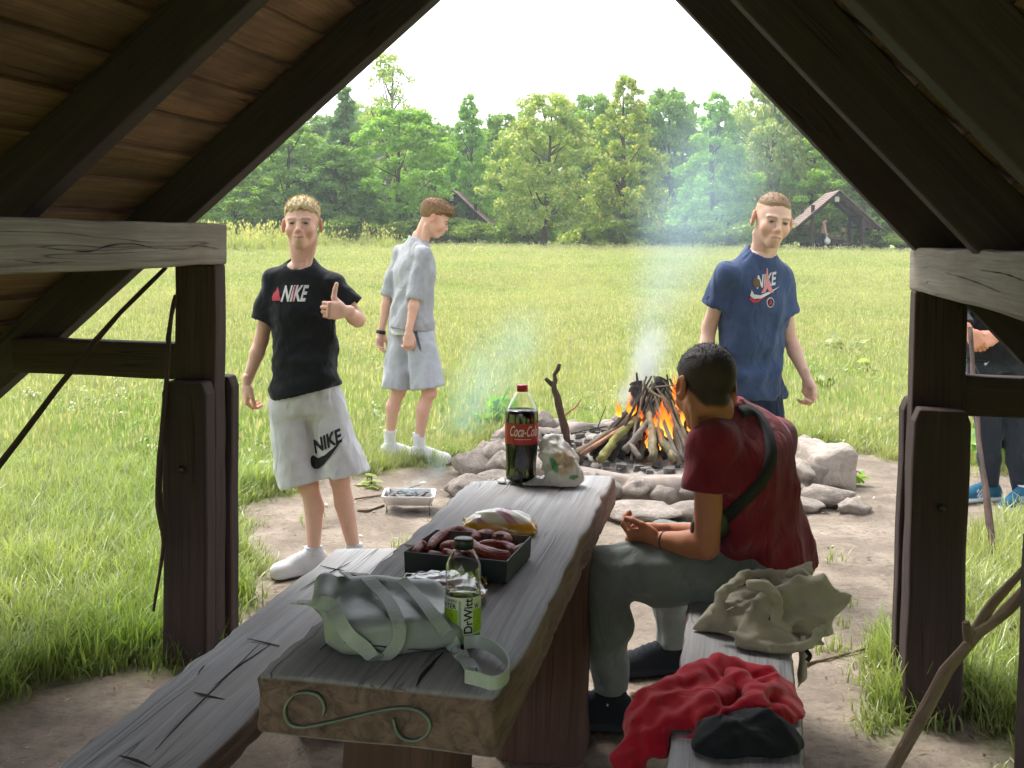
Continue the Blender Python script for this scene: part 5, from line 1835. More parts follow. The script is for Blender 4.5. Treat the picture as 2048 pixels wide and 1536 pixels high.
def tuft(nb, hgt, spread, width, c0, c1, seed, seed_heads=0, droop=0.5, head=(C('#b9a56c'), 0.006, 0.05)):
    r = np.random.default_rng(seed)
    V, F, CC = [], [], []
    c0, c1 = np.array(c0), np.array(c1)
    for i in range(nb + seed_heads):
        stem = i >= nb
        a = r.uniform(0, 6.28)
        b = r.uniform(0, spread) * np.array([math.cos(r.uniform(0, 6.28)), math.sin(r.uniform(0, 6.28))])
        H = hgt * r.uniform(0.55, 1.15) * (1.5 if stem else 1)
        out = H * r.uniform(0.15, droop) * (0.4 if stem else 1)
        w = width * r.uniform(0.7, 1.2) * (0.35 if stem else 1)
        dirv = np.array([math.cos(a), math.sin(a)])
        sd = np.array([-dirv[1], dirv[0]])
        k0 = len(V)
        ns = 4
        tint = r.uniform(0.8, 1.15)
        for j in range(ns + 1):
            t = j / ns
            p = b + dirv * out * t * t
            z = H * (t - 0.28 * (out / H) * t * t * t)
            ww = w * (1 - t ** 1.8) + 0.0004
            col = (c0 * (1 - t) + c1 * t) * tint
            V.append((*(p + sd * ww / 2), z))
            V.append((*(p - sd * ww / 2), z))
            CC += [col, col]
        for j in range(ns):
            q = k0 + 2 * j
            F.append((q, q + 1, q + 3, q + 2))
        if stem:
            tip = np.array(V[-1])
            hc, hw, hl = head
            k = len(V)
            for (du, dz) in ((0, -hl * 0.3), (hw, hl * 0.25), (0, hl), (-hw, hl * 0.25)):
                V.append((tip[0] + sd[0] * du, tip[1] + sd[1] * du, tip[2] + dz))
                CC.append(np.array(hc) * r.uniform(0.8, 1.1))
            F.append((k, k + 1, k + 2, k + 3))
    return new_mesh('tuft', V, np.array(F), {'Col': ('COL', np.array(CC))}, smooth=False)
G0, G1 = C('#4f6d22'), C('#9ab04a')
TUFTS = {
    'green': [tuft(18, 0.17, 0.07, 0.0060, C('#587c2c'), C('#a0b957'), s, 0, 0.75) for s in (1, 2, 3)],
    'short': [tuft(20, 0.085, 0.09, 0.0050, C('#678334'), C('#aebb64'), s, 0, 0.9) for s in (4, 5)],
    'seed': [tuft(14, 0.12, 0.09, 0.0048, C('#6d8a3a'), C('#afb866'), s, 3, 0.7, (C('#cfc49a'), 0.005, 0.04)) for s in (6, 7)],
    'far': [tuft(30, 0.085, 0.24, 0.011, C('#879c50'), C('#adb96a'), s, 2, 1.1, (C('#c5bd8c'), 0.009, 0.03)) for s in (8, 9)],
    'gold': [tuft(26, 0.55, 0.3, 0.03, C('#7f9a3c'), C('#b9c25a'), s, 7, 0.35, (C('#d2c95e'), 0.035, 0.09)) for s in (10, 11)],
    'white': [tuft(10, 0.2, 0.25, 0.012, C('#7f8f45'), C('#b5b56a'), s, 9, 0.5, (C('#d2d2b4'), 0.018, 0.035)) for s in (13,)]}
def leafy_tuft(seed):
    r = np.random.default_rng(seed)
    V, F, CC = [], [], []
    for i in range(9):
        a = r.uniform(0, 6.28)
        d, sd = np.array([math.cos(a), math.sin(a)]), np.array([-math.sin(a), math.cos(a)])
        L_, w_, h_ = r.uniform(0.05, 0.10), r.uniform(0.018, 0.03), r.uniform(0.03, 0.11)
        col = np.array(C('#5c8034')) * (1 - (q := r.random())) + np.array(C('#9bb45c')) * q
        k = len(V)
        for t, ww, zz in ((0.05, 0.1, 0.2), (0.4, 1, 0.9), (0.75, 0.8, 1.0), (1.0, 0.05, 0.75)):
            for s_ in (-1, 1):
                V.append((*(d * L_ * t + sd * w_ * ww * s_ * 0.5), h_ * zz + 0.006 * abs(s_)))
                CC.append(col)
        F += [(k + 2 * j, k + 2 * j + 1, k + 2 * j + 3, k + 2 * j + 2) for j in range(3)]
    return new_mesh('tuft', V, np.array(F), {'Col': ('COL', np.array(CC))}, smooth=False)
TUFTS['leafy'] = [leafy_tuft(s) for s in (51, 52, 53)]
def scatter(name, label, P, kind, scale, seed):
    """one stuff object: points on the ground, tufts instanced on them by geometry nodes"""
    r = np.random.default_rng(seed)
    n = len(P)
    coll = bpy.data.collections.new('tufts_' + kind)
    for me in TUFTS[kind]:
        if not me.materials:
            me.materials.append(M_grass)
        coll.objects.link(bpy.data.objects.new('tuft', me))
    rot = np.stack([r.normal(0, 0.12, n), r.normal(0, 0.12, n), r.uniform(0, 6.28, n)], 1)
    me = new_mesh(name, P, np.zeros((0, 4), int), {'rot': ('VEC', rot), 'scl': ('F', scale * r.uniform(0.65, 1.35, n))})
    o = add(name, me, None)
    tag(o, label, 'grass', kind='stuff')
    ng = bpy.data.node_groups.new(name, 'GeometryNodeTree')
    ng.interface.new_socket('Geometry', in_out='INPUT', socket_type='NodeSocketGeometry')
    ng.interface.new_socket('Geometry', in_out='OUTPUT', socket_type='NodeSocketGeometry')
    N, Lk = ng.nodes, ng.links
    gi, go = N.new('NodeGroupInput'), N.new('NodeGroupOutput')
    ip = N.new('GeometryNodeInstanceOnPoints')
    ci = N.new('GeometryNodeCollectionInfo')
    ci.inputs['Collection'].default_value = coll
    ci.inputs['Separate Children'].default_value = True
    ci.inputs['Reset Children'].default_value = True
    ra = N.new('GeometryNodeInputNamedAttribute')
    ra.data_type = 'FLOAT_VECTOR'
    ra.inputs['Name'].default_value = 'rot'
    sa = N.new('GeometryNodeInputNamedAttribute')
    sa.data_type = 'FLOAT'
    sa.inputs['Name'].default_value = 'scl'
    Lk.new(gi.outputs[0], ip.inputs['Points'])
    Lk.new(ci.outputs[0], ip.inputs['Instance'])
    ip.inputs['Pick Instance'].default_value = True
    Lk.new(ra.outputs[0], ip.inputs['Rotation'])
    Lk.new(sa.outputs[0], ip.inputs['Scale'])
    Lk.new(ip.outputs[0], go.inputs[0])
    md = o.modifiers.new('tufts', 'NODES')
    md.node_group = ng
    return o
def field_points(n, y0, y1, xr, seed, mask=None):
    r = np.random.default_rng(seed)
    Y = y0 + (y1 - y0) * r.random(n)
    X = r.uniform(-1, 1, n) * (xr * Y + 1.6)
    k = np.ones(n, bool) if mask is None else mask(X, Y, r)
    X, Y = X[k], Y[k]
    return np.stack([X, Y, ground_h(X, Y) + 0.004], 1)
def not_dirt(edge, keep=0.0):
    def fn(X, Y, r):
        s = dirt_sd(X, Y) + 0.16 * vnoise(X * 2.2, Y * 2.2, 0.4) + 0.10 * vnoise(X * 6, Y * 6, 2.1)
        inside = (np.abs((X - 0) * AX[0] + Y * AX[1] - C0) < 1.2) & (X * BX[0] + Y * BX[1] < 3.7)
        return ((s > edge) | (r.random(len(X)) < keep * np.clip(1 + s, 0, 1))) & ~inside
    return fn
fire_c = np.array([1.0, 7.75])
def nofire(f):
    return lambda X, Y, r: f(X, Y, r) & (np.hypot(X - fire_c[0], Y - fire_c[1]) > 1.25)
nd = nofire(not_dirt(0.03, 0.0))
nd2 = nofire(not_dirt(-0.02, 0.010))
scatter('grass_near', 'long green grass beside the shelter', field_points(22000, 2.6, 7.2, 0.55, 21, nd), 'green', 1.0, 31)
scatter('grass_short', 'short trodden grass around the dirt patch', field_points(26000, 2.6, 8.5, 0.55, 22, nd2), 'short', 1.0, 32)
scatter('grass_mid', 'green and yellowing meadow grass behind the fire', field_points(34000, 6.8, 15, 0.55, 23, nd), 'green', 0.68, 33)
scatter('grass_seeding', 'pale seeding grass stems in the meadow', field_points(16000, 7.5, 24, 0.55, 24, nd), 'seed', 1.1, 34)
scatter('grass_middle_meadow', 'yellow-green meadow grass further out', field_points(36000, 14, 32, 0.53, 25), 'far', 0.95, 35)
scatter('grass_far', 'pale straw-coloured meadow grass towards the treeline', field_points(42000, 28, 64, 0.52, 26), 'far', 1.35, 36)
lw = field_points(9000, 2.6, 16, 0.55, 27, nd)
lw = lw[vnoise(lw[:, 0] * 0.9, lw[:, 1] * 0.8, 4.0) > 0.12]
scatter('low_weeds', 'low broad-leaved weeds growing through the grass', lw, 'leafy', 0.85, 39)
gp = np.array([aty(px, 470, Y) for px, Y in zip(rng.uniform(405, 620, 200), rng.uniform(46, 58, 200))] + [aty(px, 470, Y) for px, Y in zip(rng.uniform(600, 800, 60), rng.uniform(52, 60, 60))])
gp[:, 2] = ground_h(gp[:, 0], gp[:, 1])
scatter('goldenrod', 'yellow flowering weeds along the left meadow edge', gp, 'gold', 1.0, 37)
wp = np.array([aty(px, 470, Y) for px, Y in zip(rng.uniform(900, 1850, 420), rng.uniform(44, 59, 420))])
wp[:, 2] = ground_h(wp[:, 0], wp[:, 1])
scatter('white_flowers', 'white flower heads at the far edge of the meadow', wp, 'white', 1.0, 38)
# ================================================================== fire pit
def rock_mesh(seed, flat=0.7, sub=3, rough=0.35, freq=1.6):
    bm = bmesh.new()
    bmesh.ops.create_icosphere(bm, subdivisions=sub, radius=1.0)
    o3 = Vector((seed * 7.3, seed * 3.1, seed * 1.7))
    for v in bm.verts:
        p = v.co.copy()
        k = 1 + rough * mnoise.noise(p * freq + o3) + 0.10 * mnoise.noise(p * 5 + o3)
        # knock off a few flats
        q = p * k
        for i in range(4):
            n = Vector((math.sin(seed + i * 2.1), math.cos(seed * 1.7 + i), math.sin(seed * 0.7 + i * 1.3))).normalized()
            d = q.dot(n)
            if d > 0.78:
                q -= n * (d - 0.78) * 0.85
        v.co = Vector((q.x, q.y, q.z * flat))
    V = [tuple(v.co) for v in bm.verts]
    F = [tuple(v.index for v in f.verts) for f in bm.faces]
    bm.free()
    return new_mesh('stone', V, F, {'gr': ('VEC', V)})
ROCKS = [rock_mesh(s, f) for s, f in ((1, 0.7), (2, 0.62), (3, 0.8), (4, 0.55), (5, 0.7))]
x = NT('field_stone')
v = x.coords('Object')
oi = x.n('ShaderNodeObjectInfo')
n1 = x.noise(v, 2.5, 6, 0.65)
n2 = x.noise(v, 14, 4, 0.6)
c = x.ramp(n1, [(0.3, C('#7d746b')), (0.55, C('#a09489')), (0.75, C('#b8ada2'))])
c = x.mix(x.ramp(n2, [(0.35, (0.6, 0.6, 0.6)), (0.5, (0, 0, 0))]), c, C('#74695e'))
hv = x.n('ShaderNodeHueSaturation')
x.l(x.math('ADD', x.math('MULTIPLY', oi.outputs['Random'], 0.45), 0.78), hv.inputs['Value'])
x.l(c, hv.inputs['Color'])
x.base(hv.outputs[0])
x.set(Roughness=0.9)
x.bump(x.math('ADD', n2, n1), 0.5, 0.05)
M_stone = x.m
for me in ROCKS:
    me.materials.append(M_stone)
def put_rock(px, py, wpx, hpx, parent, z=0.0, deep=1.0, k=None, name='stone', Y=None):
    """stone whose foot is seen at (px, py)"""
    p = onz(px, py, z) if Y is None else aty(px, py, Y)
    s = p[1] / FPX
    o = bpy.data.objects.new(name, ROCKS[rng.integers(len(ROCKS))] if k is None else ROCKS[k])
    scene.collection.objects.link(o)
    if parent is not None:
        o.parent = parent
        p = p - np.array(parent.location)
    hw, hh = wpx * s / 2, hpx * s / 2
    o.location = Vector((p[0], p[1] + hw * 0.7 * deep, p[2] + hh * 0.75))
    o.scale = (hw * 1.02, hw * deep, hh * 1.45)
    o.rotation_euler = (0, 0, rng.uniform(-0.5, 0.5))
    return o
FC = np.array([0.97, 7.78, 0.0])
pit = thing('fire_pit', 'round mortared stone fire ring filled with ash and embers', 'fire pit', FC)
# mortared ring
m = MB()
prof = []
n = 110
V, F = [], []
sec = [(1.10, -0.05), (1.12, 0.05), (1.10, 0.11), (1.07, 0.15), (1.00, 0.16), (0.92, 0.155), (0.89, 0.12), (0.90, -0.02)]
for i in range(n):
    a = 2 * math.pi * i / n
    for (r_, z_) in sec:
        q = np.array([math.cos(a) * r_, math.sin(a) * r_, z_])
        nz = mnoise.noise(Vector(q * 4)) * 0.045 + mnoise.noise(Vector(q * 13)) * 0.022
        rr = r_ + nz
        V.append((FC[0] + math.cos(a) * rr, FC[1] + math.sin(a) * rr, z_ + nz * 0.6))
k = len(sec)
for i in range(n):
    for j in range(k - 1):
        a, b = i * k + j, ((i + 1) % n) * k + j
        F.append((a, b, b + 1, a + 1))
M_mort = mat_plain('pale_mortar', C('#a1948a'), 0.95, C('#6f655c'), 7.0, 0.8)
add('ring_wall', new_mesh('ring_wall', V, F, {'gr': ('VEC', V)}), M_mort, pit)
# stones set in the outer face of the ring
for i in range(46):
    a = 2 * math.pi * i / 46 + rng.uniform(-0.03, 0.03)
    o = bpy.data.objects.new('stone', ROCKS[i % 5])
    scene.collection.objects.link(o)
    o.parent = pit
    rr = 1.10
    s_ = rng.uniform(0.05, 0.115)
    o.location = (math.cos(a) * rr, math.sin(a) * rr, rng.uniform(0.05, 0.16))
    o.scale = (s_, s_, s_ * rng.uniform(0.8, 1.3))
    o.rotation_euler = (rng.uniform(-0.4, 0.4), rng.uniform(-0.4, 0.4), a)
for (px, py, w, h, k) in ((955, 958, 112, 62, 0), (944, 1000, 108, 56, 1), (1000, 985, 95, 50, 3), (1020, 925, 60, 50, 2), (912, 992, 50, 38, 4), (985, 1012, 80, 40, 1), (1660, 1018, 110, 46, 2), (1715, 1030, 70, 34, 0), (1610, 1026, 80, 34, 1), (1290, 1050, 180, 44, 3), (1215, 1038, 90, 40, 1), (1380, 1045, 110, 40, 4), (1480, 1040, 100, 40, 2)):
    put_rock(px, py, w, h, pit, 0.0, 0.8, k)
m = MB()
sl = onz(1650, 975, 0.0)
m.box((sl[0], sl[1] + 0.22, 0.12), unit((0.98, 0.18, 0)), unit((-0.18, 0.98, 0)), ZX, (0.30, 0.62, 0.25), 0.03, (6, 9, 5), 0.05, 7)
so = m.build('slab', M_stone, pit, True)
# ash bed
xs = np.linspace(-1, 1, 61)
V, idx = [], {}
for i, a in enumerate(xs):
    for j, b in enumerate(xs):
        if a * a + b * b <= 1.0:
            idx[i, j] = len(V)
            p = Vector((a * 4, b * 4, 1.3))
            V.append((FC[0] + a * 0.93, FC[1] + b * 0.93, 0.10 + 0.10 * math.exp(-(a * a + b * b) * 3) + 0.025 * mnoise.noise(p) + 0.02 * mnoise.noise(p * 3.1) + rng.normal(0, 0.006)))
F = [(idx[i, j], idx[i + 1, j], idx[i + 1, j + 1], idx[i, j + 1]) for (i, j) in idx if (i + 1, j) in idx and (i + 1, j + 1) in idx and (i, j + 1) in idx]
x = NT('ash')
v = x.coords('Object')
c = x.ramp(x.noise(v, 9, 6, 0.7), [(0.32, C('#57514b')), (0.5, C('#8a837b')), (0.68, C('#aaa299'))])
x.base(c)
x.set(Roughness=1.0)
x.bump(x.noise(v, 30, 4), 0.8, 0.03)
add('ash_bed', new_mesh('ash_bed', V, F), x.m, pit)
# charcoal and cinders, too many to count
V, F = [], []
for i in range(170):
    a, rr = rng.uniform(0, 6.28), math.sqrt(rng.uniform(0.08, 1)) * 0.92
    c0 = np.array([FC[0] + math.cos(a) * rr, FC[1] + math.sin(a) * rr, 0.125 + 0.075 * math.exp(-rr * rr * 3)])
    s_ = rng.uniform(0.008, 0.03)
    B = rng.normal(size=(8, 3)) * 0.25 + np.array([[sx, sy, sz] for sx in (-1, 1) for sy in (-1, 1) for sz in (-1, 1)])
    k = len(V)
    V += [tuple(c0 + b * s_ * np.array([1, 1, 0.6])) for b in B]
    F += [tuple(k + q for q in f) for f in ((0, 1, 3, 2), (4, 6, 7, 5), (0, 4, 5, 1), (2, 3, 7, 6), (0, 2, 6, 4), (1, 5, 7, 3))]
co = add('cinders', new_mesh('cinders', V, F, smooth=False), mat_plain('charcoal', C('#7a746d'), 0.95, C('#2b2826'), 12), pit)
tag(co, kind='stuff')

# ------------------------------------------------------------------ logs of the burning pile
def mat_log(name, a, b, c, char=0.0):
    x = NT(name)
    v = x.coords('gr', (3, 30, 30))
    f = x.noise(v, 1.0, 5, 0.65)
    g = x.noise(x.coords('gr', (9, 14, 14)), 1.0, 4, 0.6)
    cc = x.ramp(f, [(0.3, a), (0.65, b)])
    cc = x.mix(x.ramp(g, [(0.45, (0, 0, 0)), (0.62, (1, 1, 1))]), cc, c)
    x.base(cc)
    x.set(Roughness=0.92)
    x.bump(x.math('ADD', f, g), 0.9, 0.02)
    MATS[name] = x.m
    return x.m
L_brown = mat_log('log_brown', C('#57483b'), C('#8c7862'), C('#6b5a4a'))
L_moss = mat_log('log_moss', C('#5c5a2a'), C('#8f8c44'), C('#5f5636'))
L_pale = mat_log('log_pale', C('#5f5443'), C('#948667'), C('#5a5438'))
L_grey = mat_log('log_grey', C('#463f38'), C('#81776b'), C('#544b42'))
L_char = mat_log('log_charred', C('#141210'), C('#2c2723'), C('#3a2f28'))
L_red = mat_log('log_peeled', C('#8a5b45'), C('#b5876a'), C('#7a5a45'))
def log_at(label, pix, r0, r1, mat, fork=None, name='log', group='logs of the burning pile', cat='log', n=9):
    """pix rows: px, py, depth"""
    P = np.array([aty(*q) for q in pix])
    o = thing(name, label, cat, P[0], group)
    m = MB()
    pts = spline(P, 12) if len(P) > 2 else np.linspace(P[0], P[1], 8)
    pts[1:-1] += rng.normal(0, min(r0, 0.03) * 0.18, (len(pts) - 2, 3))
    m.tube(pts, np.linspace(r0, r1, len(pts)) * (1 + 0.12 * rng.normal(size=len(pts))), n, True, 0.5, 17)
    m.build('stem' if cat == 'stick' else 'trunk_piece', mat, o, True)
    for (q, ra, rb) in (fork or []):
        Q = np.array([aty(*w) for w in q])
        m = MB()
        m.tube(spline(Q, 8) if len(Q) > 2 else np.linspace(Q[0], Q[1], 6), np.linspace(ra, rb, 8 if len(Q) > 2 else 6), max(6, n - 2), True, 0.3, 14)
        m.build('fork', mat, o, True)
    return o
log_at('long brown pole slanting out to the left of the fire', [(1152, 911, 7.22), (1215, 868, 7.42), (1288, 815, 7.66)], 0.030, 0.026, L_brown)
log_at('thin reddish peeled stick beneath the long brown pole', [(1163, 909, 7.20), (1272, 840, 7.52)], 0.018, 0.014, L_red)
log_at('yellow-green mossy branch leaning on the fire', [(1198, 921, 7.14), (1232, 880, 7.27), (1274, 838, 7.48)], 0.030, 0.024, L_moss)
log_at('grey forked branch propped in the middle of the fire', [(1249, 903, 7.22), (1278, 868, 7.32), (1306, 835, 7.50)], 0.027, 0.027, L_grey, [([(1262, 892, 7.25), (1280, 917, 7.13)], 0.024, 0.017)])
log_at('pale upright split log at the front of the fire', [(1305, 917, 7.12), (1302, 860, 7.36), (1298, 798, 7.62)], 0.027, 0.024, L_pale)
log_at('thick olive log with a sawn foot leaning right', [(1350, 922, 7.10), (1318, 872, 7.34), (1312, 800, 7.64)], 0.032, 0.026, L_pale)
log_at('whitish crooked branch on the right flank of the fire', [(1366, 920, 7.18), (1352, 870, 7.36), (1335, 820, 7.55), (1322, 790, 7.66)], 0.026, 0.018, L_grey)
log_at('slim pale branch beside the whitish crooked one', [(1384, 905, 7.28), (1358, 845, 7.48), (1332, 790, 7.70)], 0.022, 0.014, L_pale)
log_at('pale pole on the far right of the burning pile', [(1408, 885, 7.45), (1370, 830, 7.6), (1335, 775, 7.78)], 0.020, 0.014, L_grey)
log_at('charred stump standing at the top of the pile', [(1282, 872, 7.62), (1278, 800, 7.68), (1273, 765, 7.72)], 0.060, 0.042, L_char, [([(1276, 775, 7.7), (1273, 745, 7.70)], 0.014, 0.006)])
log_at('charred bark chunk crowning the pile', [(1312, 800, 7.72), (1325, 762, 7.76)], 0.052, 0.045, L_char)
log_at('blackened log lying low in the embers', [(1235, 893, 7.42), (1350, 893, 7.42)], 0.075, 0.07, L_char)
log_at('second blackened log lying across the embers behind the first', [(1250, 868, 7.75), (1375, 872, 7.62)], 0.07, 0.06, L_char)
log_at('charred branch leaning at the back left of the pile', [(1225, 862, 7.95), (1262, 812, 7.82), (1280, 780, 7.76)], 0.03, 0.022, L_char)
log_at('grey stick poking out flat over the top of the pile', [(1290, 779, 7.66), (1330, 772, 7.55), (1362, 769, 7.5)], 0.007, 0.004, L_grey, name='stick', cat='stick')
log_at('bent pale twig draped over the crown of the pile', [(1296, 775, 7.6), (1315, 792, 7.5), (1332, 800, 7.48), (1345, 830, 7.44)], 0.009, 0.006, L_pale, name='stick', cat='stick')
log_at('dark bare twig lying on the ash left of the logs', [(1142, 868, 7.7), (1175, 860, 7.75), (1215, 852, 7.8)], 0.006, 0.003, L_char, [([(1165, 861, 7.72), (1180, 895, 7.5)], 0.004, 0.002), ([(1195, 856, 7.78), (1212, 812, 7.8)], 0.004, 0.002)], name='twig', cat='stick', group='twigs around the fire')
log_at('thin branching twig reaching towards the forked stick', [(1128, 832, 7.9), (1152, 812, 7.9), (1163, 798, 7.9)], 0.007, 0.004, L_red, [([(1150, 813, 7.9), (1176, 818, 7.92)], 0.003, 0.0015)], name='twig', cat='stick', group='twigs around the fire')
for i in range(46):
    a = rng.uniform(0, 6.28)
    r0_ = rng.uniform(0.24, 0.48)
    foot = FC + vv(math.cos(a) * r0_, -0.32 + math.sin(a) * r0_ * 0.8, 0.17)
    head_ = FC + vv(math.cos(a) * 0.05 + rng.normal(0, 0.05), -0.10 + math.sin(a) * 0.05, rng.uniform(0.42, 0.66))
    o = thing('stick', 'thin dark stick stacked in the cone of the fire', 'stick', foot, 'thin sticks in the burning pile')
    pp = spline([foot, (foot + head_) / 2 + rng.normal(0, 0.015, 3), head_], 9)
    MB().tube(pp, np.linspace(rng.uniform(0.009, 0.018), 0.006, 9), 7, True, 0.35, 18).build('stem', [L_char, L_brown, L_grey, L_char][i % 4], o, True)
fp = [(1136, 896, 7.35), (1128, 850, 7.32), (1114, 800, 7.28), (1106, 772, 7.26), (1111, 752, 7.25), (1119, 728, 7.24)]
log_at('dark forked stick planted upright left of the fire', fp, 0.030, 0.012, mat_log('log_dark', C('#33261f'), C('#5b4438'), C('#3d3029')), [([(1106, 770, 7.26), (1091, 757, 7.25)], 0.018, 0.013)], name='forked_stick', cat='stick', group='sticks about the camp')

# ------------------------------------------------------------------ flames
def mat_flame():
    x = NT('flame')
    t = x.t
    g = x.attr('gr').outputs['Vector']
    sp = x.n('ShaderNodeSeparateXYZ')
    x.l(g, sp.inputs[0])
    n = x.noise(x.coords('Object'), 16, 3, 0.6)
    hgt = x.math('ADD', sp.outputs[0], x.math('MULTIPLY', x.math('SUBTRACT', n, 0.5), 0.5))
    col = x.ramp(hgt, [(0.0, (1.0, 0.50, 0.07)), (0.4, (1.0, 0.27, 0.02)), (0.85, (0.85, 0.10, 0.01))])
    em = x.n('ShaderNodeEmission')
    x.l(col, em.inputs[0])
    em.inputs[1].default_value = 0.75
    tr = x.n('ShaderNodeBsdfTransparent')
    lw = x.n('ShaderNodeLayerWeight')
    lw.inputs[0].default_value = 0.35
    op = x.math('SUBTRACT', 1.0, lw.outputs['Facing'])
    op = x.math('MULTIPLY', op, x.math('SUBTRACT', 1.25, hgt), clamp=True)
    op = x.math('MULTIPLY', op, x.ramp(n, [(0.3, (0.35, 0.35, 0.35)), (0.55, (1, 1, 1))]), clamp=True)
    mx = x.n('ShaderNodeMixShader')
    x.l(op, mx.inputs[0])
    x.l(tr.outputs[0], mx.inputs[1])
    x.l(em.outputs[0], mx.inputs[2])
    t.nodes.remove(x.p)
    x.l(mx.outputs[0], t.nodes['Material Output'].inputs[0])
    return x.m
M_flame = mat_flame()
flames = thing('campfire_flames', 'orange flames licking between the logs of the campfire', 'fire', (FC[0], FC[1], 0.2))
base_fl = [(1332, 872, 798, 15, 7.40), (1324, 862, 815, 10, 7.38), (1341, 878, 825, 9, 7.36), (1295, 896, 860, 9, 7.30), (1262, 832, 792, 10, 7.5), (1240, 834, 806, 8, 7.7), (1354, 822, 768, 10, 7.62), (1366, 852, 800, 9, 7.5), (1280, 852, 822, 10, 7.45), (1310, 862, 830, 8, 7.38), (1338, 898, 880, 6, 7.25), (1300, 800, 772, 8, 7.7), (1378, 868, 832, 8, 7.5), (1268, 792, 762, 8, 7.72), (1345, 792, 752, 8, 7.7), (1372, 880, 815, 8, 7.5), (1322, 900, 862, 7, 7.3)]
for i, (px, py, top, w, Y) in enumerate([(a + rng.normal(0, 4 * (k > 0)), b + rng.normal(0, 4 * (k > 0)), t + (4 + rng.uniform(0, 16)) * (k > 0), w * (1 if k == 0 else rng.uniform(0.4, 0.7)), y + 0.04 * k) for (a, b, t, w, y) in base_fl for k in range(3)]):
    p0, p1_ = aty(px, py, Y), aty(px + rng.uniform(-6, 8), top - 6, Y)
    m = MB()
    k = 16
    pts = np.linspace(p0, p1_, k)
    L_ = np.linalg.norm(p1_ - p0)
    ph = rng.uniform(0, 6.28)
    t = np.linspace(0, 1, k)
    pts[:, 0] += 0.13 * L_ * np.sin(t * 6 + ph) * t
    pts[:, 1] += 0.10 * L_ * np.cos(t * 4 + ph) * t
    rad = w * 1.1 * Y / FPX * np.clip(np.sin((0.13 + 0.87 * t) * math.pi) ** 0.9 * (1 - 0.5 * t) * (1 + 0.35 * np.sin(t * 11 + ph * 2)), 0.012, 1)
    m.tube(pts, rad, 10, True, 0.6, 22, np.full(k, 0.6))
    me = new_mesh('flame', m.v, m.f, {'gr': ('VEC', np.stack([np.repeat(t, 10), np.zeros(10 * k), np.zeros(10 * k)], 1))})
    add('flame', me, M_flame, flames)

# ------------------------------------------------------------------ smoke
def mat_smoke(name, dens, col, noise_scale, lo, hi):
    x = NT(name)
    t = x.t
    t.nodes.remove(x.p)
    pv = x.n('ShaderNodeVolumePrincipled')
    pv.inputs['Color'].default_value = (*col, 1)
    pv.inputs['Anisotropy'].default_value = 0.2
    tc_ = x.n('ShaderNodeTexCoord')
    ln = x.n('ShaderNodeVectorMath', operation='LENGTH')
    x.l(tc_.outputs['Object'], ln.inputs[0])
    fall = x.math('SUBTRACT', 1.0, ln.outputs['Value'], clamp=True)
    fall = x.math('POWER', fall, 1.3)
    geo = x.n('ShaderNodeNewGeometry')
    mp = x.n('ShaderNodeMapping')
    mp.inputs['Scale'].default_value = (noise_scale, noise_scale, noise_scale * 0.55)
    x.l(geo.outputs['Position'], mp.inputs[0])
    f = x.noise(mp.outputs[0], 1.0, 3, 0.55, 0.5)
    d = x.ramp(f, [(lo, (0, 0, 0)), (hi, (1, 1, 1))])
    oi = x.n('ShaderNodeObjectInfo')
    dn = x.math('MULTIPLY', x.math('MULTIPLY', d, fall), dens)
    x.l(x.math('MULTIPLY', dn, oi.outputs['Alpha']), pv.inputs['Density'])
    x.l(pv.outputs[0], t.nodes['Material Output'].inputs['Volume'])
    return x.m
def puff_mesh(mt):
    bm = bmesh.new()
    bmesh.ops.create_icosphere(bm, subdivisions=3, radius=1.0)
    me = bpy.data.meshes.new('smoke')
    bm.to_mesh(me)
    bm.free()
    me.materials.append(mt)
    return me
def smoke_trail(label, rows, mt):
    """rows: px, py, depth, radius in px, upright stretch, weight"""
    me = puff_mesh(mt)
    P = np.array([aty(*q[:3]) for q in rows])
    for i, q in enumerate(rows):
        o = bpy.data.objects.new('smoke', me)
        scene.collection.objects.link(o)
        o.location = P[i]
        r_ = q[3] * q[2] / FPX
        o.scale = (r_, r_ * 1.1, r_ * q[4])
        o.color = (1, 1, 1, q[5])
        tag(o, label, 'smoke', kind='stuff')
smoke_trail('white smoke drifting back and up from the campfire', [(1296, 690, 8.1, 62, 1.5, 9.0), (1312, 600, 9.2, 80, 1.5, 6.0), (1345, 520, 12, 100, 1.3, 3.2), (1385, 450, 17, 135, 1.25, 2.0), (1410, 400, 24, 165, 1.2, 1.3), (1440, 330, 34, 190, 1.1, 0.7), (1350, 440, 30, 120, 1.2, 0.9)], mat_smoke('drifting_smoke', 0.16, (0.62, 0.86, 0.98), 1.2, 0.25, 0.75))
smoke_trail('thick white smoke just above the burning logs', [(1280, 782, 7.75, 34, 1.2, 1.0), (1287, 745, 7.8, 44, 1.4, 1.0), (1300, 700, 7.9, 50, 1.4, 0.55), (1255, 790, 7.8, 30, 1.3, 0.8)], mat_smoke('thick_smoke', 16.0, (0.97, 0.99, 1.0), 5.0, 0.32, 0.72))
smoke_trail('thin bluish smoke hanging low behind the bottle', [(925, 850, 8.6, 62, 1.2, 1.0), (960, 780, 8.9, 85, 1.1, 1.0), (1000, 710, 9.4, 95, 1.0, 0.8), (1050, 660, 10.2, 80, 0.9, 0.6)], mat_smoke('low_smoke', 1.5, (0.55, 0.92, 0.97), 2.6, 0.30, 0.7))
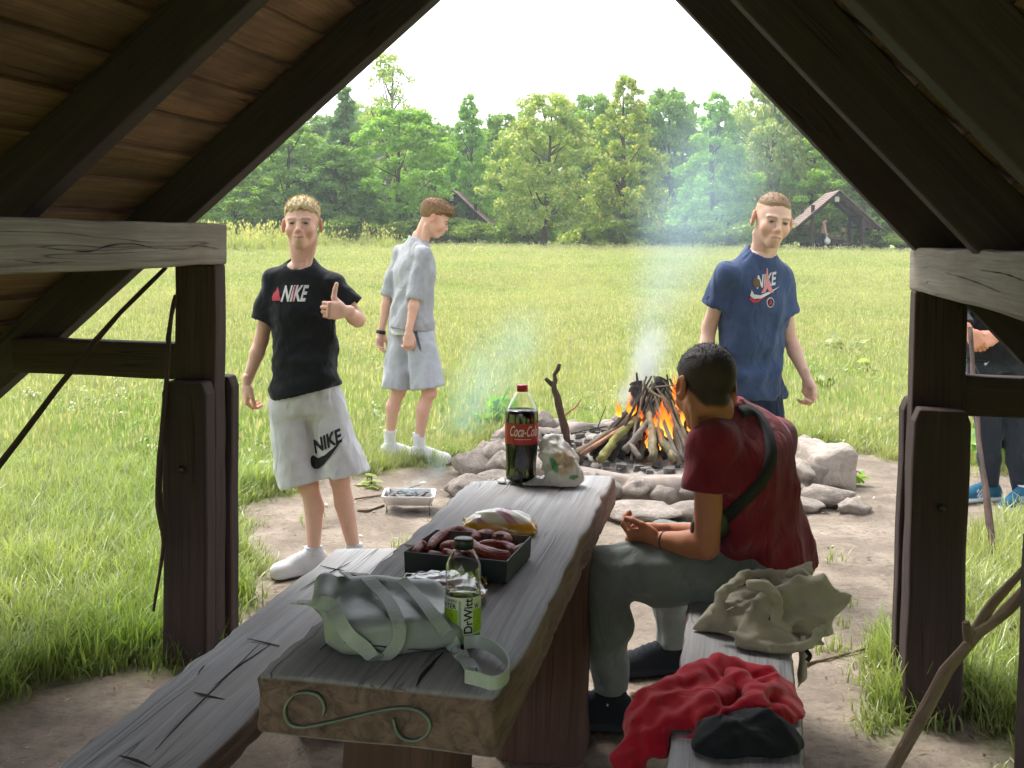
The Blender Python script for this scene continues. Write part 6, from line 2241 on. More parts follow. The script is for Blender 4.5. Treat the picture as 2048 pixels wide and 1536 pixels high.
smoke_trail('wisp of smoke rising from the foil grill tray', [(820, 985, 6.45, 36, 0.7, 1.0), (845, 965, 6.5, 28, 0.9, 1.0), (872, 935, 6.65, 30, 1.4, 1.0)], mat_smoke('tray_smoke', 6.0, (0.70, 0.93, 0.98), 8.0, 0.40, 0.72))

# ------------------------------------------------------------------ disposable grill tray
M_foil = NT('aluminium_foil')
M_foil.set(Roughness=0.32, Metallic=1.0)
M_foil.base((0.78, 0.78, 0.79))
M_foil.bump(M_foil.noise(M_foil.coords('Object'), 60, 3), 0.25, 0.004)
M_foil = M_foil.m
tc = np.array([*onz(815, 1030, 0.0)[:2], 0.0]) + np.array([0, 0.10, 0])
tray = thing('grill_tray', 'disposable foil grill tray smoking on wire legs', 'grill', tc)
w, d, zt, zb = 0.138, 0.105, 0.105, 0.052
ux, uy = unit((1, 0.02, 0)), unit((-0.02, 1, 0))
def rect(hw, hd, z, r=0.025, n=5):
    out = []
    for cx, cy, a0 in ((hw - r, hd - r, 0), (-hw + r, hd - r, 90), (-hw + r, -hd + r, 180), (hw - r, -hd + r, 270)):
        for i in range(n):
            a = math.radians(a0 + 90 * i / (n - 1))
            out.append(tc + ux * (cx + r * math.cos(a)) + uy * (cy + r * math.sin(a)) + ZX * z)
    return out
rings = [rect(w + 0.012, d + 0.012, zt - 0.004), rect(w + 0.012, d + 0.012, zt), rect(w, d, zt), rect(w - 0.012, d - 0.012, zb + 0.004), rect(w - 0.013, d - 0.013, zb)]
outer = [rect(w + 0.010, d + 0.010, zt - 0.004), rect(w - 0.010, d - 0.010, zb), ]
V, F = [], []
for rg in rings[:4]:
    V += rg
n = len(rings[0])
for i in range(3):
    for j in range(n):
        F.append((i * n + j, i * n + (j + 1) % n, (i + 1) * n + (j + 1) % n, (i + 1) * n + j))
F.append(tuple(3 * n + j for j in range(n)))
k = len(V)
V += outer[0] + outer[1]
for j in range(n):
    F.append((k + (j + 1) % n, k + j, k + n + j, k + n + (j + 1) % n))
F.append(tuple(k + n + j for j in range(n - 1, -1, -1)))
add('foil_pan', new_mesh('foil_pan', V, F, smooth=False), M_foil, tray)
for sx in (-1, 1):
    m = MB()
    m.tube([tc + ux * sx * (w - 0.02) + uy * (-d + 0.015) + ZX * (zb + 0.004), tc + ux * sx * (w - 0.015) + uy * (-d + 0.0), tc + ux * sx * (w - 0.015) + uy * (d - 0.0), tc + ux * sx * (w - 0.02) + uy * (d - 0.015) + ZX * (zb + 0.004)], 0.0025, 6)
    m.build('wire_leg', MATS['iron'], tray, True)
V, F = [], []
for i in range(90):
    c0 = tc + ux * rng.uniform(-w + 0.025, w - 0.025) + uy * rng.uniform(-d + 0.025, d - 0.025) + ZX * rng.uniform(zb + 0.012, zb + 0.035)
    s_ = rng.uniform(0.008, 0.016)
    B = rng.normal(size=(8, 3)) * 0.25 + np.array([[a, b, c] for a in (-1, 1) for b in (-1, 1) for c in (-1, 1)])
    k = len(V)
    V += [tuple(c0 + b * s_) for b in B]
    F += [tuple(k + q for q in f) for f in ((0, 1, 3, 2), (4, 6, 7, 5), (0, 4, 5, 1), (2, 3, 7, 6), (0, 2, 6, 4), (1, 5, 7, 3))]
tag(add('charcoal', new_mesh('charcoal', V, F, smooth=False), mat_plain('ashen_coal', C('#8a8580'), 0.95, C('#35312e'), 30), tray), kind='stuff')
# ================================================================== things on the table
TZ = 0.7455
def mat_clear(name, col=(1, 1, 1), rough=0.03, ior=1.42):
    x = NT(name)
    x.base(col)
    x.set(Roughness=rough, IOR=ior)
    x.p.inputs['Transmission Weight'].default_value = 1.0
    x.bump(x.noise(x.coords('Object'), 45, 2), 0.08, 0.004)
    return x.m
M_pet = mat_clear('clear_plastic')
def cyl_map(base, rfun, a0):
    def fn(u, v):
        r_ = rfun(v)
        return (base[0] + r_ * math.cos(a0 + u / r_), base[1] + r_ * math.sin(a0 + u / r_), base[2] + v)
    return fn
def bottle(name, label, base, prof, cap, liquid, wall=0.0012):
    o = thing(name, label, 'bottle', base)
    inner = [(max(r_ - wall, 0.002), z_ + (wall if i == 0 else 0)) for i, (r_, z_) in enumerate(prof)]
    pp = np.array(prof)
    t = np.linspace(0, 1, len(prof))
    tt = np.linspace(0, 1, 48)
    def sm(c):
        y = np.interp(tt, t, c)
        for _ in range(2):
            y[1:-1] = (y[:-2] + 2 * y[1:-1] + y[2:]) / 4
        return y
    R_, Z_ = sm(pp[:, 0]), sm(pp[:, 1])
    outer = list(zip(R_, Z_))
    inn = list(zip(np.maximum(R_ - wall, 0.001), Z_ + np.where(np.arange(48) == 0, wall, 0)))[::-1]
    m = MB()
    m.lathe([(0.001, Z_[0])] + outer + inn + [(0.001, Z_[0] + wall)], 40, base, cap=False)
    m.build('shell', M_pet, o, True)
    m = MB()
    zc, rc, hc = cap['z'], cap['r'], cap['h']
    m.lathe([(0.001, zc), (rc, zc), (rc, zc + hc * 0.9), (rc * 0.93, zc + hc), (0.001, zc + hc)], 48, base, cap=False, fn=lambda r_, z_, a: r_ * (1 + (0.025 * math.sin(a * 24) if r_ > rc * 0.97 else 0)))
    m.build('cap', cap['mat'], o, True)
    if liquid:
        zl = liquid['top']
        k = Z_ <= zl
        lp = list(zip(R_[k] - liquid.get('gap', wall + 0.0006), Z_[k] + 0.0015))
        m = MB()
        m.lathe([(0.001, lp[0][1])] + lp + [(0.001, lp[-1][1])], 40, base, cap=False)
        m.build('drink', liquid['mat'], o, True)
    return o, (lambda v: float(np.interp(v, Z_, R_)))
def band(name, base, rf, z0, z1, mat, parent, lift=0.0007, a0=0, a1=2 * math.pi, n=48):
    V, F = [], []
    zs = np.linspace(z0, z1, 8)
    for z_ in zs:
        for i in range(n + 1):
            a = a0 + (a1 - a0) * i / n
            r_ = rf(z_) + lift
            V.append((base[0] + r_ * math.cos(a), base[1] + r_ * math.sin(a), base[2] + z_))
    for j in range(7):
        for i in range(n):
            q = j * (n + 1) + i
            F.append((q, q + 1, q + n + 2, q + n + 1))
    return add(name, new_mesh(name, V, F), mat, parent)
# cola
cb = onz(1042, 962, TZ)
x = NT('cola')
x.base(C('#150a08'))
x.set(Roughness=0.05)
M_cola = x.m
cola, rf = bottle('soda_bottle', 'big dark cola bottle with red cap and red label', cb,
    [(0.034, 0.0), (0.050, 0.008), (0.0525, 0.022), (0.0505, 0.040), (0.0505, 0.058), (0.0530, 0.090), (0.0550, 0.120), (0.0558, 0.15), (0.0560, 0.20), (0.0555, 0.230), (0.0520, 0.250), (0.0400, 0.275), (0.0260, 0.295), (0.0170, 0.304), (0.0150, 0.318)],
    {'z': 0.305, 'r': 0.0185, 'h': 0.022, 'mat': mat_plain('red_cap', C('#b01722'), 0.35)}, {'top': 0.243, 'mat': M_cola, 'gap': 0.0002})
M_red = mat_plain('red_label', C('#a81f26'), 0.35, C('#9a1a22'))
band('label', cb, rf, 0.132, 0.203, M_red, cola)
a0 = math.atan2(cpos[1] - cb[1], cpos[0] - cb[0])
lab = [c for c in cola.children if c.name.startswith('label')][0]
place2d(fit2d(text_mesh2d('Coca-Cola', 1, 0.45, 0.012), -0.042, 0.160, 0.062, 0.196), cyl_map(cb, lambda v: rf(v) + 0.0016, a0), 0.008, 'lettering', mat_plain('label_cream', C('#d9cfc8'), 0.5), lab)
place2d(fit2d(poly2d([(0, 0), (1, 0), (1, 1), (0, 1)]), -0.024, 0.150, 0.034, 0.1515), cyl_map(cb, lambda v: rf(v) + 0.0016, a0), 0.006, 'lettering', MATS['label_cream'], lab)
# vitamin water
wb_ = onz(925, 1284, TZ)
x = NT('clear_drink')
x.base((0.93, 0.97, 0.92))
x.set(Roughness=0.02, IOR=1.33)
x.p.inputs['Transmission Weight'].default_value = 1.0
M_water = x.m
wat, rf2 = bottle('water_bottle', 'half-empty clear water bottle with black cap and green-white label', wb_,
    [(0.024, 0.0), (0.0345, 0.006), (0.0360, 0.020), (0.0360, 0.10), (0.0355, 0.112), (0.0338, 0.118), (0.0358, 0.125), (0.0362, 0.150), (0.0352, 0.160), (0.0290, 0.175), (0.0215, 0.188), (0.0190, 0.193), (0.0190, 0.200)],
    {'z': 0.194, 'r': 0.0200, 'h': 0.0195, 'mat': mat_plain('black_cap', C('#1a1e20'), 0.4)}, {'top': 0.104, 'mat': M_water})
a0 = math.atan2(cpos[1] - wb_[1], cpos[0] - wb_[0])
M_lw = mat_plain('label_white', C('#cfd6cf'), 0.45)
M_lg = mat_plain('label_green', C('#8fb51e'), 0.45)
band('label', wb_, rf2, 0.026, 0.102, M_lw, wat)
lab = [c for c in wat.children if c.name.startswith('label')][0]
cm_ = cyl_map(wb_, lambda v: rf2(v) + 0.0016, a0)
cm2 = cyl_map(wb_, lambda v: rf2(v) + 0.0022, a0)
sq = poly2d([(0, 0), (1, 0), (1, 1), (0, 1)])
for (u0, v0, u1, v1, mt) in ((-0.060, 0.034, -0.010, 0.077, M_lg), (0.022, 0.030, 0.075, 0.077, M_lg), (-0.009, 0.040, -0.0035, 0.096, mat_plain('label_grey', C('#9aa39b'), 0.5))):
    place2d(fit2d(sq, u0, v0, u1, v1), cm_, 0.006, 'label_panel', mt, lab)
tv, tf = text_mesh2d('DrWitt', 1, 0, 0.02)
tv = np.stack([-tv[:, 1], tv[:, 0]], 1)
place2d(fit2d((tv, tf), 0.002, 0.030, 0.0205, 0.101), cm2, 0.006, 'lettering', M_pk, lab)
place2d(fit2d(text_mesh2d('VITAMIN'), -0.052, 0.091, -0.0135, 0.098), cm2, 0.006, 'lettering', M_pk, lab)
place2d(fit2d(text_mesh2d('WATER', 1, 0, 0.02), -0.060, 0.079, -0.0135, 0.089), cm2, 0.006, 'lettering', M_pk, lab)
place2d(fit2d(text_mesh2d('W', 1, 0, 0.02), 0.024, 0.079, 0.036, 0.089), cm2, 0.006, 'lettering', M_pk, lab)
place2d(fit2d(text_mesh2d('E'), -0.026, 0.062, -0.021, 0.069), cm2, 0.006, 'lettering', mat_plain('label_dark_green', C('#37560f'), 0.5), lab)
band('green_foot', wb_, rf2, 0.004, 0.024, mat_plain('green_base', C('#3fae3a'), 0.3), wat, 0.0006)

# ------------------------------------------------------------------ cardboard tray of sausages
M_card = mat_plain('black_card', C('#1d2a30'), 0.6, C('#172329'))
M_kraft = mat_plain('kraft_inside', C('#6b5e55'), 0.85, C('#594e46'))
top = [onz(808, 1103, TZ + 0.054), onz(1014, 1123, TZ + 0.054), onz(1063, 1072, TZ + 0.054), onz(872, 1059, TZ + 0.054)]
cen = sum(top) / 4
box = thing('sausage_box', 'open black cardboard box full of sausages on the table', 'box', (cen[0], cen[1], TZ))
bot = [np.array([*(cen + (p - cen) * 0.985)[:2], TZ]) for p in top]
th = 0.0025
for i in range(4):
    a, b, c, d = bot[i], bot[(i + 1) % 4], top[(i + 1) % 4], top[i]
    e = unit(b - a)
    n_ = unit(np.cross(ZX, e))
    if n_ @ (cen - a) < 0:
        n_ = -n_
    V = [a, b, c, d] + [q + n_ * th for q in (a, b, c, d)]
    F = [(0, 1, 2, 3), (0, 4, 5, 1), (1, 5, 6, 2), (2, 6, 7, 3), (3, 7, 4, 0)]
    add('box_wall', new_mesh('box_wall', V, F, {'gr': ('VEC', V)}, False), M_card, box)
    inn = [q + n_ * (th + 0.0006) for q in (a, b, c, d)]
    add('box_lining', new_mesh('box_lining', inn, [(3, 2, 1, 0)], {'gr': ('VEC', inn)}, False), M_kraft, box)
fl = [q + ZX * 0.003 for q in bot]
add('box_floor', new_mesh('box_floor', fl, [(0, 1, 2, 3)], {'gr': ('VEC', fl)}, False), M_kraft, box)
e = unit(top[1] - top[0])
def bmap(u, v):
    p = bot[0] + (bot[1] - bot[0]) * 0.06 + e * u + ZX * v
    n_ = unit(np.cross(e, ZX))
    return tuple(p + (n_ if n_ @ (cen - p) < 0 else -n_) * 0.0012)
x = NT('sausage_skin')
v = x.coords('gr', (30, 240, 240))
f = x.noise(v, 1.0, 5, 0.6, 1.0)
g = x.noise(x.coords('Object'), 24, 4, 0.6)
c = x.ramp(g, [(0.3, C('#93382b')), (0.55, C('#bb5844')), (0.75, C('#d07c62'))])
c = x.mix(x.ramp(f, [(0.55, (0, 0, 0)), (0.7, (0.6, 0.6, 0.6))]), c, C('#cdb0b2'))  # pale streaks mix whitish bloom with the skin's sheen put into colour
x.base(c)
x.set(Roughness=0.42)
x.bump(x.math('ADD', f, g), 0.9, 0.01)
M_saus = x.m
SA = [([(856, 1097), (878, 1074), (912, 1062), (940, 1066), (953, 1076)], 0.050, 0.0135, 'long dark sausage arched along the back of the box'),
      ([(930, 1080), (962, 1100), (1000, 1112), (1022, 1112)], 0.052, 0.0150, 'thick red sausage lying at the front right of the box'),
      ([(952, 1090), (990, 1090), (1018, 1094), (1027, 1104)], 0.046, 0.0125, 'smooth red sausage folded behind the thick one'),
      ([(945, 1080), (968, 1068), (990, 1071)], 0.048, 0.0135, 'wrinkled purple-brown sausage at the back middle of the box'),
      ([(985, 1079), (1003, 1072), (1022, 1084)], 0.048, 0.0135, 'short wrinkled sausage at the back right of the box'),
      ([(828, 1107), (841, 1091), (852, 1094)], 0.048, 0.0130, 'stubby pale-streaked sausage at the left corner of the box'),
      ([(858, 1108), (872, 1113), (884, 1112)], 0.040, 0.0120, 'small sausage low at the front left of the box'),
      ([(884, 1107), (898, 1108), (915, 1116)], 0.042, 0.0125, 'small sausage wedged behind the bottle cap'),
      ([(882, 1096), (900, 1090), (915, 1094)], 0.038, 0.0125, 'dark sausage end lying under the arched one'),
      ([(1020, 1104), (1036, 1100), (1048, 1092)], 0.036, 0.0120, 'pale sausage at the right wall of the box'),
      ([(1015, 1090), (1030, 1088), (1045, 1084)], 0.034, 0.0120, 'dark sausage end tucked in the back right corner'),
      ([(915, 1100), (945, 1106), (975, 1118)], 0.026, 0.0130, 'sausage at the bottom of the box behind the water bottle')]
for pix, z, r_, lb in SA:
    P = np.array([onz(a, b, TZ + z - 0.006) for a, b in pix])
    o = thing('sausage', lb, 'sausage', P[0], 'sausages in the box')
    pts = spline(P, 16)
    rad = r_ * np.array([0.35, 0.75, 0.95] + [1.0] * 10 + [0.95, 0.75, 0.35])
    m = MB()
    m.tube(pts, rad, 14, True, 0.16, 40)
    m.build('casing', M_saus, o, True)
    m = MB()
    d0 = unit(pts[0] - pts[1])
    m.tube([pts[0] - d0 * 0.002, pts[0] + d0 * 0.006], [0.003, 0.0015], 6)
    m.build('tied_end', M_saus, o, True)

# ------------------------------------------------------------------ crisp packet and snack wrapper
def mat_foilprint(name, rough=0.25):
    x = NT(name)
    x.base(x.attr('Col').outputs['Color'])
    x.set(Roughness=rough)
    x.p.inputs['Specular IOR Level'].default_value = 0.8
    x.p.inputs['Coat Weight'].default_value = 0.4
    x.bump(x.noise(x.coords('Object'), 40, 3), 0.25, 0.006)
    return x.m
M_print = mat_foilprint('glossy_packet')
def pillow(name, label, cat, c, ux, uy, L_, W_, Hh, colour, seed, amp=0.006, fr=60):
    o = thing(name, label, cat, (c[0], c[1], TZ))
    g = Field(c - np.array([L_, L_, 0.05]), c + np.array([L_, L_, 0.12]), 0.0035)
    ux, uy = unit(ux), unit(uy)
    def fn(X, Y, Z):
        u = ((X - c[0]) * ux[0] + (Y - c[1]) * ux[1]) / (L_ / 2)
        w = ((X - c[0]) * uy[0] + (Y - c[1]) * uy[1]) / (W_ / 2)
        e_ = np.maximum(np.abs(u), np.abs(w))
        hh = 0.002 + Hh / 2 * np.sqrt(np.clip(1 - np.abs(u) ** 2.4, 0, 1) * np.clip(1 - np.abs(w) ** 2.4, 0, 1))
        zc = TZ + 0.004 + Hh / 2 * 0.9 * np.clip(1 - u ** 2, 0, 1) * np.clip(1 - w * w, 0, 1) + 0.006 * np.abs(u) ** 3
        d = np.abs(Z - zc) - hh
        return np.maximum(d, (e_ - 1) * W_ / 2)
    g.apply(fn, c - np.array([L_, L_, 0.03]), c + np.array([L_, L_, 0.1]))
    g.warp(folds(amp, fr, seed), 0.02)
    V, F = g.mesh()
    V = relax(V, F, 1)
    u = (V - c) @ ux / (L_ / 2)
    w = (V - c) @ uy / (W_ / 2)
    me = new_mesh(name, V, F, {'gr': ('VEC', V), 'Col': ('COL', colour(V, u, w, (V[:, 2] - TZ) / Hh))})
    add('packet', me, M_print, o)
    return o
cc_ = onz(1000, 1066, TZ)
def chipcol(V, u, w, t):
    nz = np.sin(V[:, 0] * 70 + 3 * np.sin(V[:, 1] * 40)) * 0.5 + 0.5
    c = np.tile(C('#e2dccb'), (len(V), 1))
    c = mixc(c, C('#c58a9a'), smooth01((nz - 0.55) / 0.2) * (np.abs(u) < 0.6))
    c = mixc(c, C('#e0a31c'), smooth01((0.58 - t) / 0.14))
    c = mixc(c, C('#e0a31c'), smooth01((np.abs(u) - 0.8) / 0.06))
    c = mixc(c, C('#b8452a'), smooth01((u - 0.35) / 0.1) * smooth01((w - 0.2) / 0.2) * 0.9)
    c = mixc(c, C('#2f5a34'), smooth01((u - 0.6) / 0.08) * smooth01((w - 0.3) / 0.2) * 0.9)
    return c
pillow('crisp_packet', 'glossy yellow and white crisp packet behind the sausage box', 'snack bag', cc_ + np.array([0, 0.035, 0]), (1, -0.05, 0), (0.05, 1, 0), 0.205, 0.12, 0.060, chipcol, 5, 0.012, 48)
cw_ = onz(880, 1195, TZ)
def wrapcol(V, u, w, t):
    c = np.tile(C('#b7b5b4'), (len(V), 1))
    s_ = np.sin(V[:, 0] * 90 + V[:, 1] * 120)
    c = mixc(c, C('#1f2a36'), smooth01((w + 0.15) / 0.1) * smooth01((0.55 - w) / 0.1))
    c = mixc(c, C('#a52a30'), smooth01((w - 0.55) / 0.1) * smooth01((-0.45 - u) / 0.1))
    c = mixc(c, C('#d59a2a'), smooth01((u - 0.78) / 0.05) * (s_ > 0))
    c = mixc(c, C('#8a4a38'), smooth01((-0.5 - w) / 0.1) * (s_ > 0.1))
    return c
pillow('snack_wrapper', 'crumpled silver and dark snack wrapper between bag and box', 'wrapper', cw_ + np.array([0, 0.05, 0]), (1, -0.02, 0), (0.02, 1, 0), 0.205, 0.16, 0.036, wrapcol, 15, 0.010, 75)

# ------------------------------------------------------------------ thin shopping bag
x = NT('thin_carrier_plastic')
colr = x.attr('Col').outputs['Color']
x.base(colr)
x.set(Roughness=0.35)
x.p.inputs['Transmission Weight'].default_value = 0.25
x.p.inputs['Subsurface Weight'].default_value = 0.0
x.bump(x.noise(x.coords('Object'), 26, 5, 0.7, 1.5), 0.6, 0.012)
M_carrier = x.m
pc = onz(1118, 985, TZ)
car = thing('carrier_bag', 'crumpled thin white carrier bag with a green mark beside the cola', 'bag', (pc[0], pc[1], TZ))
g = Field(onz(960, 990, TZ) - np.array([0.02, 0.03, 0.0]), onz(1170, 960, TZ) + np.array([0.05, 0.06, 0.24]), 0.004)
B_ = lambda px, py, Y: aty(px, py, Y)
g.ell(B_(1128, 950, 3.80), (0.068, 0.055, 0.060), 0.0)
g.ell(B_(1118, 918, 3.82), (0.066, 0.05, 0.058), 0.02, 'u', np.stack([unit((0.9, 0, -0.45)), vv(0, 1, 0), unit((0.45, 0, 0.9))], 1))
g.ell(B_(1105, 893, 3.84), (0.046, 0.036, 0.042), 0.02)
g.cone(B_(1100, 885, 3.84), B_(1092, 872, 3.84), 0.022, 0.012, 0.015)
g.cone(B_(1110, 888, 3.84), B_(1122, 872, 3.84), 0.022, 0.008, 0.012)
g.ell(B_(1010, 975, 3.84), (0.085, 0.055, 0.030), 0.02)
g.ell(B_(1070, 972, 3.82), (0.06, 0.055, 0.036), 0.03)
g.cone(B_(972, 978, 3.80), B_(1040, 985, 3.74), 0.016, 0.012, 0.02)
g.warp(folds(0.016, 55, 8), 0.03)
g.warp(folds(0.008, 120, 18), 0.03)
g.plane(vv(0, 0, TZ + 0.0015), (0, 0, -1))
g.cone(cb - ZX * 0.01 + ZX * 0.012, cb + ZX * 0.1, 0.0545, 0.0565, 0.0, 's')
gc1, gc2 = B_(1108, 930, 3.76), B_(1148, 955, 3.75)
def carcol(V):
    c = np.tile(C('#d9d6d0'), (len(V), 1))
    c = mixc(c, C('#cdb490'), smooth01((gauss(V, B_(1125, 925, 3.78), (0.045, 0.09, 0.045)) - 0.3) / 0.3) * 0.9)
    c = mixc(c, C('#4d9a62'), smooth01((gauss(V - (V[:, 2:3] - gc1[2]) * np.array([[-0.4, 0, 0]]), gc1, (0.013, 0.05, 0.026)) - 0.35) / 0.15))
    c = mixc(c, C('#4d9a62'), smooth01((gauss(V, gc2, (0.018, 0.05, 0.008)) - 0.35) / 0.15))
    return c
soft('plastic_film', g, M_carrier, car, carcol, 1)

# ------------------------------------------------------------------ grey bag with webbing straps
x = NT('grey_nylon')
v = x.coords('Object')
n = x.noise(v, 10, 5, 0.6)
x.base(x.ramp(n, [(0.3, C('#8e9594')), (0.7, C('#9fa5a3'))]))
x.set(Roughness=0.48)
x.bump(x.math('ADD', x.noise(v, 22, 3, 0.5, 0.5), x.math('MULTIPLY', x.noise(v, 700, 2), 0.15)), 0.18, 0.010)
M_nyl = x.m
M_web = mat_plain('grey_webbing', C('#b6bebb'), 0.7, C('#a6aeab'), 300, 0.3)
bc_ = onz(765, 1338, TZ)
bag = thing('shoulder_bag', 'grey-green shoulder bag with wide straps lying on the table end', 'bag', (bc_[0], bc_[1], TZ))
g = Field(onz(600, 1350, TZ) - np.array([0.03, 0.05, 0.0]), onz(940, 1180, TZ) + np.array([0.06, 0.1, 0.2]), 0.0045)
o_ = onz(636, 1318, TZ) + np.array([0, 0.110, 0.0])
exb = unit(onz(908, 1306, TZ) - onz(640, 1322, TZ))
eyb = unit(np.cross(ZX, exb))
g.loft(o_, eyb, ZX, exb, [(-0.004, 0.0, 0.036, 0.060, 0.032), (0.03, -0.005, 0.036, 0.112, 0.040), (0.12, -0.01, 0.038, 0.120, 0.042), (0.20, -0.005, 0.034, 0.118, 0.038), (0.255, 0.0, 0.026, 0.10, 0.028), (0.272, 0.0, 0.018, 0.075, 0.018)], 0.0, 3.6)
# higher back edge, slumped mouth on the left
g.cone(o_ + exb * 0.02 + eyb * 0.080 + ZX * 0.075, o_ + exb * 0.22 + eyb * 0.085 + ZX * 0.064, 0.020, 0.018, 0.06)
g.cone(o_ + exb * 0.0 + eyb * 0.05 + ZX * 0.10, o_ - exb * 0.012 + eyb * -0.02 + ZX * 0.085, 0.020, 0.018, 0.03)
g.ell(o_ - exb * 0.004 + eyb * 0.02 + ZX * 0.075, (0.016, 0.022, 0.02), 0.015, 's')
g.warp(folds(0.006, 15, 4), 0.03)
g.warp(folds(0.0025, 42, 14), 0.03)
g.plane(vv(0, 0, TZ), (0, 0, -1))
body = soft('bag_body', g, M_nyl, bag, None, 2)
bb = BVHTree.FromPolygons([tuple(q.co) for q in body.data.vertices], [tuple(p.vertices) for p in body.data.polygons])
def on_bag(px, py, lift=0.004, zf=TZ + 0.012):
    h = bb.ray_cast(Vector(cpos), Vector(ray(px, py)).normalized())
    if h[0] is None:
        return onz(px, py, zf), ZX
    return np.array(h[0]) + np.array(h[1]) * lift, np.array(h[1])
def strap(pix, width, lift, name='strap', n=40, side=None, zf=TZ + 0.012):
    Q = [on_bag(px, py, lift, zf) for px, py in pix]
    P = spline([q[0] for q in Q], n)
    if side is None:
        N_ = spline([q[1] for q in Q], n)
        for _ in range(8):
            N_[1:-1] = (N_[:-2] + N_[1:-1] + N_[2:]) / 3
            P[1:-1] = (P[:-2] + 2 * P[1:-1] + P[2:]) / 4
        sd = np.cross(N_, np.gradient(P, axis=0))
    else:
        sd = np.broadcast_to(side, P.shape)
    MB().ribbon(P, sd, width, 0.0028).build(name, M_web, bag, False)
    return P
strap([(682, 1160), (705, 1148), (728, 1158), (752, 1182), (776, 1212), (792, 1245), (796, 1272), (784, 1296), (762, 1308), (738, 1300)], 0.028, 0.012)
strap([(745, 1302), (722, 1288), (700, 1268), (680, 1240), (660, 1216), (636, 1203), (610, 1203), (592, 1208)], 0.028, 0.015)
P2 = strap([(800, 1166), (822, 1188), (852, 1222), (882, 1258), (912, 1292), (935, 1322), (948, 1345)], 0.029, 0.010)
loop = [onz(px, py, TZ + 0.018) for px, py in ((930, 1352), (956, 1358), (985, 1366), (1008, 1358), (1018, 1340), (1010, 1316), (985, 1294), (955, 1283), (928, 1285))]
lp = spline(loop, 40)
MB().ribbon(lp, ZX, 0.026, 0.0028).build('strap', M_web, bag, False)
m = MB()
bk = onz(944, 1350, TZ + 0.018)
m.box(bk, unit(lp[6] - lp[0]), np.cross(ZX, unit(lp[6] - lp[0])), ZX, (0.020, 0.010, 0.032), 0.003)
m.build('strap_slider', mat_plain('grey_plastic', C('#8c9395'), 0.35), bag, True)
q = on_bag(752, 1304, 0.011)
m = MB()
e1 = unit(on_bag(765, 1306)[0] - on_bag(740, 1298)[0])
m.box(q[0], e1, np.cross(q[1], e1), q[1], (0.018, 0.031, 0.006), 0.002)
m.build('strap_slider', MATS['grey_plastic'], bag, True)
m = MB()
rc_ = onz(930, 1277, TZ + 0.018)
th_ = np.linspace(0, 2 * math.pi, 20)
m.tube([rc_ + vv(math.cos(t) * 0.012, math.sin(t) * 0.004, math.sin(t) * 0.012) for t in th_], 0.0022, 7, False)
m.build('ring', MATS['iron'], bag, True)
zz = spline([on_bag(px, py, 0.002)[0] for px, py in ((690, 1284), (760, 1292), (830, 1298), (900, 1304))], 30)
MB().tube(zz, 0.0016, 5).build('seam', mat_plain('seam_thread', C('#4c5254'), 0.8), bag, True)

# ------------------------------------------------------------------ clothes on the bench
def rolls(g, rows, k=0.012):
    for pix, r0, r1 in rows:
        P = spline([aty(*q) for q in pix], 12)
        for i in range(11):
            t0, t1 = i / 11, (i + 1) / 11
            g.cone(P[i], P[i + 1], r0 + (r1 - r0) * t0, r0 + (r1 - r0) * t1, k)
def grooves(g, rows, k=0.008):
    for pix, r0 in rows:
        P = spline([aty(*q) for q in pix], 10)
        for i in range(9):
            g.cone(P[i], P[i + 1], r0, r0, k, 's')
M_khaki = mat_cloth('khaki_softshell', C('#a8a290'), C('#97917f'), bump=0.1, sheen=0.05, crease=0.7)
hc_ = onz(1530, 1290, 0.455)
hoodie = thing('khaki_jacket', 'crumpled khaki hooded jacket heaped on the bench', 'jacket', (hc_[0], hc_[1], 0.45))
g = Field(aty(1400, 1330, 3.1) - np.array([0, 0.12, 0.18]), aty(1690, 1120, 3.3) + np.array([0.02, 0.2, 0.02]), 0.0055)
g.ell(aty(1540, 1225, 3.24), (0.130, 0.120, 0.080), 0.0)
g.ell(aty(1490, 1240, 3.20), (0.090, 0.10, 0.06), 0.03)
g.ell(aty(1600, 1215, 3.24), (0.085, 0.10, 0.085), 0.03)
g.ell(aty(1560, 1275, 3.14), (0.115, 0.06, 0.035), 0.02)
g.warp(folds(0.085, 12, 6), 0.12)
g.warp(folds(0.050, 24, 61), 0.09)
rolls(g, [([(1438, 1235, 3.15), (1446, 1188, 3.17), (1490, 1152, 3.22), (1540, 1150, 3.26), (1566, 1185, 3.22)], 0.016, 0.013),
          ([(1500, 1168, 3.13), (1535, 1176, 3.11), (1556, 1205, 3.09), (1548, 1238, 3.07), (1575, 1258, 3.06)], 0.013, 0.011),
          ([(1462, 1266, 3.09), (1515, 1288, 3.06), (1570, 1298, 3.05), (1622, 1284, 3.07), (1642, 1255, 3.11)], 0.013, 0.012),
          ([(1575, 1150, 3.24), (1610, 1150, 3.22), (1642, 1185, 3.19), (1656, 1225, 3.17)], 0.016, 0.013)], 0.010)
grooves(g, [([(1482, 1190, 3.10), (1510, 1188, 3.09), (1532, 1200, 3.08), (1530, 1222, 3.06)], 0.012)], 0.006)
g.warp(folds(0.018, 50, 66), 0.05)
g.plane(vv(0, 0, 0.4565), (0, 0, -1))
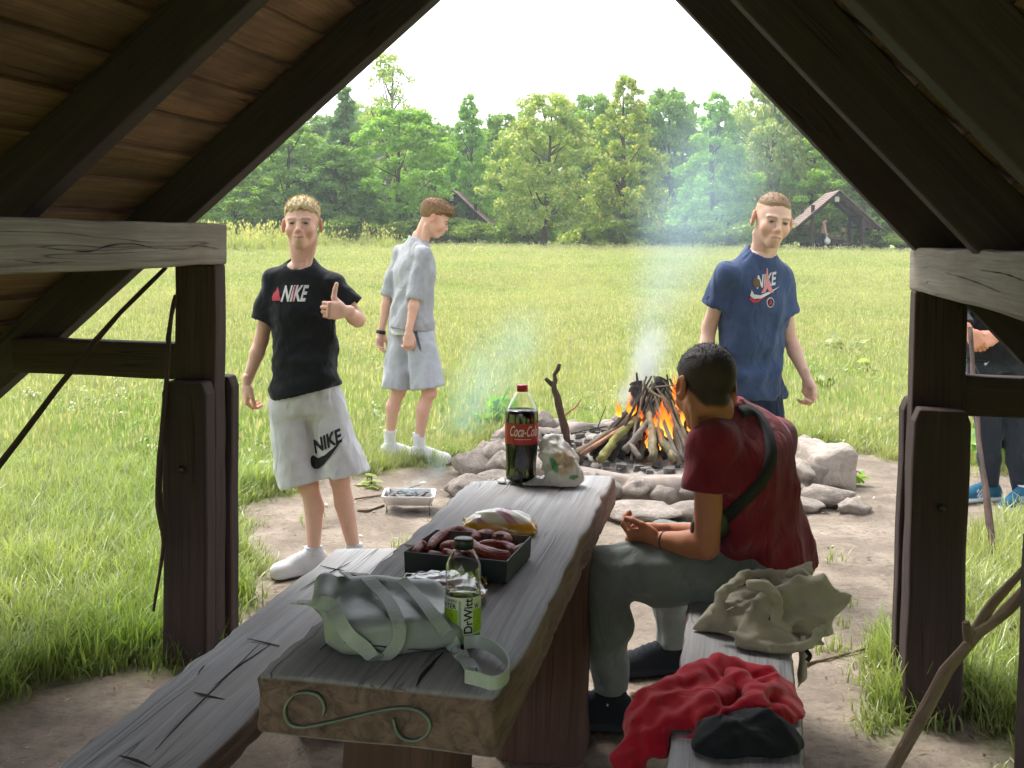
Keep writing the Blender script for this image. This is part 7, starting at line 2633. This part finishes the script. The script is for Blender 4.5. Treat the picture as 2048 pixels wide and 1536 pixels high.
# sleeve hanging over the edge of the seat
flap = Field(aty(1560, 1400, 3.0) - 0.06, aty(1660, 1270, 3.2) + 0.06, 0.0055)
flap.cone(aty(1607, 1285, 3.09), aty(1605, 1345, 3.09), 0.020, 0.022, 0.0, 'u', AX, 0.55)
flap.cone(aty(1605, 1345, 3.09), aty(1597, 1372, 3.09), 0.022, 0.008, 0.01, 'u', AX, 0.55)
flap.warp(folds(0.008, 60, 9), 0.02)
soft('hood_heap', g, M_khaki, hoodie, None, 2)
soft('sleeve', flap, M_khaki, hoodie, None, 1)
zp = spline([aty(1487, 1168, 3.155), aty(1515, 1178, 3.135), aty(1540, 1192, 3.115), aty(1548, 1215, 3.095), aty(1538, 1240, 3.085)], 24)
MB().tube(zp, 0.0022, 6).build('zip', MATS['black_webbing'], hoodie, True)
MB().ribbon(spline([aty(1612, 1300, 3.06), aty(1620, 1312, 3.05), aty(1614, 1322, 3.05)], 8), AX, 0.012, 0.002).build('tab', MATS['black_webbing'], hoodie, True)
M_redc = mat_cloth('red_fleece', C('#bd1d30'), C('#a41526'), bump=0.25, sheen=0.2, crease=0.8)
rc0 = onz(1420, 1490, 0.455)
redj = thing('red_jacket', 'bright red fleece jacket with black lining draped over the bench', 'jacket', (rc0[0], rc0[1], 0.45))
g = Field(aty(1215, 1600, 2.5) - np.array([0, 0.15, 0.06]), aty(1640, 1310, 2.7) + np.array([0.02, 0.25, 0.02]), 0.0055)
g.ell(aty(1450, 1450, 2.68), (0.165, 0.15, 0.080), 0.0)
g.ell(aty(1350, 1450, 2.62), (0.11, 0.13, 0.06), 0.04)
g.ell(aty(1540, 1435, 2.70), (0.09, 0.12, 0.08), 0.03)
rolls(g, [([(1300, 1418, 2.66), (1370, 1362, 2.74), (1455, 1342, 2.82), (1540, 1368, 2.80), (1588, 1425, 2.72)], 0.030, 0.026),
          ([(1392, 1475, 2.54), (1408, 1432, 2.57), (1440, 1392, 2.63), (1480, 1360, 2.72)], 0.026, 0.022),
          ([(1470, 1350, 2.73), (1498, 1372, 2.66), (1515, 1398, 2.61), (1505, 1420, 2.58)], 0.024, 0.020),
          ([(1400, 1448, 2.55), (1450, 1428, 2.55), (1508, 1404, 2.58)], 0.020, 0.024),
          ([(1510, 1388, 2.65), (1550, 1390, 2.68), (1585, 1420, 2.68)], 0.022, 0.016),
          ([(1520, 1440, 2.58), (1560, 1430, 2.60), (1594, 1465, 2.60)], 0.020, 0.018)], 0.010)
grooves(g, [([(1400, 1480, 2.50), (1420, 1440, 2.52), (1452, 1405, 2.57)], 0.007), ([(1470, 1428, 2.50), (1510, 1428, 2.52), (1545, 1412, 2.58)], 0.009), ([(1300, 1480, 2.52), (1370, 1458, 2.53), (1395, 1462, 2.53)], 0.007)])
# side hanging over the inner edge of the seat
g.cone(aty(1300, 1420, 2.64), aty(1255, 1520, 2.55), 0.030, 0.022, 0.04)
g.cone(aty(1255, 1520, 2.55), aty(1225, 1640, 2.50), 0.022, 0.014, 0.03)
g.warp(folds(0.034, 15, 16), 0.07)
g.warp(folds(0.016, 34, 19), 0.05)
g.warp(folds(0.006, 70, 36), 0.03)
g.cut(lambda X, Y, Z: np.where((X * AX[0] + Y * AX[1] - C0) > 0.488, 0.4565 - Z, -1.0))
soft('fleece', g, M_redc, redj, None, 2)
g = Field(aty(1350, 1600, 2.3) - np.array([0, 0.08, 0.03]), aty(1640, 1400, 2.6) + np.array([0.03, 0.1, 0.05]), 0.0055)
g.ell(aty(1490, 1484, 2.50), (0.115, 0.085, 0.060), 0.0)
g.ell(aty(1540, 1496, 2.48), (0.062, 0.065, 0.048), 0.03)
g.ell(aty(1435, 1488, 2.46), (0.05, 0.055, 0.036), 0.03)
g.warp(folds(0.024, 22, 26), 0.03)
g.warp(folds(0.006, 60, 46), 0.03)
g.plane(vv(0, 0, 0.4565), (0, 0, -1))
soft('lining', g, mat_cloth('black_lining', C('#1b1e22'), C('#131518'), rough=0.75, sheen=0.05), redj, None, 2)
# ================================================================== far shelters
def far_shelter(px, Y, rot, label, dims=(1.28, 2.15, 3.15)):
    p = aty(px, 470, Y)
    gz = float(ground_h(p[0], p[1]))
    o = thing('picnic_shelter', label, 'shelter', (p[0], p[1], gz), 'shelters across the meadow')
    hw, ev, ap = dims
    ey0, dep = 1.22, 4.2
    ang = math.atan((ap - ey0) / ev)
    R = np.array([[math.cos(rot), -math.sin(rot), 0], [math.sin(rot), math.cos(rot), 0], [0, 0, 1]])
    G = lambda a, b, z: np.array([p[0], p[1], gz]) + R @ np.array([a, b, z])
    rx, ry = R @ np.array([1.0, 0, 0]), R @ np.array([0, 1.0, 0])
    M_far = MATS['brown_stained_post']
    for b in (0.1, dep - 0.1):
        for s_ in (-1, 1):
            MB().box(G(s_ * hw, b, 1.1), ZX, rx, ry, (2.6, 0.17, 0.17), 0.01).build('post', M_far, o)
            MB().box(G(s_ * hw, b - 0.13, 0.35), ZX, rx, ry, (1.3, 0.17, 0.09), 0.01).build('ground_anchor', M_far, o)
            MB().box(G(s_ * (hw + 0.36), b, ey0 + 0.09), rx, ry, ZX, (0.78, 0.08, 0.13), 0.01).build('strut', M_far, o)
    for s_ in (-1, 1):
        MB().box(G(s_ * hw, dep / 2, 1.78), ry, rx, ZX, (dep + 0.2, 0.16, 0.15), 0.01).build('wall_plate', M_far, o)
        dn = rx * s_ * math.cos(ang) - ZX * math.sin(ang)
        nn = rx * s_ * math.sin(ang) + ZX * math.cos(ang)
        Ls = ev / math.cos(ang)
        for b in (0.05, dep / 2, dep - 0.05):
            MB().box(G(0, b, ap) + dn * Ls / 2 - nn * 0.09, dn, ry, nn, (Ls, 0.09, 0.16), 0.006).build('rafter', M_far, o)
        n = 15
        for k in range(n):
            tl = math.radians(7)
            bx = dn * math.cos(tl) + nn * math.sin(tl)
            bn = nn * math.cos(tl) - dn * math.sin(tl)
            MB().box(G(0, dep / 2, ap) + dn * (Ls * (k + 0.5) / n + 0.02) + nn * 0.02, ry, bx, bn, (dep + 0.5, Ls / n * 1.3, 0.028), 0.004, (2, 1, 1)).build('roof_plank', M_shing, o)
    MB().box(G(0, 0.02, ap - 0.5), rx, ry, ZX, (1.0, 0.06, 0.12), 0.006).build('collar_beam', M_far, o)
    MB().box(G(-0.1, -0.04, ap - 0.45), rx, ZX, ry, (0.22, 0.26, 0.02), 0.004).build('notice', mat_plain('pale_notice', C('#b9bcb8'), 0.6), o)
    return o, G, rx, ry
M_shing = mat_wood('pale_roof_plank', C('#6d5a53'), C('#a8948c'), C('#86746c'))  # one paler grey-brown for the roof planks across the meadow
sh2, G2, rx2, ry2 = far_shelter(1676, 59, math.radians(-6.5), 'brown open shelter across the meadow with two people inside')
sh3, G3, rx3, ry3 = far_shelter(906, 66, math.radians(-7), 'brown open shelter beyond the walking man\'s head')
def far_table(G, rx, ry, lab_t, lab_b):
    o = thing('picnic_table', lab_t, 'table', G(0, 2, 0), 'furniture of the far shelters')
    MB().box(G(0, 2, 0.74), ry, rx, ZX, (2.2, 0.5, 0.12), 0.01).build('tabletop', MATS['grey_tabletop'], o)
    for b in (1.3, 2.7):
        MB().box(G(0, b, 0.3), ZX, rx, ry, (0.8, 0.25, 0.25), 0.02).build('leg', MATS['log_wood'], o)
    for s_, q in ((-1, 'left'), (1, 'right')):
        o = thing('bench', lab_b[0 if s_ < 0 else 1], 'bench', G(s_ * 0.62, 2, 0), 'furniture of the far shelters')
        MB().box(G(s_ * 0.62, 2, 0.44), ry, rx, ZX, (2.2, 0.3, 0.09), 0.01).build('seat', MATS['grey_tabletop'], o)
        for b in (1.3, 2.7):
            MB().box(G(s_ * 0.62, b, 0.15), ZX, rx, ry, (0.5, 0.2, 0.2), 0.02).build('leg', MATS['log_wood'], o)
far_table(G2, rx2, ry2, 'plank table between the two people in the far shelter', ('bench beside the person holding the white bag', 'bench under the sitting person in camouflage'))
far_table(G3, rx3, ry3, 'plank table in the shelter beyond the walking man', ('bench under the open side of the shelter beyond the walking man', 'bench by the right posts of the shelter beyond the walking man'))
def far_person(label, G, a, b, sit, shirt, pants, h=0.022):
    q = lambda x_, y_, z_: G(a + x_, b + y_, z_)
    if sit:
        J = dict(pelvis=q(0, 0, 0.56), neck=q(-0.06, 0, 1.06), shL=q(0.0, 0.17, 1.0), shR=q(0.0, -0.17, 1.0), elL=q(-0.12, 0.2, 0.78), elR=q(-0.12, -0.2, 0.78), wrL=q(-0.32, 0.12, 0.82), wrR=q(-0.32, -0.12, 0.82), hipL=q(-0.02, 0.09, 0.54), hipR=q(-0.02, -0.09, 0.54), knL=q(-0.42, 0.1, 0.52), knR=q(-0.42, -0.1, 0.52), anL=q(-0.42, 0.1, 0.1), anR=q(-0.42, -0.1, 0.1))
        hd, fd = q(-0.08, 0, 1.24), (-1, 0, -0.1)
    else:
        J = dict(pelvis=q(0, 0, 0.95), neck=q(0.03, 0, 1.46), shL=q(0.0, 0.18, 1.4), shR=q(0.0, -0.18, 1.4), elL=q(0.05, 0.24, 1.12), elR=q(0.05, -0.24, 1.12), wrL=q(0.2, 0.2, 0.95), wrR=q(0.12, -0.22, 0.86), hipL=q(0, 0.09, 0.9), hipR=q(0, -0.09, 0.9), knL=q(0.02, 0.1, 0.5), knR=q(0.0, -0.1, 0.5), anL=q(0, 0.1, 0.1), anR=q(0, -0.1, 0.1))
        hd, fd = q(0.05, 0, 1.63), (1, 0.1, -0.2)
    base = q(0, 0, 0)
    o = thing('person', label, 'person', base, 'people in the far shelter')
    parts = make_head(hd, fd, 0, 1.0, SK2, C('#6b4f3a'), HL_, [(-0.1, 0.004), (0.0, 0.008), (0.05, 0.014), (0.12, 0.018)], o, h=0.012, detail=False)
    parts.append(make_body(J, 1.0, SK2, h))
    for s_ in 'LR':
        parts.append(make_hand(J['wr' + s_], J['wr' + s_] - J['el' + s_], (0, 1, 0.2), (0, 0, 1), 'relaxed', 1.0, 0.027, 0.012, col=SK2))
    join_skin('body', parts, M_skin, o)
    make_shirt(J, 1.05, shirt, o, long_sleeve=0.9, hem=-0.03, seed=3, h=h)
    make_bottoms(J, 1.02, pants, o, length=0.97, width=(0.10, 0.08), full=True, seed=5, h=h, name='trousers', waist_cut=not sit)
    for s_ in 'LR':
        an = J['an' + s_]
        shoe(an, fd[:2], 1.1, C('#3b3b3b'), C('#3b3b3b'), o, base[2], h=0.014)
    return o, J
fp1, JF = far_person('far person in pinkish jacket standing in the shelter with a white bag', G2, -0.62, 0.75, False, mat_cloth('pink_jacket', C('#c79a8c')), M_navy_cot)
far_person('far person in camouflage jacket sitting on the shelter bench', G2, 0.62, 1.6, True, mat_plain('camouflage', C('#7d8060'), 0.9, C('#454b3a'), 14), MATS['black_fleece'])
wbp = JF['wrR'] + vv(0.06, -0.02, -0.3)
gw = Field(wbp - 0.3, wbp + 0.35, 0.018)
gw.ell(wbp, (0.16, 0.1, 0.17), 0)
gw.cone(wbp + ZX * 0.1, JF['wrR'] - ZX * 0.08, 0.07, 0.02, 0.06)
gw.warp(folds(0.02, 18, 2), 0.05)
wbg = thing('white_bag', 'bulging white carrier bag held in the far shelter', 'bag', wbp)
soft('plastic_film', gw, mat_plain('white_film', C('#dedcda'), 0.5), wbg)

# ================================================================== sticks, branches, litter
L_dk = MATS['log_dark']
def stick(label, pix, r0, r1, mat=None, fork=None):
    return log_at(label, pix, r0, r1, mat or L_dk, fork, name='stick', cat='stick', group='sticks about the camp', n=8)
stick('straight dark pole leaning outside the left wall plate', [(332, 534, 4.25), (200, 672, 4.15), (0, 925, 4.02), (-200, 1190, 3.92), (-330, 1390, 3.88)], 0.010, 0.014)
stick('knobbly stick leaning behind the left post', [(352, 590, 4.12), (341, 640, 4.10), (333, 760, 4.08), (318, 960, 4.06), (322, 1030, 4.05), (331, 1090, 4.04)], 0.008, 0.013, None, [([(329, 1075, 4.045), (320, 1140, 4.08), (307, 1222, 4.12)], 0.008, 0.005)])
stick('long stick held upright by the person in black beyond the post', [(1941, 655, 6.62), (1945, 740, 6.45), (1956, 850, 6.1), (1974, 1000, 5.65), (1996, 1182, 5.22)], 0.010, 0.016, None, [([(1946, 725, 6.48), (1958, 748, 6.42)], 0.005, 0.002)])
Lb = mat_log('stick_smooth', C('#6e5c4c'), C('#94806b'), C('#7d6a57'))
stick('pale forked branch leaning across the lower right corner', [(1620, 1840, 2.60), (1780, 1545, 2.56), (1880, 1370, 2.52), (1945, 1278, 2.49), (1990, 1238, 2.47), (2060, 1170, 2.44), (2180, 1060, 2.40)], 0.0165, 0.011, Lb, [([(1948, 1275, 2.49), (1975, 1222, 2.50), (2020, 1170, 2.52), (2100, 1080, 2.55)], 0.015, 0.008), ([(1940, 1280, 2.49), (1932, 1246, 2.47)], 0.014, 0.009)])
stick('grey dead stick lying in the grass left of the post', [(25, 1345, 4.06), (75, 1292, 4.3), (128, 1225, 4.7), (160, 1160, 5.1)], 0.013, 0.006, MATS['log_grey'])
def ground_stick(label, pix, r0, r1):
    P = np.array([onz(a, b, 0.012) for a, b in pix])
    o = thing('twig', label, 'stick', P[0], 'twigs on the dirt')
    MB().tube(spline(P, 14), np.linspace(r0, r1, 14), 7, True, 0.3, 14).build('stem', MATS['log_brown'], o, True)
for lb, pix, a, b in (('brown stick on the dirt between table leg and left foot', [(1115, 1318), (1150, 1315), (1190, 1322)], 0.009, 0.006), ('stick on the dirt beside the seated boy\'s shoes', [(1262, 1390), (1290, 1384), (1330, 1366), (1390, 1352)], 0.012, 0.007), ('thin twig on the dirt right of the khaki jacket', [(1610, 1328), (1660, 1316), (1720, 1300), (1760, 1288)], 0.006, 0.004), ('bent twig beside the foil tray', [(715, 1022), (740, 1020), (768, 1010)], 0.008, 0.006), ('thin stick pointing at the foil tray from behind', [(710, 998), (770, 988), (840, 970)], 0.006, 0.004)):
    ground_stick(lb, pix, a, b)
# leafy cut branches and weeds
def leafy(label, px, py, Y, w, h, n, leaf, c0, c1, seed, name='leafy_branch', cat='branch', up=0.6):
    r = np.random.default_rng(seed)
    p = aty(px, py, Y)
    gz = float(ground_h(p[0], p[1]))
    o = thing(name, label, cat, (p[0], p[1], gz), 'leafy plants in the meadow')
    s = Y / FPX
    P, N, V, F, CC = [], [], [], [], []
    m = MB()
    k = max(3, n // 7)
    for i in range(k):
        a = r.uniform(0, 6.28)
        q = np.array([p[0] + math.cos(a) * w * s * 0.5 * r.uniform(0.3, 1), p[1] + math.sin(a) * w * s * 0.3, gz + h * s * r.uniform(0.4, 1)])
        m.tube(spline([(p[0], p[1], gz - 0.02), ((p[0] + q[0]) / 2, (p[1] + q[1]) / 2, (gz + q[2]) / 2 + 0.05), q], 6), np.linspace(0.006, 0.003, 6), 5, False)
        for j in range(n // k):
            t = r.uniform(0.35, 1.05)
            P.append(np.array([p[0], p[1], gz]) * (1 - t) + q * t + r.normal(0, leaf * 0.4, 3))
            d = q - np.array([p[0], p[1], gz])
            N.append(unit((r.normal(0, 0.5), r.normal(0, 0.5), up)))
    for P_, N_ in zip(P, N):
        u = unit(np.cross(N_, r.normal(size=3)))
        w_ = np.cross(N_, u)
        L_ = leaf * r.uniform(0.7, 1.3)
        kk = len(V)
        col = np.array(c0) * (1 - (t_ := r.random())) + np.array(c1) * t_
        for (a_, b_, dz) in ((-1, 0, 0), (-0.5, 0.55, 0.08), (0.3, 0.5, 0.05), (1, 0, -0.25), (0.3, -0.5, 0.05), (-0.5, -0.55, 0.08), (0, 0, -0.04)):
            V.append(P_ + u * a_ * L_ + w_ * b_ * L_ + N_ * dz * L_)
            CC.append(col)
        for q in range(6):
            F.append((kk + 6, kk + q, kk + (q + 1) % 6))
    m.build('stem', MATS['log_moss'], o, True)
    add('leaves', new_mesh('leaves', V, np.array(F), {'Col': ('COL', np.array(CC))}), M_leaf, o)
leafy('wilted pale leafy branch lying in the meadow', 1700, 720, 15.0, 110, 60, 46, 0.07, C('#9aa07f'), C('#c3c6ad'), 1)
leafy('second wilted branch trailing across the meadow right of the blue-shirted boy', 1738, 765, 12.6, 90, 50, 36, 0.06, C('#8f9a6c'), C('#c0c6a2'), 2)
leafy('dark green fallen leaf cluster by the blue-shirted boy\'s hand', 1650, 785, 11.5, 60, 34, 20, 0.055, C('#3d5a24'), C('#6f8a3a'), 3)
leafy('broad green leaves growing behind the cola bottle', 985, 868, 9.2, 70, 62, 18, 0.085, C('#4d7a24'), C('#86b03c'), 4, 'weed', 'plant')
leafy('broad-leaved weed growing behind the right post', 1955, 935, 8.0, 90, 120, 26, 0.09, C('#4f7a2a'), C('#8db04a'), 5, 'weed', 'plant')
leafy('broad-leaved weed beside the person in black', 2025, 950, 7.9, 80, 110, 24, 0.085, C('#5a8430'), C('#97b755'), 6, 'weed', 'plant')
leafy('small green weed at the foot of the stone slab', 1700, 985, 7.35, 60, 34, 14, 0.05, C('#5f8a34'), C('#98b45a'), 7, 'weed', 'plant')
leafy('fallen green leaves on the dirt by the walking man', 745, 985, 7.1, 70, 10, 16, 0.05, C('#6a7a3a'), C('#b9bf8e'), 8, 'fallen_leaves', 'leaves', 3.0)
# litter of chips and dead leaves nobody could count
V, F, CC = [], [], []
k = 0
while k < 800:
    x_, y_ = rng.uniform(-2.4, 3.0), rng.uniform(2.0, 7.3)
    if dirt_sd(np.array([x_]), np.array([y_]))[0] > 0.15:
        continue
    a = rng.uniform(0, 6.28)
    L_, W_ = rng.uniform(0.006, 0.03), rng.uniform(0.002, 0.008)
    u = np.array([math.cos(a), math.sin(a), rng.normal(0, 0.15)])
    w_ = np.array([-math.sin(a), math.cos(a), rng.normal(0, 0.3)])
    c0 = np.array([x_, y_, 0.010])
    i = len(V)
    V += [c0 - u * L_, c0 + w_ * W_, c0 + u * L_, c0 - w_ * W_]
    F.append((i, i + 1, i + 2, i + 3))
    cc = np.array(random.choice([C('#c4b396'), C('#8a6f50'), C('#d8cfc0'), C('#5a4a3a'), C('#7d6a4a')]))
    CC += [cc] * 4
    k += 1
lt = add('ground_litter', new_mesh('ground_litter', V, np.array(F), {'Col': ('COL', np.array(CC))}, False), M_shoe)
tag(lt, 'bits of bark and dead leaves scattered on the dirt', 'litter', kind='stuff')
# ================================================================== the air over the meadow
V = [(x_, y_, z_) for x_ in (-160, 160) for y_ in (-30, 150) for z_ in (-1.2, 20.0)]
F = [(0, 1, 3, 2), (4, 6, 7, 5), (0, 4, 5, 1), (2, 3, 7, 6), (0, 2, 6, 4), (1, 5, 7, 3)]
hz = add('haze', new_mesh('haze', V, F, smooth=False), None)
x = NT('haze')
x.t.nodes.remove(x.p)
pv = x.n('ShaderNodeVolumePrincipled')
pv.inputs['Color'].default_value = (0.90, 0.95, 1.0, 1)
pv.inputs['Density'].default_value = 0.0013
x.l(pv.outputs[0], x.t.nodes['Material Output'].inputs['Volume'])
hz.data.materials.append(x.m)
tag(hz, kind='stuff')
